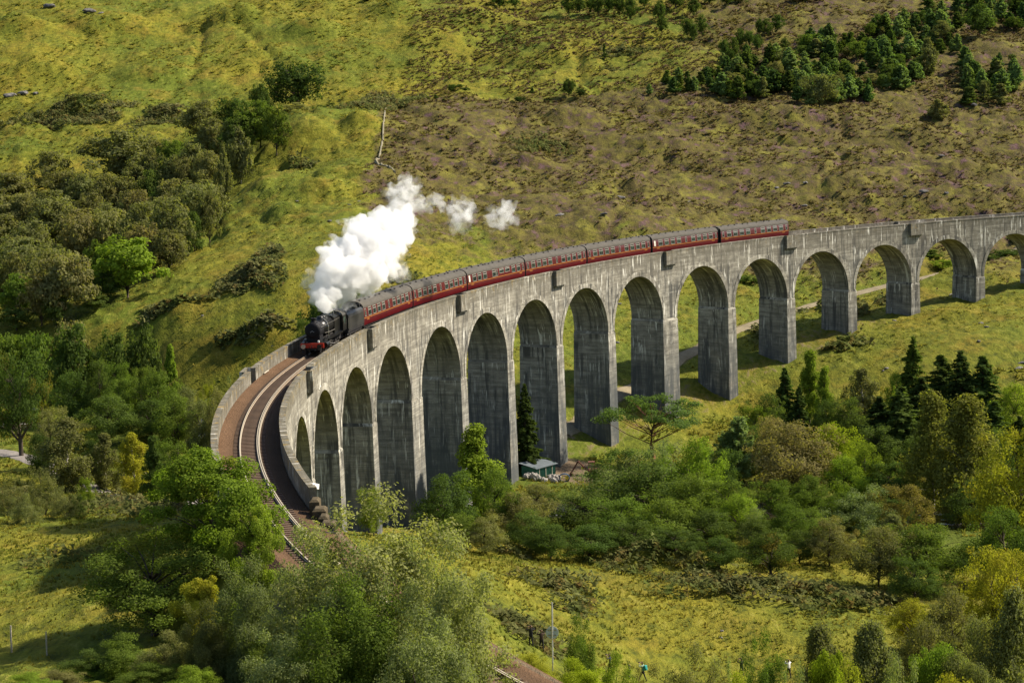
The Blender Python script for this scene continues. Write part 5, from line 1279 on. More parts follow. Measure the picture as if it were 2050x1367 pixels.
('round','m',57.7,250,6.6,7.4,'deep',0.0,96),
('round','m',41.3,208,4.8,5.0,'deep',0.0,97),
('round','m',63.1,262,5.0,7.1,'deep',0.0,96),
('round','m',51.7,285,6.8,7.7,'deep',0.0,98),
('round','m',49.3,296,8.6,6.4,'deep',0.0,99),
('round','m',55.5,276,6.9,7.4,'deep',0.0,98),
('round','m',38.3,302,9.1,5.7,'deep',0.0,99),
('round','m',46.3,298,8.0,5.6,'deep',0.0,99),
('round','m',49.5,266,5.8,7.2,'deep',0.0,96),
('round','m',64.8,272,7.4,7.3,'deep',0.0,96),
('round','m',33.9,290,7.2,6.2,'deep',0.0,100),
('round','m',56.6,268,6.0,7.9,'deep',0.0,96),
('round','m',26.0,262,9.4,6.4,'deep',0.0,101),
('round','m',13.9,268,8.1,7.9,'deep',0.0,102),
('willow','m',16.8,265,10.2,13.6,'silver',0.0,103),
('willow','m',20.1,262,10.3,8.8,'silver',0.0,103),
('willow','m',11.7,262,6.8,9.5,'silver',0.0,104),
('willow','m',27.5,234,5.3,4.7,'silver',0.0,105),
('willow','m',42.1,244,5.8,8.9,'silver',0.0,106),
('round','m',-0.2,238,6.4,6.1,'olive',0.2,107),
('round','m',-3.6,223,4.2,5.1,'olive',0.2,107),
('round','m',35.1,225,5.4,5.8,'olive',0.2,108),
('birch','m',52.7,305,10.5,5.8,'olive',0.2,109),
('round','m',38.7,214,6.8,6.1,'olive',0.2,110),
('birch','m',43.1,230,5.3,3.7,'olive',0.2,110),
('round','m',39.1,180,8.8,5.6,'olive',0.2,111),
('round','m',38.4,166,10.8,5.1,'olive',0.2,111),
('round','m',2.7,256,4.7,6.2,'olive',0.2,107),
('round','m',34.2,168,9.5,5.0,'olive',0.2,111),
('round','n',35.3,158,10.5,5.1,'olive',0.2,111),
('round','m',23.6,257,11.4,6.6,'fresh',0.0,112),
('round','m',26.7,240,5.7,5.5,'fresh',0.0,113),
('round','m',35.8,300,7.9,4.8,'fresh',0.0,114),
('round','m',57.8,305,9.5,4.1,'fresh',0.0,115),
('round','m',43.2,264,7.8,6.8,'fresh',0.0,112),
('round','m',46.6,268,8.3,6.1,'fresh',0.0,116),
('round','m',72.0,290,10.3,7.8,'fresh',0.0,115),
('round','n',33.8,160,10.7,5.4,'fresh',0.0,117),
('shrub','m',37.9,230,3.6,3.7,'rust',0.25,118),
('shrub','m',47.6,245,6.9,7.3,'rust',0.25,119),
('shrub','m',37.1,282,6.4,5.3,'rust',0.25,120),
('round','m',45.1,190,10.2,6.1,'yellow',0.35,121),
('round','m',37.5,190,5.2,4.3,'yellow',0.35,121),
('round','m',49.0,196,8.2,5.8,'yellow',0.35,121),
('round','n',30.2,140,12.2,5.3,'yellow',0.35,122),
('round','m',57.7,230,15.6,9.9,'yellow',0.35,121),
('round','m',44.1,214,7.1,9.2,'green',0.0,123),
('weeping','m',40.9,165,14.2,6.1,'olive',0.0,124),
('round','m',36.9,268,11.4,12.1,'tan',0.0,125),
('round','m',36.1,282,9.5,6.6,'tan',0.3,126),
('round','m',42.9,274,9.6,7.0,'lime',0.0,127),
('weeping','m',54.5,262,16.5,9.5,'birchlt',0.0,128),
('weeping','m',57.8,257,17.3,10.8,'birchlt',0.0,128),
('spruce','m',41.7,310,11.0,6.7,'deep',0.0,129),
('spruce','m',64.7,305,11.6,11.2,'deep',0.0,130),
('spruce','m',66.6,300,13.1,9.5,'dark',0.0,130),
('spruce','m',69.8,300,12.1,10.7,'deep',0.0,130),
('spruce','m',52.6,290,10.0,9.9,'dark',0.0,130),
('spruce','m',55.4,288,11.7,10.6,'deep',0.0,130),
('spruce','m',59.9,296,11.0,10.1,'dark',0.0,130),
('spruce','m',67.9,285,9.5,9.8,'deep',0.0,130),
('spruce','m',42.5,300,10.1,5.9,'dark',0.0,129),
('spruce','m',70.2,280,7.6,7.2,'dark',0.0,131),
('spruce','m',60.6,306,14.5,7.9,'green',0.0,132),
('tall','m',45.2,308,13.4,5.0,'fresh',0.0,133),
('tall','m',46.9,304,11.7,3.7,'fresh',0.0,134),
('scots','m',20.4,298,11.1,15.0,'pine',0.0,135),
('youngpine','m',31.6,284,9.5,8.0,'bluepine',0.0,136),
('tall','m',-4.9,250,13.4,8.0,'fresh',0.0,137),
('spruce','m',1.6,290,13.2,6.4,'dark',0.0,138),
('round','f',-31.5,335,11.6,6.2,'deep',0.0,139),
('round','f',-26.9,345,6.4,5.9,'green',0.0,140),
('round','m',-33.3,325,10.9,3.2,'deep',0.0,141),
('birch','f',88.7,428,1.9,4.7,'green',0.0,142),
('round','f',90.5,424,2.7,5.2,'fresh',0.0,142),
('round','f',106.4,440,2.4,6.5,'deep',0.0,142),
('round','f',110.9,445,1.4,6.0,'deep',0.0,142),
('round','f',102.5,436,1.7,4.8,'deep',0.0,142),
('round','f',114.5,455,1.7,5.6,'dark',0.0,142),
('shrub','f',47.9,412,1.2,6.1,'green',0.0,143),
('round','f',19.4,630,6.1,4.3,'dark',0.0,144),
('round','f',22.8,626,2.8,3.4,'dark',0.0,144),
('round','f',-16.6,640,2.8,3.1,'deep',0.0,144),
('tall','f',-21.2,626,1.3,2.1,'deep',0.0,144),
('tall','f',-23.3,622,1.4,1.5,'deep',0.0,144),
('round','f',-12.4,640,1.2,3.1,'deep',0.0,144),
('round','f',4.2,622,1.9,3.7,'dark',0.0,144),
('tall','f',-18.7,618,1.3,1.8,'deep',0.0,144),
('round','f',-14.2,640,1.2,2.5,'deep',0.0,144),
('tall','f',33.5,690,5.8,2.0,'deep',0.0,144),
('tall','f',8.3,640,2.3,1.9,'deep',0.0,144),
('round','f',24.3,765,8.8,6.0,'deep',0.0,145),
('round','f',28.1,760,7.2,4.8,'deep',0.0,145),
('round','f',32.4,765,7.6,5.2,'deep',0.0,145),
('round','f',34.8,758,7.2,4.5,'deep',0.0,145),
('round','f',39.0,765,8.0,4.9,'deep',0.0,145),
('round','f',42.9,762,8.0,5.2,'deep',0.0,145),
('round','f',46.6,756,8.7,4.4,'deep',0.0,145),
('round','f',56.3,745,7.8,4.7,'deep',0.0,145),
('round','f',63.8,765,6.6,8.6,'deep',0.0,145),
('round','f',69.1,750,7.4,4.8,'deep',0.0,145),
('round','f',82.3,760,4.4,4.8,'deep',0.0,145),
('round','f',111.5,765,4.2,9.7,'deep',0.0,145),
('round','f',88.0,770,4.2,7.5,'deep',0.0,145),
('round','f',76.9,770,5.2,5.7,'deep',0.0,145),
('round','f',-1.3,790,6.5,7.7,'deep',0.0,145),
('round','f',52.7,770,6.2,5.7,'deep',0.0,145),
('round','f',-52.2,795,2.8,5.1,'deep',0.0,145),
('round','f',4.4,785,4.9,3.8,'deep',0.0,145),
('round','f',54.8,715,6.9,4.2,'deep',0.0,146),
('round','f',63.2,712,7.2,3.8,'deep',0.0,146),
('round','f',65.1,708,7.4,2.8,'deep',0.0,146),
('round','f',68.4,712,7.8,3.8,'deep',0.0,146),
('round','f',78.8,690,7.2,3.7,'deep',0.0,146),
('round','f',82.1,690,5.8,3.4,'deep',0.0,146),
('round','f',84.3,685,5.4,3.0,'deep',0.0,146),
('round','f',89.9,705,6.4,4.5,'deep',0.0,146),
('round','f',93.7,708,6.6,4.5,'deep',0.0,146),
('round','f',72.1,675,6.5,3.6,'deep',0.0,146),
('round','f',75.5,676,7.7,3.3,'deep',0.0,146),
('round','f',87.3,705,6.1,3.1,'deep',0.0,146),
('round','f',78.0,660,8.5,2.9,'deep',0.0,146),
('round','f',83.4,680,5.0,2.7,'deep',0.0,146),
('round','f',85.5,665,5.1,2.3,'deep',0.0,146),
('round','f',92.4,680,4.6,3.0,'deep',0.0,146),
('round','f',72.3,662,6.7,2.9,'deep',0.0,146),
('round','f',90.3,656.7,5.6,5.9,'olive',0.0,147),
('round','f',105.2,636.7,5.0,4.4,'green',0.0,147),
('youngpine','f',156.0,710.0,6.4,5.5,'deep',0.0,148),
('youngpine','f',88.9,626.7,5.3,5.5,'bluepine',0.0,148),
('youngpine','f',76.2,650.0,7.1,5.7,'deep',0.0,148),
('tall','f',116.3,666.7,4.7,4.7,'green',0.0,147),
('tall','f',137.0,606.7,5.1,5.7,'deep',0.0,147),
('youngpine','f',111.7,643.3,3.5,4.2,'pine',0.0,148),
('round','f',126.0,676.7,4.5,3.2,'olive',0.0,147),
('youngpine','f',80.4,616.7,7.2,7.8,'pine',0.0,148),
('youngpine','f',102.1,610.0,6.8,5.5,'bluepine',0.0,148),
('youngpine','f',148.0,650.0,3.8,4.2,'pine',0.0,148),
('youngpine','f',95.6,643.3,4.6,5.0,'pine',0.0,148),
('youngpine','f',96.1,660.0,4.0,3.7,'bluepine',0.0,148),
('youngpine','f',130.4,703.3,5.4,5.2,'pine',0.0,148),
('youngpine','f',176.5,720.0,5.5,5.0,'pine',0.0,148),
('tall','f',66.8,643.3,4.6,3.3,'green',0.0,147),
('youngpine','f',160.3,650.0,4.5,4.1,'pine',0.0,148),
('youngpine','f',96.5,646.7,3.1,3.4,'bluepine',0.0,148),
('youngpine','f',92.9,620.0,3.9,4.0,'deep',0.0,148),
('youngpine','f',75.2,630.0,4.1,3.1,'bluepine',0.0,148),
('youngpine','f',163.2,740.0,7.5,6.0,'pine',0.0,148),
('youngpine','f',100.5,650.0,4.5,3.4,'deep',0.0,148),
('youngpine','f',149.8,620.0,7.8,7.7,'bluepine',0.0,148),
('youngpine','f',144.5,623.3,7.2,4.9,'bluepine',0.0,148),
('round','f',143.7,616.7,5.4,3.8,'olive',0.0,147),
('youngpine','f',176.2,746.7,4.6,4.4,'bluepine',0.0,148),
('youngpine','f',104.8,626.7,4.1,4.5,'bluepine',0.0,148),
('round','f',100.1,680.0,6.2,6.3,'green',0.0,147),
('youngpine','f',155.0,626.7,4.1,3.2,'pine',0.0,148),
('tall','f',126.2,670.0,5.4,4.0,'deep',0.0,147),
('youngpine','f',102.6,640.0,5.4,4.6,'bluepine',0.0,148),
('round','f',111.7,630.0,3.7,4.3,'olive',0.0,147),
('youngpine','f',168.1,736.7,7.8,7.1,'deep',0.0,148),
('round','f',122.5,640.0,5.2,4.6,'green',0.0,147),
('youngpine','f',168.0,730.0,4.0,3.2,'bluepine',0.0,148),
('youngpine','f',120.7,626.7,7.7,7.2,'bluepine',0.0,148),
('round','f',113.3,663.3,6.6,5.0,'green',0.0,147),
('youngpine','f',127.6,680.0,7.3,5.3,'deep',0.0,148),
('youngpine','f',68.5,606.7,7.1,5.5,'deep',0.0,148),
('youngpine','f',168.9,730.0,6.4,6.2,'deep',0.0,148),
('youngpine','f',109.6,620.0,4.2,3.0,'pine',0.0,148),
('youngpine','f',150.4,626.7,5.8,5.4,'deep',0.0,148),
('youngpine','f',116.5,653.3,7.7,6.1,'pine',0.0,148),
('youngpine','f',81.5,633.3,4.1,3.7,'bluepine',0.0,148),
('youngpine','f',96.8,623.3,7.1,5.8,'bluepine',0.0,148),
('youngpine','f',72.6,643.3,6.5,6.5,'bluepine',0.0,148),
('youngpine','f',147.7,636.7,4.3,4.0,'bluepine',0.0,148),
('youngpine','f',167.4,716.7,7.8,6.6,'bluepine',0.0,148),
('youngpine','f',178.6,756.7,6.4,5.2,'bluepine',0.0,148),
('youngpine','f',107.6,610.0,5.5,3.6,'pine',0.0,148),
('youngpine','f',100.4,670.0,4.8,4.7,'pine',0.0,148),
('youngpine','f',147.5,710.0,6.3,7.0,'pine',0.0,148),
('youngpine','f',87.4,663.3,6.1,5.2,'bluepine',0.0,148),
('round','f',129.8,646.7,5.6,4.0,'deep',0.0,147),
('youngpine','f',105.4,613.3,5.5,5.0,'pine',0.0,148),
('round','f',127.7,680.0,5.0,3.3,'green',0.0,147),
('youngpine','f',143.9,703.3,4.6,5.4,'bluepine',0.0,148),
('youngpine','f',131.7,670.0,7.8,6.3,'bluepine',0.0,148),
('round','f',83.2,620.0,3.4,3.5,'deep',0.0,147),
('youngpine','f',92.9,636.7,7.2,6.2,'bluepine',0.0,148),
('round','f',143.3,633.3,5.2,3.9,'olive',0.0,147),
('youngpine','f',90.3,626.7,4.6,3.9,'deep',0.0,148),
('youngpine','f',160.2,646.7,5.3,4.3,'bluepine',0.0,148),
('round','f',107.5,673.3,5.4,3.5,'deep',0.0,147),
('youngpine','f',146.3,613.3,3.5,3.8,'bluepine',0.0,148),
('tall','f',60.4,636.7,4.1,3.8,'deep',0.0,147),
('youngpine','f',147.7,646.7,4.2,4.0,'bluepine',0.0,148),
('youngpine','f',128.2,640.0,5.4,5.3,'bluepine',0.0,148),
('round','f',95.7,640.0,4.6,4.2,'green',0.0,147),
('tall','f',137.6,693.3,5.7,4.1,'olive',0.0,147),
('youngpine','f',144.7,696.7,5.1,4.7,'pine',0.0,148),
('youngpine','f',156.0,633.3,5.0,4.8,'bluepine',0.0,148),
('round','f',118.2,670.0,6.1,4.9,'green',0.0,147),
('tall','f',128.3,700.0,4.0,3.2,'olive',0.0,147),
('youngpine','f',106.0,666.7,3.5,4.4,'pine',0.0,148),
('round','f',163.4,663.3,2.8,2.4,'deep',0.0,147),
('youngpine','f',98.8,630.0,7.5,4.9,'pine',0.0,148),
('youngpine','f',85.0,600.0,4.4,3.7,'pine',0.0,148),
('youngpine','f',105.6,630.0,5.4,5.3,'deep',0.0,148),
('tall','f',144.0,680.0,4.7,4.8,'green',0.0,147),
('youngpine','f',146.0,653.3,7.6,6.2,'pine',0.0,148),
('youngpine','f',191.7,763.3,5.1,5.6,'pine',0.0,148),
('youngpine','f',92.3,630.0,6.2,5.3,'bluepine',0.0,148),
('youngpine','f',100.8,650.0,3.8,3.7,'bluepine',0.0,148),
('youngpine','f',64.8,610.0,4.1,3.0,'bluepine',0.0,148),
('youngpine','f',118.9,636.7,6.7,6.4,'deep',0.0,148),
('youngpine','f',149.5,706.7,7.9,6.7,'bluepine',0.0,148),
('tall','f',114.4,680.0,6.4,4.6,'green',0.0,147),
('youngpine','f',153.9,646.7,5.5,3.6,'bluepine',0.0,148),
('tall','f',71.6,620.0,3.7,2.4,'green',0.0,147),
('tall','f',82.1,636.7,3.9,4.3,'deep',0.0,147),
('youngpine','f',88.6,613.3,7.7,6.5,'bluepine',0.0,148),
('round','f',75.1,610.0,3.7,3.0,'deep',0.0,147),
('youngpine','f',156.4,736.7,6.0,5.3,'bluepine',0.0,148),
('youngpine','f',63.1,643.3,4.9,5.2,'pine',0.0,148),
('youngpine','f',180.2,716.7,8.7,5.6,'pine',0.0,148),
('round','f',145.7,630.0,4.8,2.9,'deep',0.0,147),
('round','f',111.7,670.0,4.0,4.4,'olive',0.0,147),
('youngpine','f',73.9,613.3,6.3,6.7,'deep',0.0,148),
('tall','f',149.7,693.3,4.7,3.1,'deep',0.0,147),
('youngpine','f',64.8,646.7,2.8,4.4,'deep',0.0,148),
('round','f',101.4,623.3,5.0,3.5,'olive',0.0,147),
('round','f',97.5,670.0,4.1,4.5,'deep',0.0,147),
('tall','f',56.4,636.7,3.5,3.1,'deep',0.0,147),
('youngpine','f',140.9,626.7,7.7,4.9,'bluepine',0.0,148),
('tall','f',142.1,610.0,5.5,3.9,'olive',0.0,147),
('youngpine','f',120.2,663.3,3.0,3.4,'bluepine',0.0,148),
('youngpine','f',96.6,603.3,6.7,4.4,'bluepine',0.0,148),
('youngpine','f',115.8,626.7,4.0,4.0,'bluepine',0.0,148),
('youngpine','f',88.6,596.7,5.6,4.6,'bluepine',0.0,148),
('round','f',124.6,646.7,3.7,3.1,'deep',0.0,147),
('round','f',178.0,713.3,3.3,3.5,'deep',0.0,147),
('tall','f',146.1,606.7,6.0,5.7,'olive',0.0,147),
('youngpine','f',54.9,616.7,4.4,3.6,'deep',0.0,148),
('youngpine','f',117.5,676.7,6.3,5.5,'deep',0.0,148),
('youngpine','f',150.2,626.7,4.5,4.4,'bluepine',0.0,148),
('youngpine','f',79.6,623.3,4.3,2.9,'bluepine',0.0,148),
('youngpine','f',144.5,633.3,7.5,6.6,'pine',0.0,148),
('youngpine','f',126.1,703.3,5.9,5.0,'pine',0.0,148),
('youngpine','f',125.9,636.7,5.7,6.2,'pine',0.0,148),
('youngpine','f',102.6,636.7,4.9,4.0,'pine',0.0,148),
('youngpine','f',103.8,680.0,5.2,6.6,'deep',0.0,148),
('youngpine','f',189.7,756.7,6.2,5.8,'pine',0.0,148),
('youngpine','f',50.2,620.0,3.0,3.1,'bluepine',0.0,148),
('youngpine','f',93.6,663.3,3.6,3.3,'deep',0.0,148),
('youngpine','f',89.7,650.0,7.1,5.2,'bluepine',0.0,148),
('youngpine','f',43.2,616.7,3.3,2.5,'bluepine',0.0,148),
('youngpine','f',103.1,613.3,5.0,5.6,'bluepine',0.0,148),
('youngpine','f',97.3,646.7,4.0,3.5,'deep',0.0,148),
('youngpine','f',62.7,616.7,3.5,3.2,'deep',0.0,148),
('youngpine','f',160.9,726.7,4.9,4.8,'deep',0.0,148),
('youngpine','f',108.3,613.3,4.0,4.4,'bluepine',0.0,148),
('youngpine','f',50.2,613.3,4.9,4.8,'pine',0.0,148),
('youngpine','f',107.6,683.3,7.7,6.1,'deep',0.0,148),
('youngpine','f',165.0,716.7,5.8,5.9,'bluepine',0.0,148),
('youngpine','f',127.6,670.0,5.0,4.9,'bluepine',0.0,148),
('youngpine','f',135.6,673.3,5.8,5.9,'bluepine',0.0,148),
('tall','f',99.1,620.0,4.2,2.8,'deep',0.0,147),
('youngpine','f',140.9,626.7,4.1,3.2,'bluepine',0.0,148),
('round','f',147.7,726.7,5.3,3.8,'deep',0.0,147),
('tall','f',68.1,630.0,4.8,4.2,'olive',0.0,147),
('tall','f',116.2,650.0,5.1,4.3,'deep',0.0,147),
('youngpine','f',99.6,680.0,4.3,4.8,'deep',0.0,148),
('round','f',84.3,640.0,5.8,5.5,'olive',0.0,147),
('youngpine','f',120.6,650.0,6.5,6.0,'pine',0.0,148),
('tall','f',142.1,640.0,4.1,3.7,'olive',0.0,147),
('round','f',131.3,666.7,3.9,3.9,'deep',0.0,147),
('youngpine','f',105.7,666.7,5.8,5.2,'pine',0.0,148),
('youngpine','f',148.3,623.3,5.8,3.9,'pine',0.0,148),
('youngpine','f',139.7,720.0,7.4,7.1,'bluepine',0.0,148),
('youngpine','f',157.8,633.3,6.6,4.6,'bluepine',0.0,148),
('youngpine','f',148.7,720.0,6.3,5.0,'bluepine',0.0,148),
('youngpine','f',85.0,616.7,6.5,6.0,'deep',0.0,148),
('youngpine','f',170.7,730.0,4.2,3.0,'bluepine',0.0,148),
('youngpine','f',98.2,606.7,7.1,5.4,'bluepine',0.0,148),
('youngpine','f',121.7,660.0,6.9,5.5,'bluepine',0.0,148),
('youngpine','f',158.9,640.0,5.4,4.1,'pine',0.0,148),
('round','f',126.5,660.0,3.4,4.2,'green',0.0,147),
('youngpine','f',123.0,666.7,7.2,6.3,'deep',0.0,148),
('youngpine','f',76.7,650.0,3.2,3.7,'bluepine',0.0,148),
('youngpine','f',102.1,610.0,6.3,5.3,'bluepine',0.0,148),
('youngpine','f',150.9,700.0,5.1,3.6,'pine',0.0,148),
('round','f',185.4,746.7,5.9,4.4,'green',0.0,147),
('youngpine','f',102.9,673.3,6.7,5.4,'bluepine',0.0,148),
('tall','f',113.3,686.7,5.2,4.1,'green',0.0,147),
('round','f',74.3,610.0,6.1,5.0,'deep',0.0,147),
('youngpine','f',187.0,743.3,6.5,5.1,'deep',0.0,148),
('youngpine','f',110.0,676.7,4.0,3.2,'deep',0.0,148),
('youngpine','f',101.0,633.3,7.2,6.1,'deep',0.0,148),
('round','f',185.5,756.7,7.5,5.7,'olive',0.0,147),
('youngpine','f',105.5,633.3,5.9,4.0,'pine',0.0,148),
('tall','f',99.0,606.7,3.3,3.4,'olive',0.0,147),
('youngpine','f',134.0,700.0,7.8,6.0,'bluepine',0.0,148),
('round','f',117.5,633.3,6.1,5.5,'deep',0.0,147),
('youngpine','f',107.5,683.3,7.2,6.5,'bluepine',0.0,148),
('youngpine','f',190.2,756.7,6.3,5.0,'bluepine',0.0,148),
('youngpine','f',102.1,686.7,6.3,6.4,'pine',0.0,148),
('round','f',87.7,643.3,4.7,4.5,'deep',0.0,147),
('youngpine','f',148.4,663.3,5.1,4.8,'deep',0.0,148),
('youngpine','f',122.9,676.7,4.2,3.1,'bluepine',0.0,148),
('youngpine','f',64.7,613.3,6.5,7.0,'bluepine',0.0,148),
('tall','f',66.5,610.0,4.8,4.2,'green',0.0,147),
('youngpine','f',124.6,676.7,5.7,4.4,'bluepine',0.0,148),
('round','f',124.3,700.0,5.3,4.5,'green',0.0,147),
('youngpine','f',139.8,620.0,4.6,3.4,'pine',0.0,148),
('youngpine','f',69.4,643.3,4.1,3.8,'bluepine',0.0,148),
('tall','f',152.7,636.7,6.2,4.9,'olive',0.0,147),
('tall','f',144.7,616.7,5.0,3.9,'deep',0.0,147),
('youngpine','f',168.0,716.7,4.6,4.1,'bluepine',0.0,148),
('youngpine','f',83.2,656.7,3.4,3.6,'pine',0.0,148),
('round','f',73.0,643.3,4.6,5.6,'olive',0.0,147),
('tall','f',49.9,633.3,4.1,3.6,'green',0.0,147),
('youngpine','f',101.0,636.7,4.0,4.7,'bluepine',0.0,148),
('round','f',148.0,696.7,7.1,7.0,'olive',0.0,147),
('youngpine','f',100.5,643.3,6.6,5.3,'deep',0.0,148),
('youngpine','f',105.2,683.3,7.0,4.8,'bluepine',0.0,148),
('youngpine','f',81.9,626.7,3.9,2.8,'bluepine',0.0,148),
('tall','f',146.4,646.7,5.8,4.0,'olive',0.0,147),
('tall','f',101.3,670.0,6.0,6.1,'olive',0.0,147),
('youngpine','f',53.7,636.7,4.4,4.4,'bluepine',0.0,148),
('youngpine','f',106.0,643.3,4.1,4.9,'bluepine',0.0,148),
('youngpine','f',152.8,640.0,6.5,6.4,'deep',0.0,148),
('youngpine','f',139.8,686.7,4.5,3.8,'pine',0.0,148),
('youngpine','f',123.4,676.7,5.4,6.1,'bluepine',0.0,148),
('youngpine','f',136.0,606.7,3.3,3.9,'deep',0.0,148),
('youngpine','f',144.3,640.0,7.9,5.7,'bluepine',0.0,148),
('youngpine','f',157.8,656.7,5.0,3.4,'pine',0.0,148),
('tall','f',119.1,626.7,6.0,4.4,'deep',0.0,147),
('youngpine','f',49.6,633.3,3.5,3.4,'deep',0.0,148),
('tall','f',170.9,743.3,7.6,5.2,'green',0.0,147),
('youngpine','f',149.5,680.0,6.2,4.1,'bluepine',0.0,148),
('youngpine','f',136.8,706.7,6.4,5.3,'pine',0.0,148),
('youngpine','f',95.3,643.3,4.4,4.1,'bluepine',0.0,148),
('round','f',176.4,713.3,5.0,5.3,'green',0.0,147),
('tall','f',135.5,693.3,3.7,3.1,'olive',0.0,147),
('youngpine','f',175.3,726.7,7.5,6.9,'bluepine',0.0,148),
('youngpine','f',154.5,646.7,5.4,5.1,'deep',0.0,148),
('youngpine','f',176.0,763.3,7.9,5.6,'deep',0.0,148),
('youngpine','f',158.0,636.7,6.0,4.9,'bluepine',0.0,148),
('youngpine','f',144.0,696.7,5.0,4.7,'bluepine',0.0,148),
('youngpine','f',70.4,653.3,4.8,4.2,'pine',0.0,148),
('youngpine','f',72.7,620.0,6.7,5.8,'deep',0.0,148),
('youngpine','f',85.0,660.0,6.7,5.2,'deep',0.0,148),
('youngpine','f',135.4,673.3,5.7,4.7,'bluepine',0.0,148),
('youngpine','f',185.6,746.7,6.5,6.5,'deep',0.0,148),
('youngpine','f',170.3,756.7,7.4,7.3,'pine',0.0,148),
('tall','f',152.6,743.3,7.9,7.4,'deep',0.0,147),
('youngpine','f',61.7,620.0,4.1,3.4,'pine',0.0,148),
('youngpine','f',90.0,613.3,6.3,5.9,'pine',0.0,148),
('youngpine','f',122.6,660.0,7.1,5.4,'pine',0.0,148),
('round','f',95.8,640.0,4.6,3.9,'olive',0.0,147),
('youngpine','f',80.1,663.3,4.0,5.1,'deep',0.0,148),
('youngpine','f',118.8,646.7,4.4,3.7,'bluepine',0.0,148),
('tall','f',93.3,610.0,6.0,5.8,'green',0.0,147),
('tall','f',160.2,723.3,5.8,3.8,'olive',0.0,147),
('youngpine','f',74.7,660.0,5.2,3.5,'bluepine',0.0,148),
('round','f',114.8,626.7,4.7,3.3,'deep',0.0,147),
('youngpine','f',141.5,626.7,6.0,5.5,'deep',0.0,148),
('youngpine','f',101.4,676.7,5.2,5.0,'bluepine',0.0,148),
('round','f',68.2,613.3,6.4,5.5,'olive',0.0,147),
('youngpine','f',166.1,730.0,5.0,4.6,'bluepine',0.0,148),
('youngpine','f',71.4,630.0,6.7,5.8,'deep',0.0,148),
('youngpine','f',76.8,623.3,4.4,3.7,'bluepine',0.0,148),
('youngpine','f',56.6,616.7,4.7,4.0,'bluepine',0.0,148),
('youngpine','f',142.0,630.0,6.6,4.9,'bluepine',0.0,148),
('youngpine','f',150.0,706.7,7.2,6.0,'bluepine',0.0,148),
('tall','f',105.6,636.7,4.8,4.9,'deep',0.0,147),
('youngpine','f',131.7,710.0,6.5,5.2,'bluepine',0.0,148),
('youngpine','f',97.6,640.0,4.9,5.2,'pine',0.0,148),
('youngpine','f',151.0,706.7,7.5,6.9,'bluepine',0.0,148),
('round','f',129.2,713.3,5.8,4.7,'deep',0.0,147),
('youngpine','f',141.5,710.0,7.2,5.7,'pine',0.0,148),
('youngpine','f',105.3,670.0,6.9,6.7,'bluepine',0.0,148),
('youngpine','f',89.2,646.7,5.4,5.5,'pine',0.0,148),
('youngpine','f',129.4,703.3,7.1,6.2,'deep',0.0,148),
('youngpine','f',89.5,643.3,7.5,7.6,'bluepine',0.0,148),
('tall','f',52.8,620.0,4.1,2.6,'green',0.0,147),
('tall','f',76.3,610.0,6.0,4.7,'olive',0.0,147),
('round','f',155.9,750.0,3.7,3.3,'olive',0.0,147),
('round','f',80.0,630.0,3.7,2.8,'olive',0.0,147),
('youngpine','f',121.6,643.3,4.8,5.3,'bluepine',0.0,148),
('youngpine','f',146.3,630.0,5.4,3.6,'bluepine',0.0,148),
('youngpine','f',168.6,736.7,7.1,6.0,'bluepine',0.0,148),
('youngpine','f',170.6,723.3,4.7,5.0,'bluepine',0.0,148),
('youngpine','f',70.0,660.0,5.0,3.9,'bluepine',0.0,148),
('youngpine','f',78.9,630.0,5.8,5.5,'pine',0.0,148),
('youngpine','f',130.0,666.7,5.3,4.6,'bluepine',0.0,148),
('youngpine','f',148.6,683.3,4.3,3.3,'bluepine',0.0,148),
('youngpine','f',78.4,666.7,6.3,5.3,'pine',0.0,148),
('round','f',91.3,598,11.0,9.7,'olive',0.0,149),
('birch','f',133.6,650,12.0,7.0,'olive',0.0,150),
('birch','f',123.8,588,5.9,5.5,'olive',0.0,151),
('round','f',161.6,700,11.2,9.6,'deep',0.0,152)]
for (k, cls, x, y, h, w, col, warm, li) in TREES: plant(k, cls, x, y, h, w, col, warm, TLAB[li][0], TLAB[li][1], TLAB[li][2] or None)

# ------------------------------------------------------------------ ground cover
def cover_material(name, cols, trans=0.45):
    t = NT(name); tint = t.attr('tint'); n = t.noise(t.pos(), 0.10, 4, 0.6); n2 = t.noise(t.pos(), 0.6, 3, 0.6)
    c = t.mix(t.ramp(n, [(0.36, 0), (0.62, 1)]), cols[0], cols[1]); c = t.mix(t.ramp(n2, [(0.52, 0), (0.68, 0.8)]), c, cols[2])
    c = t.mix(1.0, c, t.mix(tint, (0.55, 0.55, 0.5), (1.5, 1.5, 1.45)), 'MULTIPLY')
    d = t.n('BsdfDiffuse', _Color=c); tr = t.n('BsdfTranslucent', _Color=c); m = t.n('MixShader', _0=trans)
    t.t.links.new(d.outputs[0], m.inputs[1]); t.t.links.new(tr.outputs[0], m.inputs[2]); t.t.links.new(m.outputs[0], t.out.inputs[0]); return t.m
M_TUSS = cover_material('tussock_grass', ((0.228, 0.200, 0.028), (0.132, 0.160, 0.024), (0.265, 0.212, 0.045)))
M_HEATH = cover_material('heather_and_sedge', ((0.160, 0.142, 0.028), (0.095, 0.070, 0.032), (0.165, 0.092, 0.100)), 0.35)
M_BRACK = cover_material('bracken_fern', ((0.098, 0.125, 0.030), (0.150, 0.150, 0.062), (0.175, 0.105, 0.034)))
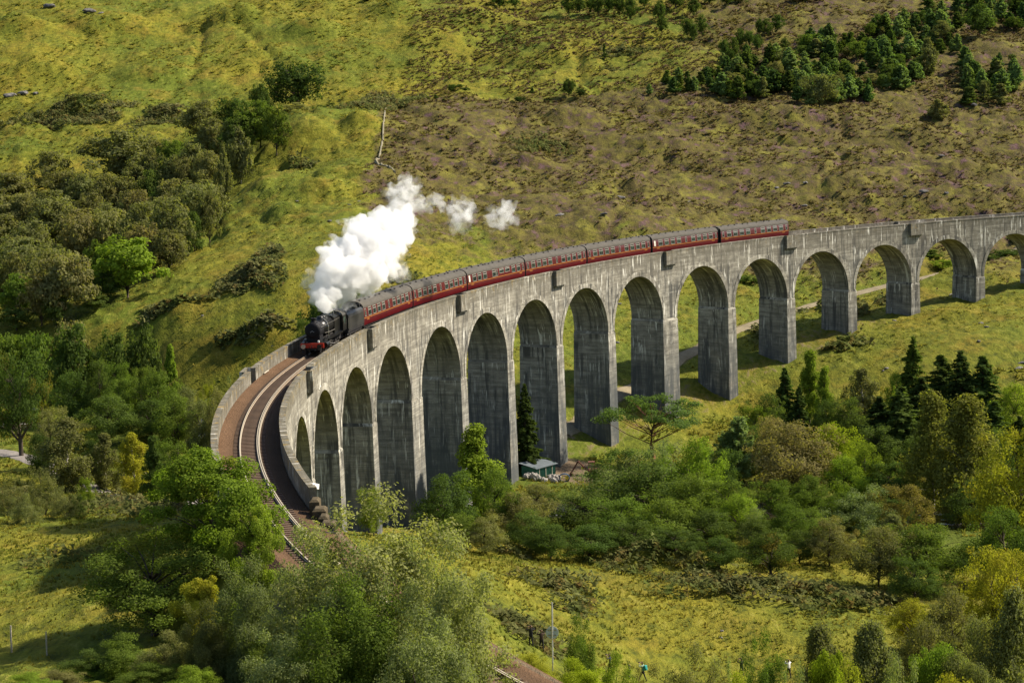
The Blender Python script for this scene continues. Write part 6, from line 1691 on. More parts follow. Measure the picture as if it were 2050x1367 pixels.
def tufts(name, x, y, size, rng, material, blades=5, lean=0.75, flat=1.0):
    n = len(x); z = z_ground(x, y)-0.06; a = rng.uniform(0, 6.28, (n, blades)); l = size[:, None]*rng.uniform(0.6, 1.25, (n, blades)); le = rng.uniform(0.25, lean, (n, blades))
    bw = size[:, None]*0.26*rng.uniform(0.7, 1.4, (n, blades))
    cx, cy = np.cos(a), np.sin(a); r0 = size[:, None]*0.18*rng.uniform(0, 1, (n, blades))
    bx = x[:, None]+r0*cx; by = y[:, None]+r0*cy; bz = np.repeat(z[:, None], blades, 1)
    tip = np.stack([bx+l*le*cx, by+l*le*cy, bz+l*flat*(1.05-0.5*le)], -1); p0 = np.stack([bx-cy*bw, by+cx*bw, bz], -1); p1 = np.stack([bx+cy*bw, by-cx*bw, bz], -1)
    V = np.stack([p0, p1, tip], 2).reshape(-1, 3); F = np.arange(n*blades*3).reshape(-1, 3)
    tint = np.clip(0.5+rng.normal(0, .16, (n, 1))+rng.normal(0, .12, (n, blades)), 0, 1).ravel()
    return link(bpy.data.objects.new(name, np_mesh(name, V, F, material, face_attr={'tint': tint})))
def scatter(rng, n, y0, y1, tmax=0.275, power=1.0):
    y = y0+(y1-y0)*rng.uniform(0, 1, n)**power; return rng.uniform(-tmax, tmax, n)*y, y
def clear_of(x, y):
    th = np.arctan2(y-CY, x-CX) % (2*np.pi); off = np.abs(np.hypot(x-CX, y-CY)-rad_at(th, 0))
    ok = (seg_dist(x, y, ROAD) > 2.2) & (seg_dist(x, y, TRACKWAY) > 1.7) & (seg_dist(x, y, RIVER) > 5.5)
    return ok & ~((th > 2.0) & (off < 4.4))
rng = np.random.default_rng(77)
x, y = scatter(rng, 84000, 330, 800, power=0.85); k = clear_of(x, y) & (fbm(x/14, y/18, 91, 3) + 0.5*fbm(x/3, y/4, 93, 2) > -0.12)
k &= (x > -34) | (rng.uniform(0, 1, len(x)) < 0.55); x, y = x[k], y[k]; hm = sstep(-36, -30, x)*sstep(405, 450, y+0.3*np.clip(x, -60, 60)) > rng.uniform(0.1, 0.9, len(x))
tag(tufts('tussock_grass', x[~hm], y[~hm], rng.uniform(0.0007, 0.0021, (~hm).sum())*y[~hm], rng, M_TUSS, 5, 0.95, 0.55), 'golden green tussock grass covering the hillside', 'grass', kind='stuff')
tag(tufts('heather', x[hm], y[hm], rng.uniform(0.0008, 0.0024, hm.sum())*y[hm], rng, M_HEATH, 6, 0.95, 0.6), 'brown and purple heather covering the moor behind the viaduct', 'heather', kind='stuff')
x, y = scatter(rng, 60000, 118, 330, power=0.8); k = clear_of(x, y) & (fbm(x/7, y/8, 95, 3) > -0.16); x, y = x[k], y[k]
tag(tufts('meadow_grass', x, y, rng.uniform(0.0009, 0.0024, len(x))*y, rng, M_TUSS, 5, 0.8), 'rough yellow-green grass on the valley floor', 'grass', kind='stuff')
BRACKEN = [(-46.6, 375.4, 5.3, 15.4, 1), (-61.1, 366.1, 6.3, 3.2, 1), (-42.4, 347.8, 5.1, 2.5, 1), (-49.0, 348.6, 2.6, 1.2, 1), (-133.3, 632.8, 17.1, 13.2, 0.8), (-103.9, 624.2, 9.2, 11.5, 0.6), (-53.8, 524.8, 4.1, 8.9, 0.6), (-36.2, 621.6, 9.4, 25.4, 0.7), (-41.0, 598.6, 7.1, 24.0, 0.6), (39.8, 698.4, 8.6, 7.3, 0.6), (34.4, 676.8, 3.3, 2.2, 0.5), (8.8, 552.0, 8.1, 9.8, 0.4), (-29.1, 356.3, 3.5, 2.6, 0.6), (-19.8, 363.8, 3.6, 3.2, 0.5), (15.2, 224.8, 7.1, 7.0, 1.2), (19.5, 215.3, 6.9, 3.1, 1), (23.1, 209.2, 7.7, 3.4, 1.1), (4.7, 204.8, 4.0, 6.1, 1), (34.1, 206.1, 6.5, 5.5, 1.1), (30.6, 210.4, 3.6, 3.2, 1), (1.8, 164.3, 2.4, 4.4, 1.2), (-0.8, 166.0, 2.0, 4.5, 0.9), (5.4, 196.2, 2.4, 2.8, 0.8), (-51.6, 246.1, 10.7, 11.3, 1), (-61.4, 250.1, 3.7, 6.4, 1), (-42.7, 241.4, 4.2, 11.4, 1), (63.1, 380.7, 4.2, 11.3, 0.8), (54.7, 361.5, 4.4, 5.5, 0.7), (46.1, 365.6, 2.7, 9.1, 0.6), (59.4, 356.9, 3.5, 4.3, 0.6), (26.8, 357.2, 1.2, 6.3, 0.5), (-51.9, 266.0, 3.9, 3.6, 0.6), (-43.5, 190.3, 4.2, 5.5, 0.5), (9.5, 231.5, 3.4, 1.5, 0.8), (0.2, 228.2, 3.4, 5.5, 0.7), (53.1, 388.0, 2.8, 5.9, 0.5), (72.2, 391.1, 1.9, 4.7, 0.5)]
bx, by, bs = [], [], []
for (cx, cy, rx, ry, d) in BRACKEN:
    n = int(min(8000, 30*d*rx*ry+80)); r = rng.uniform(0, 1, n)**0.6; a = rng.uniform(0, 6.28, n)
    q = 1+0.35*np.sin(3*a+cx)+0.2*np.sin(5*a+cy); xx = cx+rx*r*np.cos(a)*q; yy = cy+ry*r*np.sin(a)*q
    bx.append(xx); by.append(yy); bs.append(np.full(n, 0.55 if cy < 260 else 0.95))
bx, by, bs = map(np.concatenate, (bx, by, bs)); k = clear_of(bx, by); bx, by, bs = bx[k], by[k], bs[k]
m = len(bx); lay = rng.uniform(0, 1, m)
hump = 0.3+1.15*np.clip(fbm(bx/2.2, by/2.6, 97, 3)+0.35, 0, 1)
C = np.c_[bx, by, z_ground(bx, by)+hump*(0.3+0.7*lay)*np.where(by < 260, 1.25, 1.4)]
Nn = np.c_[rng.normal(0.1, .45, m), rng.normal(-0.1, .45, m), np.full(m, 0.8)]
def frond_mesh(C, Nn, s):
    n = len(C); Nn = Nn/np.linalg.norm(Nn, axis=1)[:, None]; r = rng.normal(size=(n, 3)); u = np.cross(Nn, r); u /= np.linalg.norm(u, axis=1)[:, None]; v = np.cross(Nn, u); s = (s*rng.uniform(0.6, 1.3, n))[:, None]
    V = np.stack([C-u*s*0.2-v*s*0.34, C-u*s*0.2+v*s*0.34, C+u*s*0.9-np.array([0, 0, 0.30])*s], 1).reshape(-1, 3)
    return np_mesh('bracken', V, np.arange(3*n).reshape(n, 3), M_BRACK, face_attr={'tint': np.clip(0.5+rng.normal(0, .22, n), 0, 1)})
tag(link(bpy.data.objects.new('bracken', frond_mesh(C, Nn, bs))), 'green and rusty bracken fern growing in patches', 'bracken', kind='stuff')

# ------------------------------------------------------------------ rocks, walls, small things
def rock_mesh(seed, material):
    r = random.Random(seed); bm = bmesh.new(); bmesh.ops.create_icosphere(bm, subdivisions=2, radius=0.5)
    from mathutils import noise as mn
    for v in bm.verts:
        d = 1+0.45*mn.noise(v.co*2.2+Vector((seed*3.1, 0, 0)))+0.15*mn.noise(v.co*5); v.co = Vector((v.co.x*d, v.co.y*d*0.85, v.co.z*d*0.62))
    me = bpy.data.meshes.new('rock'); bm.to_mesh(me); bm.free(); me.materials.append(material); return me
M_ROCK = track_material('grey_rock', (0.06, 0.056, 0.052), (0.24, 0.225, 0.21), 0.9); M_PALE = track_material('pale_rubble', (0.20, 0.18, 0.155), (0.46, 0.43, 0.385), 1.6)
ROCKM = [rock_mesh(i, M_ROCK) for i in range(4)]; RUBM = [rock_mesh(i+9, M_PALE) for i in range(3)]
RR = random.Random(8)
for i, (x, y, w) in enumerate([(20.0, 196.5, 0.58), (19.7, 194.6, 0.43), (62.6, 338.1, 0.99), (61.9, 337.6, 0.66), (83.1, 358.3, 1.23), (79.4, 344.2, 1.01), (83.1, 354.3, 0.87), (-54.8, 360.0, 0.79), (11.0, 440.8, 2.37), (25.5, 470.0, 2.99), (20.5, 437.9, 1.5), (68.2, 499.6, 1.96), (72.7, 498.8, 2.2), (65.3, 496.4, 1.7), (98.4, 483.0, 2.6), (104.0, 484.6, 1.9), (113.5, 534.5, 1.83), (137.7, 603.9, 2.96), (69.7, 480.7, 1.65), (93.9, 483.0, 1.18), (-36.6, 416.7, 1.22), (-47.0, 454.4, 0.89), (-28.9, 618.6, 1.51), (-170.2, 775.8, 4.94), (-152.9, 763.5, 5.61), (-148.1, 762.3, 3.36), (-156.5, 667.1, 5.55), (-159.6, 662.8, 4.87), (-152.4, 667.1, 3.27), (82.6, 329.6, 1.78), (83.8, 332.2, 1.3), (42.6, 480.7, 1.41), (69.9, 370.0, 0.91), (-34.4, 441.5, 0.76), (-32.7, 447.9, 0.88), (20.6, 385.7, 0.94), (18.7, 360.6, 1.06), (-40.8, 344.2, 0.42)]):
    o = link(bpy.data.objects.new('rock', ROCKM[i % 4])); o.location = (x, y, float(z_ground(np.array([x]), np.array([y]))[0])+0.08*w); w = min(w, 5.0); o.scale = (w, w*0.7, w*0.55); o.rotation_euler = (0, 0, RR.uniform(0, 6))
    tag(o, 'grey rock lying on the open meadow below' if y < 210 else ('grey rock in the grass by the far piers' if y < 400 else 'weathered grey rock showing through the hillside vegetation'), 'rock', 'rocks in the meadow' if y < 210 else ('rocks by the far piers' if y < 400 else 'hillside rocks'))
for i in range(34):
    x = RR.uniform(0.9, 6.4); y = 283.2+RR.uniform(-1.0, 1.3)+0.3*x; w = RR.uniform(0.5, 1.15)
    o = link(bpy.data.objects.new('boulder', RUBM[i % 3])); o.location = (x, y, float(z_ground(np.array([x]), np.array([y]))[0])+RR.uniform(0.05, 0.5)); o.scale = (w, w, w); o.rotation_euler = (RR.uniform(0, 6), RR.uniform(0, 6), RR.uniform(0, 6))
    tag(o, 'pale boulder in the rubble heap in front of the green hut', 'boulder', 'rubble heap in front of the green hut')
for i in range(12):
    x = -51+RR.uniform(-3, 3); y = 281+RR.uniform(-3, 4); w = RR.uniform(0.4, 0.9); o = link(bpy.data.objects.new('river_boulder', RUBM[i % 3])); o.location = (x, y, float(z_ground(np.array([x]), np.array([y]))[0])+0.1); o.scale = (w, w, w*0.8); o.rotation_euler = (0, 0, RR.uniform(0, 6))
    tag(o, 'pale boulder on the bare bank between the road and the river', 'boulder', 'boulders on the river bank')
for i in range(16):
    x = -75+RR.uniform(-14, 26); y = float(np.interp(x, [RIVER[j][0] for j in range(6)], [RIVER[j][1] for j in range(6)]))+RR.uniform(-6, 6); w = RR.uniform(0.7, 1.6); o = link(bpy.data.objects.new('river_boulder', RUBM[i % 3])); o.location = (x, y, float(z_ground(np.array([x]), np.array([y]))[0])+0.25); o.scale = (w, w, w*0.8); o.rotation_euler = (0, 0, RR.uniform(0, 6))
    tag(o, 'pale boulder in the bed of the river', 'boulder', 'boulders in the river')
gz = lambda x, y: float(z_ground(np.array([x]), np.array([y]))[0])
def wall():
    P = [(-34.5, 590), (-33.8, 572), (-33.2, 556), (-32.3, 531), (-32.0, 510), (-32.3, 500), (-30.6, 494), (-28.6, 488), (-26.4, 484)]; mb = MB(); rings = []
    Q = []
    for (a, b), (c, d) in zip(P[:-1], P[1:]):
        for k in range(8): Q.append((a+(c-a)*k/8, b+(d-b)*k/8))
    rg = random.Random(2)
    for j, (x, y) in enumerate(Q):
        h = 0.42+rg.uniform(-.25, .25); z = gz(x, y); w = 0.22; rings.append([(x-w, y, z-0.4), (x-w*0.7, y, z+h), (x+w*0.7, y, z+h+rg.uniform(-.06, .06)), (x+w, y, z-0.4)])
    return tag(mb.loft(rings).build('field_wall', track_material('dry_stone', (0.20, 0.18, 0.12), (0.36, 0.32, 0.22), 2.5)), 'pale tumbled field wall running down the hillside beside the heather', 'wall')
wall()
M_TIMBER = track_material('weathered_timber', (0.30, 0.26, 0.20), (0.55, 0.50, 0.40), 3.0); M_DKWOOD = track_material('dark_timber', (0.05, 0.04, 0.03), (0.11, 0.09, 0.07), 3.0)
def post(name, x, y, h, r, mat_, label):
    z = gz(x, y); mb = MB(); mb.tube([(0, 0, -0.5), (0.01, 0, h*0.5), (0.03, 0.01, h), (0.03, 0.01, h+0.02)], [r, r, r*0.92, r*0.3], 7); o = mb.build(name, mat_); o.location = (x, y, z); return tag(o, label, 'post')
post('fence_post', -32.4, 126.7, 1.75, 0.06, M_TIMBER, 'pale thin fence post at the edge of the left field'); post('fence_post', -29.5, 123.9, 1.5, 0.05, M_TIMBER, 'shorter pale fence post nearer the dark crooked tree')
post('gate_post', 9.1, 166.8, 1.15, 0.12, M_DKWOOD, 'dark stubby post beside the walker with the turquoise pack')
def beam(name, a, b, r, mat_, label, cat):
    mb = MB(); mb.tube([Vector(a), (Vector(a)+Vector(b))/2+Vector((0, 0, 0.02)), Vector(b)], [r, r*1.05, r*0.9], 6); return tag(mb.build(name, mat_), label, cat)
beam('pale_log', (85.0, 393.2, gz(85.0, 393.2)+0.2), (88.3, 395.2, gz(88.3, 395.2)+0.35), 0.14, M_TIMBER, 'pale fallen log lying between two far piers', 'log')
q0, q1 = arc(3.066, -2.30, 0.09), arc(3.075, -2.33, 0.09); beam('timber_plank', q0, q1, 0.07, M_TIMBER, 'pale timber left on the ballast against the outer parapet', 'timber')
# disc sign on a tall pole
def sign():
    x, y = 1.75, 108.0; zt = 0.15; zb = gz(x, y)-0.4; r = empty('railway_sign', (x, y, zb)); tag(r, 'tall thin pole with a pale grey disc sign beside the track', 'sign'); H_ = zt-zb
    mb = MB(); mb.tube([(0, 0, 0), (0.0, 0, H_*0.5), (0.05, 0, H_)], 0.045, 8); mb.build('pole', plain('galvanised_grey', (0.50, 0.50, 0.48), 0.5, 0.3), r)
    d = MB(); n = 24; zc_ = H_-1.68; ring = lambda yy, q: [(0.02+q*math.cos(2*math.pi*j/n), yy, zc_+q*math.sin(2*math.pi*j/n)) for j in range(n)]
    d.loft([ring(0.055, 0.33), ring(0.06, 0.35), ring(0.075, 0.35), ring(0.08, 0.33)]); d.build('disc', plain('sign_back_grey', (0.40, 0.47, 0.50), 0.6), r)
    b = MB(); b.box(-0.2, 0.24, 0.035, 0.055, zc_+0.12, zc_+0.16); b.box(-0.2, 0.24, 0.035, 0.055, zc_-0.16, zc_-0.12); b.build('bracket', M_STEEL, r)['kind'] = 'stuff'
sign()
nx, ny, _ = arc(TH_END-0.004, HALF+0.12)
npl = MB(); npl.box(-0.24, 0.24, -0.015, 0.015, -0.2, 0.2); o = npl.build('notice_plate', M_LAMP); o.location = (nx, ny, Z_TOP-0.1); o.rotation_euler = (-0.6, 0.3, 0.3); tag(o, 'small white notice plate on the end of the inner parapet', 'sign')
# hut
def hut():
    x, y = 3.3, 287.6; z = gz(x, y)-0.15; r = empty('site_hut', (x, y, z), R_(52)); tag(r, 'low green corrugated hut with grey roof under the viaduct', 'hut')
    m_g = plain('green_sheet', (0.035, 0.13, 0.085), 0.6, 0, 0.3, 2.0); m_r = plain('grey_roof_sheet', (0.13, 0.15, 0.165), 0.5, 0.2, 0.2, 2.0)
    L_, W_, h_ = 4.6, 2.6, 1.9
    def corr(x0, x1, y0, n):
        mb = MB(); P = []
        for k in range(n+1):
            f = k/n; P.append((x0+(x1-x0)*f, y0+0.035*(1 if k % 2 else -1)))
        for a, b in zip(P[:-1], P[1:]): mb.add([(a[0], a[1], 0), (b[0], b[1], 0), (b[0], b[1], h_), (a[0], a[1], h_)], [(0, 1, 2, 3)])
        return mb
    corr(-L_/2, L_/2, -W_/2, 46).build('front_wall', m_g, r); corr(-L_/2, L_/2, W_/2, 46).build('rear_wall', m_g, r)
    for s in (-1, 1): MB().box(s*L_/2-0.03, s*L_/2+0.03, -W_/2+0.05, W_/2-0.05, 0, h_+0.25).build('end_wall', m_g, r)
    MB().add([(-L_/2-0.25, -W_/2-0.3, h_+0.02), (L_/2+0.25, -W_/2-0.3, h_+0.02), (L_/2+0.25, W_/2+0.3, h_+0.55), (-L_/2-0.25, W_/2+0.3, h_+0.55), (-L_/2-0.25, -W_/2-0.3, h_+0.10), (L_/2+0.25, -W_/2-0.3, h_+0.10), (L_/2+0.25, W_/2+0.3, h_+0.63), (-L_/2-0.25, W_/2+0.3, h_+0.63)], [(3, 2, 1, 0), (4, 5, 6, 7), (0, 1, 5, 4), (1, 2, 6, 5), (2, 3, 7, 6), (3, 0, 4, 7)]).build('roof', m_r, r)
    for k in range(3): MB().box(-1.6+1.5*k, -1.52+1.5*k, -W_/2-0.10, -W_/2-0.05, 0, h_).build('batten', M_TIMBER, r)
hut()
def digger():
    x, y = 11.2, 290.5; z = gz(x, y); r = empty('excavator', (x, y, z), R_(180)); tag(r, 'small rusty excavator with bent arm resting under the viaduct', 'excavator')
    m_ = plain('rusty_brown', (0.13, 0.055, 0.035), 0.8, 0, 0.35, 3.0); mb = MB()
    for s in (-1, 1):
        t = MB(); ring = lambda yy: [(-1.1, yy, 0.1), (-1.25, yy, 0.3), (-1.1, yy, 0.55), (1.1, yy, 0.55), (1.25, yy, 0.3), (1.1, yy, 0.1)]; t.loft([ring(s*0.62), ring(s*0.98)]); t.build('track', M_UNDER, r)
    MB().box(-1.2, 0.7, -0.75, 0.75, 0.6, 1.15, 0, 0.08).build('body', m_, r); c = MB()
    for px_, py_ in ((-0.2, -0.6), (0.55, -0.6), (-0.2, 0.2), (0.55, 0.2)): c.tube([(px_, py_, 1.1), (px_, py_, 2.1)], 0.05, 5)
    c.box(-0.3, 0.65, -0.7, 0.3, 2.1, 2.18); c.build('cab_frame', m_, r)
    a = MB(); a.tube([(0.7, 0.2, 0.9), (2.1, 0.2, 2.35)], [0.16, 0.13], 6); a.build('boom', m_, r); b = MB(); b.tube([(2.1, 0.2, 2.35), (3.1, 0.2, 0.7)], [0.13, 0.10], 6); b.build('dipper', m_, r)
    MB().loft([[(3.0, -0.1, 0.75), (3.0, 0.5, 0.75), (3.3, 0.5, 0.75), (3.3, -0.1, 0.75)], [(2.8, -0.1, 0.3), (2.8, 0.5, 0.3), (3.4, 0.5, 0.3), (3.4, -0.1, 0.3)], [(3.0, -0.1, 0.1), (3.0, 0.5, 0.1), (3.3, 0.5, 0.1), (3.3, -0.1, 0.1)]]).build('bucket', m_, r)
digger()
def pipe_coil():
    mb = MB()
    for k in range(4): 
        P = [(0.75*math.cos(2*math.pi*j/18), 0.12*k, 0.55+0.55*math.sin(2*math.pi*j/18)) for j in range(19)]; mb.tube(P, 0.06, 6, caps=False)
    o = mb.build('pipe_coil', plain('blue_pipe', (0.05, 0.10, 0.17), 0.5)); x, y = 6.9, 284.3; o.location = (x, y, gz(x, y)); tag(o, 'coil of dark blue water pipe beside the rubble heap', 'pipe coil')
pipe_coil()

# ------------------------------------------------------------------ people
M_SKIN = plain('skin', (0.42, 0.24, 0.16), 0.6, 0, 0.05); M_HAIR = plain('hair_brown', (0.06, 0.035, 0.02), 0.7)
def person(x, y, label, top, legs, facing=90, arms='camera', stride=0.10, pack=None, hat=None):
    z = gz(x, y); r = empty('person', (x, y, z), R_(facing)); tag(r, label, 'person')
    # joints, facing +x, feet on z = 0
    J = {'pel': (0, 0, 0.93, .125, .155), 'wai': (0, 0, 1.12, .105, .14), 'che': (0.01, 0, 1.33, .12, .165), 'nec': (0.01, 0, 1.50, .055, .055), 'hd0': (0.03, 0, 1.60, .075, .07), 'hd1': (0.04, 0, 1.69, .10, .082), 'hd2': (0.02, 0, 1.78, .065, .06)}
    E_ = [('pel', 'wai'), ('wai', 'che'), ('che', 'nec'), ('nec', 'hd0'), ('hd0', 'hd1'), ('hd1', 'hd2')]
    for s, t in ((1, 'l'), (-1, 'r')):
        f = stride*s
        J[t+'hip'] = (0, s*.10, .88, .095, .095); J[t+'kne'] = (f*0.8+0.03, s*.105, .49, .062, .062); J[t+'ank'] = (f*1.6-0.02, s*.11, .09, .045, .045); J[t+'toe'] = (f*1.6+0.15, s*.125, .035, .038, .034)
        E_ += [('pel', t+'hip'), (t+'hip', t+'kne'), (t+'kne', t+'ank'), (t+'ank', t+'toe')]
        J[t+'sho'] = (0, s*.19, 1.43, .062, .062)
        if arms == 'camera': J[t+'elb'] = (0.14, s*.36, 1.38, .046, .046); J[t+'wri'] = (0.24, s*.14, 1.60, .033, .033); J[t+'han'] = (0.27, s*.07, 1.65, .036, .03)
        else: J[t+'elb'] = (-0.03, s*.25, 1.14, .046, .046); J[t+'wri'] = (0.07, s*.25, .90, .033, .033); J[t+'han'] = (0.10, s*.24, .82, .036, .03)
        E_ += [('che', t+'sho'), (t+'sho', t+'elb'), (t+'elb', t+'wri'), (t+'wri', t+'han')]
        for k in range(4): J[t+'f%d' % k] = (J[t+'han'][0]+0.06, J[t+'han'][1]+s*0.018*(k-1.5), J[t+'han'][2]+0.02*(1 if arms == 'camera' else -3)-0.004*k, .010, .010); E_.append((t+'han', t+'f%d' % k))
        J[t+'thb'] = (J[t+'han'][0]+0.02, J[t+'han'][1]-s*0.05, J[t+'han'][2]+0.02, .011, .011); E_.append((t+'wri', t+'thb'))
    keys = list(J); me = bpy.data.meshes.new('body'); me.from_pydata([J[k][:3] for k in keys], [(keys.index(a), keys.index(b)) for a, b in E_], [])
    ob = link(bpy.data.objects.new('body', me), None); md = ob.modifiers.new('s', 'SKIN'); sk_ = me.skin_vertices[0].data
    for i, k in enumerate(keys): sk_[i].radius = J[k][3:]; sk_[i].use_root = (k == 'pel')
    sd_ = ob.modifiers.new('d', 'SUBSURF'); sd_.levels = 1; sd_.render_levels = 1
    dg = bpy.context.evaluated_depsgraph_get(); dg.update(); m2 = bpy.data.meshes.new_from_object(ob.evaluated_get(dg)); bpy.data.objects.remove(ob)
    for mt in (top, legs, M_SKIN, M_HAIR, M_UNDER): m2.materials.append(mt)
    for p in m2.polygons:
        c = p.center; i = 0
        if c.z > 1.51 and abs(c.y) < 0.14 and c.x < 0.19: i = 3 if (c.z > 1.72 or c.x < 0.0) else 2
        elif (arms == 'camera' and c.x > 0.215) or (arms != 'camera' and abs(c.y) > 0.19 and c.z < 0.93): i = 2
        elif c.z < 0.12: i = 4
        elif c.z < 0.98 and abs(c.y) < 0.24: i = 1
        p.material_index = i
    m2.polygons.foreach_set('use_smooth', np.ones(len(m2.polygons), bool)); link(bpy.data.objects.new('body', m2), r)
    nz = MB(); nz.loft([[(0.125, -0.015, 1.66), (0.125, 0.015, 1.66), (0.115, 0, 1.70)], [(0.155, -0.006, 1.665), (0.155, 0.006, 1.665), (0.15, 0, 1.672)]]); nz.build('nose', M_SKIN, r)
    for s in (-1, 1): MB().box(-0.005, 0.03, s*0.085-0.008, s*0.085+0.008, 1.65, 1.71).build('ear', M_SKIN, r)
    if pack is not None:
        pk = MB(); pk.box(-0.36, -0.13, -0.17, 0.17, 1.02, 1.48, 0, 0.06); pk.box(-0.42, -0.365, -0.11, 0.11, 1.06, 1.26, 0, 0.02); o = pk.build('backpack', pack); o.matrix_world = r.matrix_basis; tag(o, 'turquoise backpack worn by the walker in the meadow', 'backpack')
    if hat is not None:
        h = MB(); ring = lambda q, zz: [(0.03+q*math.cos(2*math.pi*j/12), q*0.85*math.sin(2*math.pi*j/12), zz) for j in range(12)]; h.loft([ring(.15, 1.755), ring(.115, 1.765), ring(.105, 1.83), ring(.05, 1.86)]); h.build('hat', hat, r)
    if arms == 'camera':
        cm = MB(); cm.box(0.24, 0.30, -0.07, 0.07, 1.61, 1.71, 0, 0.01); xcyl(cm, 0.30, 0.42, 0, 1.655, 0.04, 10); o = cm.build('camera_body', M_GANG); o.matrix_world = r.matrix_basis; tag(o, 'black camera held up by the '+label.split('person ')[-1][:60] if False else 'black camera raised by a person watching the train', 'camera', 'cameras raised at the train')
    return r
D_ = lambda n, c: plain(n, c, 0.85, 0, 0.15, 6.0)
BLACK, NAVY, WHITE, GREENW = D_('cloth_black', (0.015, 0.014, 0.014)), D_('cloth_navy', (0.02, 0.025, 0.045)), D_('cloth_white', (0.72, 0.70, 0.66)), D_('cloth_pale_green', (0.22, 0.30, 0.20))
person(0.9, 160.2, 'person in black with raised arms photographing from the bracken slope', BLACK, BLACK, 100)
person(1.75, 160.8, 'person in dark brown standing beside the one in black, arms raised', D_('cloth_dark_brown', (0.05, 0.03, 0.02)), BLACK, 105)
person(7.5, 166.0, 'person in navy holding a camera out above the bright scrub', NAVY, BLACK, 165)
person(10.35, 168.3, 'walker in pale green top and dark trousers mid-stride in the meadow', GREENW, BLACK, 150, 'camera', 0.2, D_('cloth_turquoise', (0.02, 0.24, 0.22)))
person(20.4, 183.2, 'person in black with arms raised behind the olive willow', BLACK, NAVY, 110)
person(24.6, 182.0, 'person in white top and dark trousers by the feathery birch', WHITE, BLACK, 120, 'camera')
person(-58.8, 275.6, 'person in a white hat and dark jacket walking on the road', NAVY, BLACK, 200, 'down', 0.16, None, WHITE)

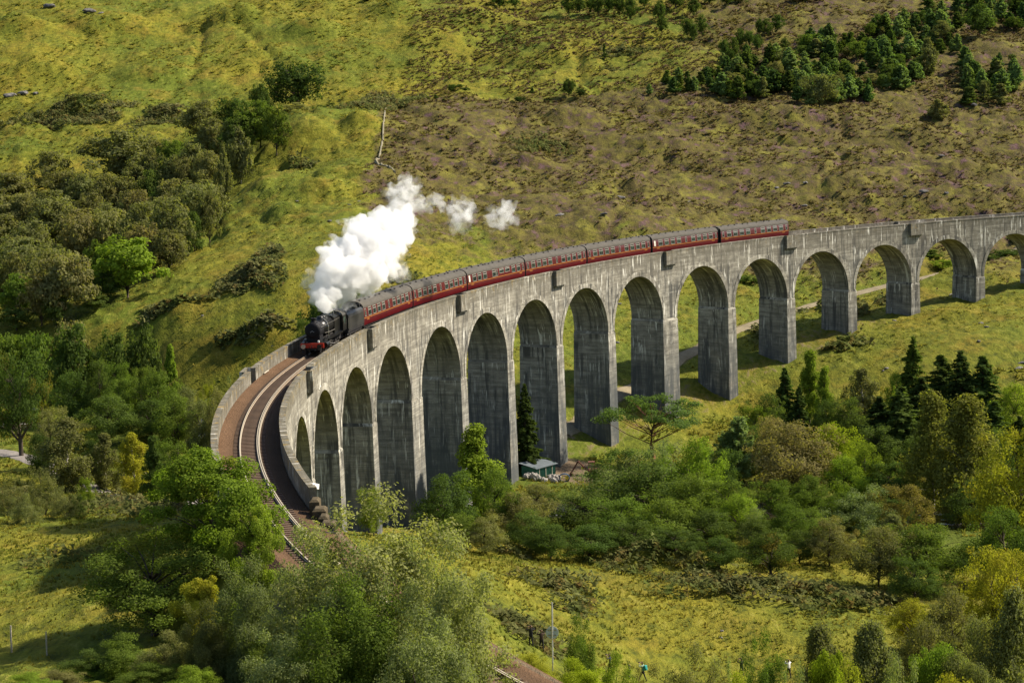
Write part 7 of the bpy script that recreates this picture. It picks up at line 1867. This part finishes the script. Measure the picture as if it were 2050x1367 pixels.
# ------------------------------------------------------------------ steam
def steam_material(name, dens, ragged=False):
    t = NT(name); v = t.n('VolumePrincipled'); v.inputs['Color'].default_value = (0.995, 0.995, 0.995, 1); v.inputs['Density'].default_value = dens; v.inputs['Anisotropy'].default_value = 0.15
    if ragged:
        n = t.noise(t.pos(), 0.75, 6, 0.65, 0.6); t.t.links.new(t.math('MULTIPLY', t.ramp(n, [(0.42, 0.0), (0.60, 1.0)]), dens), v.inputs['Density'])
    t.t.links.new(v.outputs[0], t.out.inputs['Volume']); return t.m
def steam(name, blobs, dens, vox, label, amp, seed, halo=None):
    from mathutils import noise as mn
    bm = bmesh.new(); c0 = Vector(blobs[0][:3])
    for (x, y, z, r) in blobs: bmesh.ops.create_icosphere(bm, subdivisions=3, radius=r, matrix=Matrix.Translation(Vector((x, y, z))-c0))
    me = bpy.data.meshes.new(name); bm.to_mesh(me); bm.free(); ob = link(bpy.data.objects.new(name, me)); m = ob.modifiers.new('r', 'REMESH'); m.mode = 'VOXEL'; m.voxel_size = vox
    dg = bpy.context.evaluated_depsgraph_get(); dg.update(); m2 = bpy.data.meshes.new_from_object(ob.evaluated_get(dg)); bpy.data.objects.remove(ob)
    co = []
    m2.update()
    for v in m2.vertices:
        q = v.co + Vector((seed, 0, 0)); d = amp*(1.1*abs(mn.noise(q*0.55))*2-0.5+0.75*(abs(mn.noise(q*1.3))*2-0.3)+0.45*(abs(mn.noise(q*3.1))*2-0.3)+0.25*mn.noise(q*6.5)); co.append(v.co+v.normal*d)
    for v, c in zip(m2.vertices, co): v.co = c
    tmp = link(bpy.data.objects.new(name, m2)); m = tmp.modifiers.new('r', 'REMESH'); m.mode = 'VOXEL'; m.voxel_size = vox*0.9     # clean closed skin
    dg = bpy.context.evaluated_depsgraph_get(); dg.update(); m3 = bpy.data.meshes.new_from_object(tmp.evaluated_get(dg)); bpy.data.objects.remove(tmp); m2 = m3
    m2.materials.clear(); m2.materials.append(steam_material(name, dens, dens < 0.9))
    o = link(bpy.data.objects.new(name, m2)); o.location = c0
    if label: tag(o, label, 'steam')
    if halo:
        h = steam('thin_edge', [(x, y, z, r*halo[0]) for (x, y, z, r) in blobs], halo[1], vox, None, amp*halo[2], seed+5); h.location = (0, 0, 0); h.parent = o
    return o
steam('steam_plume', [(-20.33, 224, 4.8, 0.66), (-20.61, 225, 5.65, 1.13), (-20.73, 225.5, 6.72, 1.24), (-19.66, 226.5, 7.71, 1.65), (-18.26, 228, 8.1, 1.97), (-16.79, 228, 6.94, 1.35), (-18.04, 229.5, 9.54, 2.09), (-19.85, 227, 9.79, 1.03), (-19.6, 227, 10.46, 0.77), (-16.17, 231.5, 10.58, 2.37), (-14.96, 232, 8.8, 2.01), (-15.99, 230, 8.14, 2.2), (-13.46, 234, 10.78, 1.7), (-14.38, 234, 12.53, 1.49), (-12.67, 236, 11.77, 1.51), (-12.21, 237, 13.25, 0.97), (-16.88, 232, 12.56, 1.26), (-16.17, 229, 5.69, 0.84), (-18.55, 227, 5.67, 0.93)], 1.15, 0.16, 'dense white steam plume billowing from the locomotive chimney', 0.75, 3.0, (1.06, 0.5, 1.6))
steam('steam_wisp', [(-12.44, 239, 14.71, 1.2), (-11.45, 240, 15.8, 1.1), (-13.19, 239.5, 15.88, 0.82), (-11.86, 240.5, 16.85, 0.72), (-10.87, 240.5, 14.47, 0.66), (-13.01, 238, 13.5, 0.76)], 0.85, 0.14, 'ragged thin top of the steam plume', 0.9, 21.0, (1.1, 0.22, 1.5))
steam('steam_puff', [(-6.02, 250, 12.46, 1.08), (-6.93, 250, 12.72, 0.68), (-4.8, 251, 12.98, 0.69), (-5.11, 250, 12.06, 0.57)], 0.70, 0.13, 'larger loose steam puff drifting behind the plume', 0.85, 33.0, (1.2, 0.2, 1.4))
steam('steam_puff', [(-8.46, 246, 14.45, 0.67), (-8.06, 246, 13.96, 0.5), (-9.58, 245, 14.06, 0.45)], 0.55, 0.13, 'small faint steam puff right beside the plume top', 0.7, 45.0)
steam('steam_puff', [(-0.54, 262, 11.69, 1.07), (-1.32, 262, 11.07, 0.72), (0.09, 262, 11.29, 0.6)], 0.60, 0.13, 'last detached steam puff farthest along the train', 0.85, 57.0, (1.2, 0.18, 1.4))
# shrunk
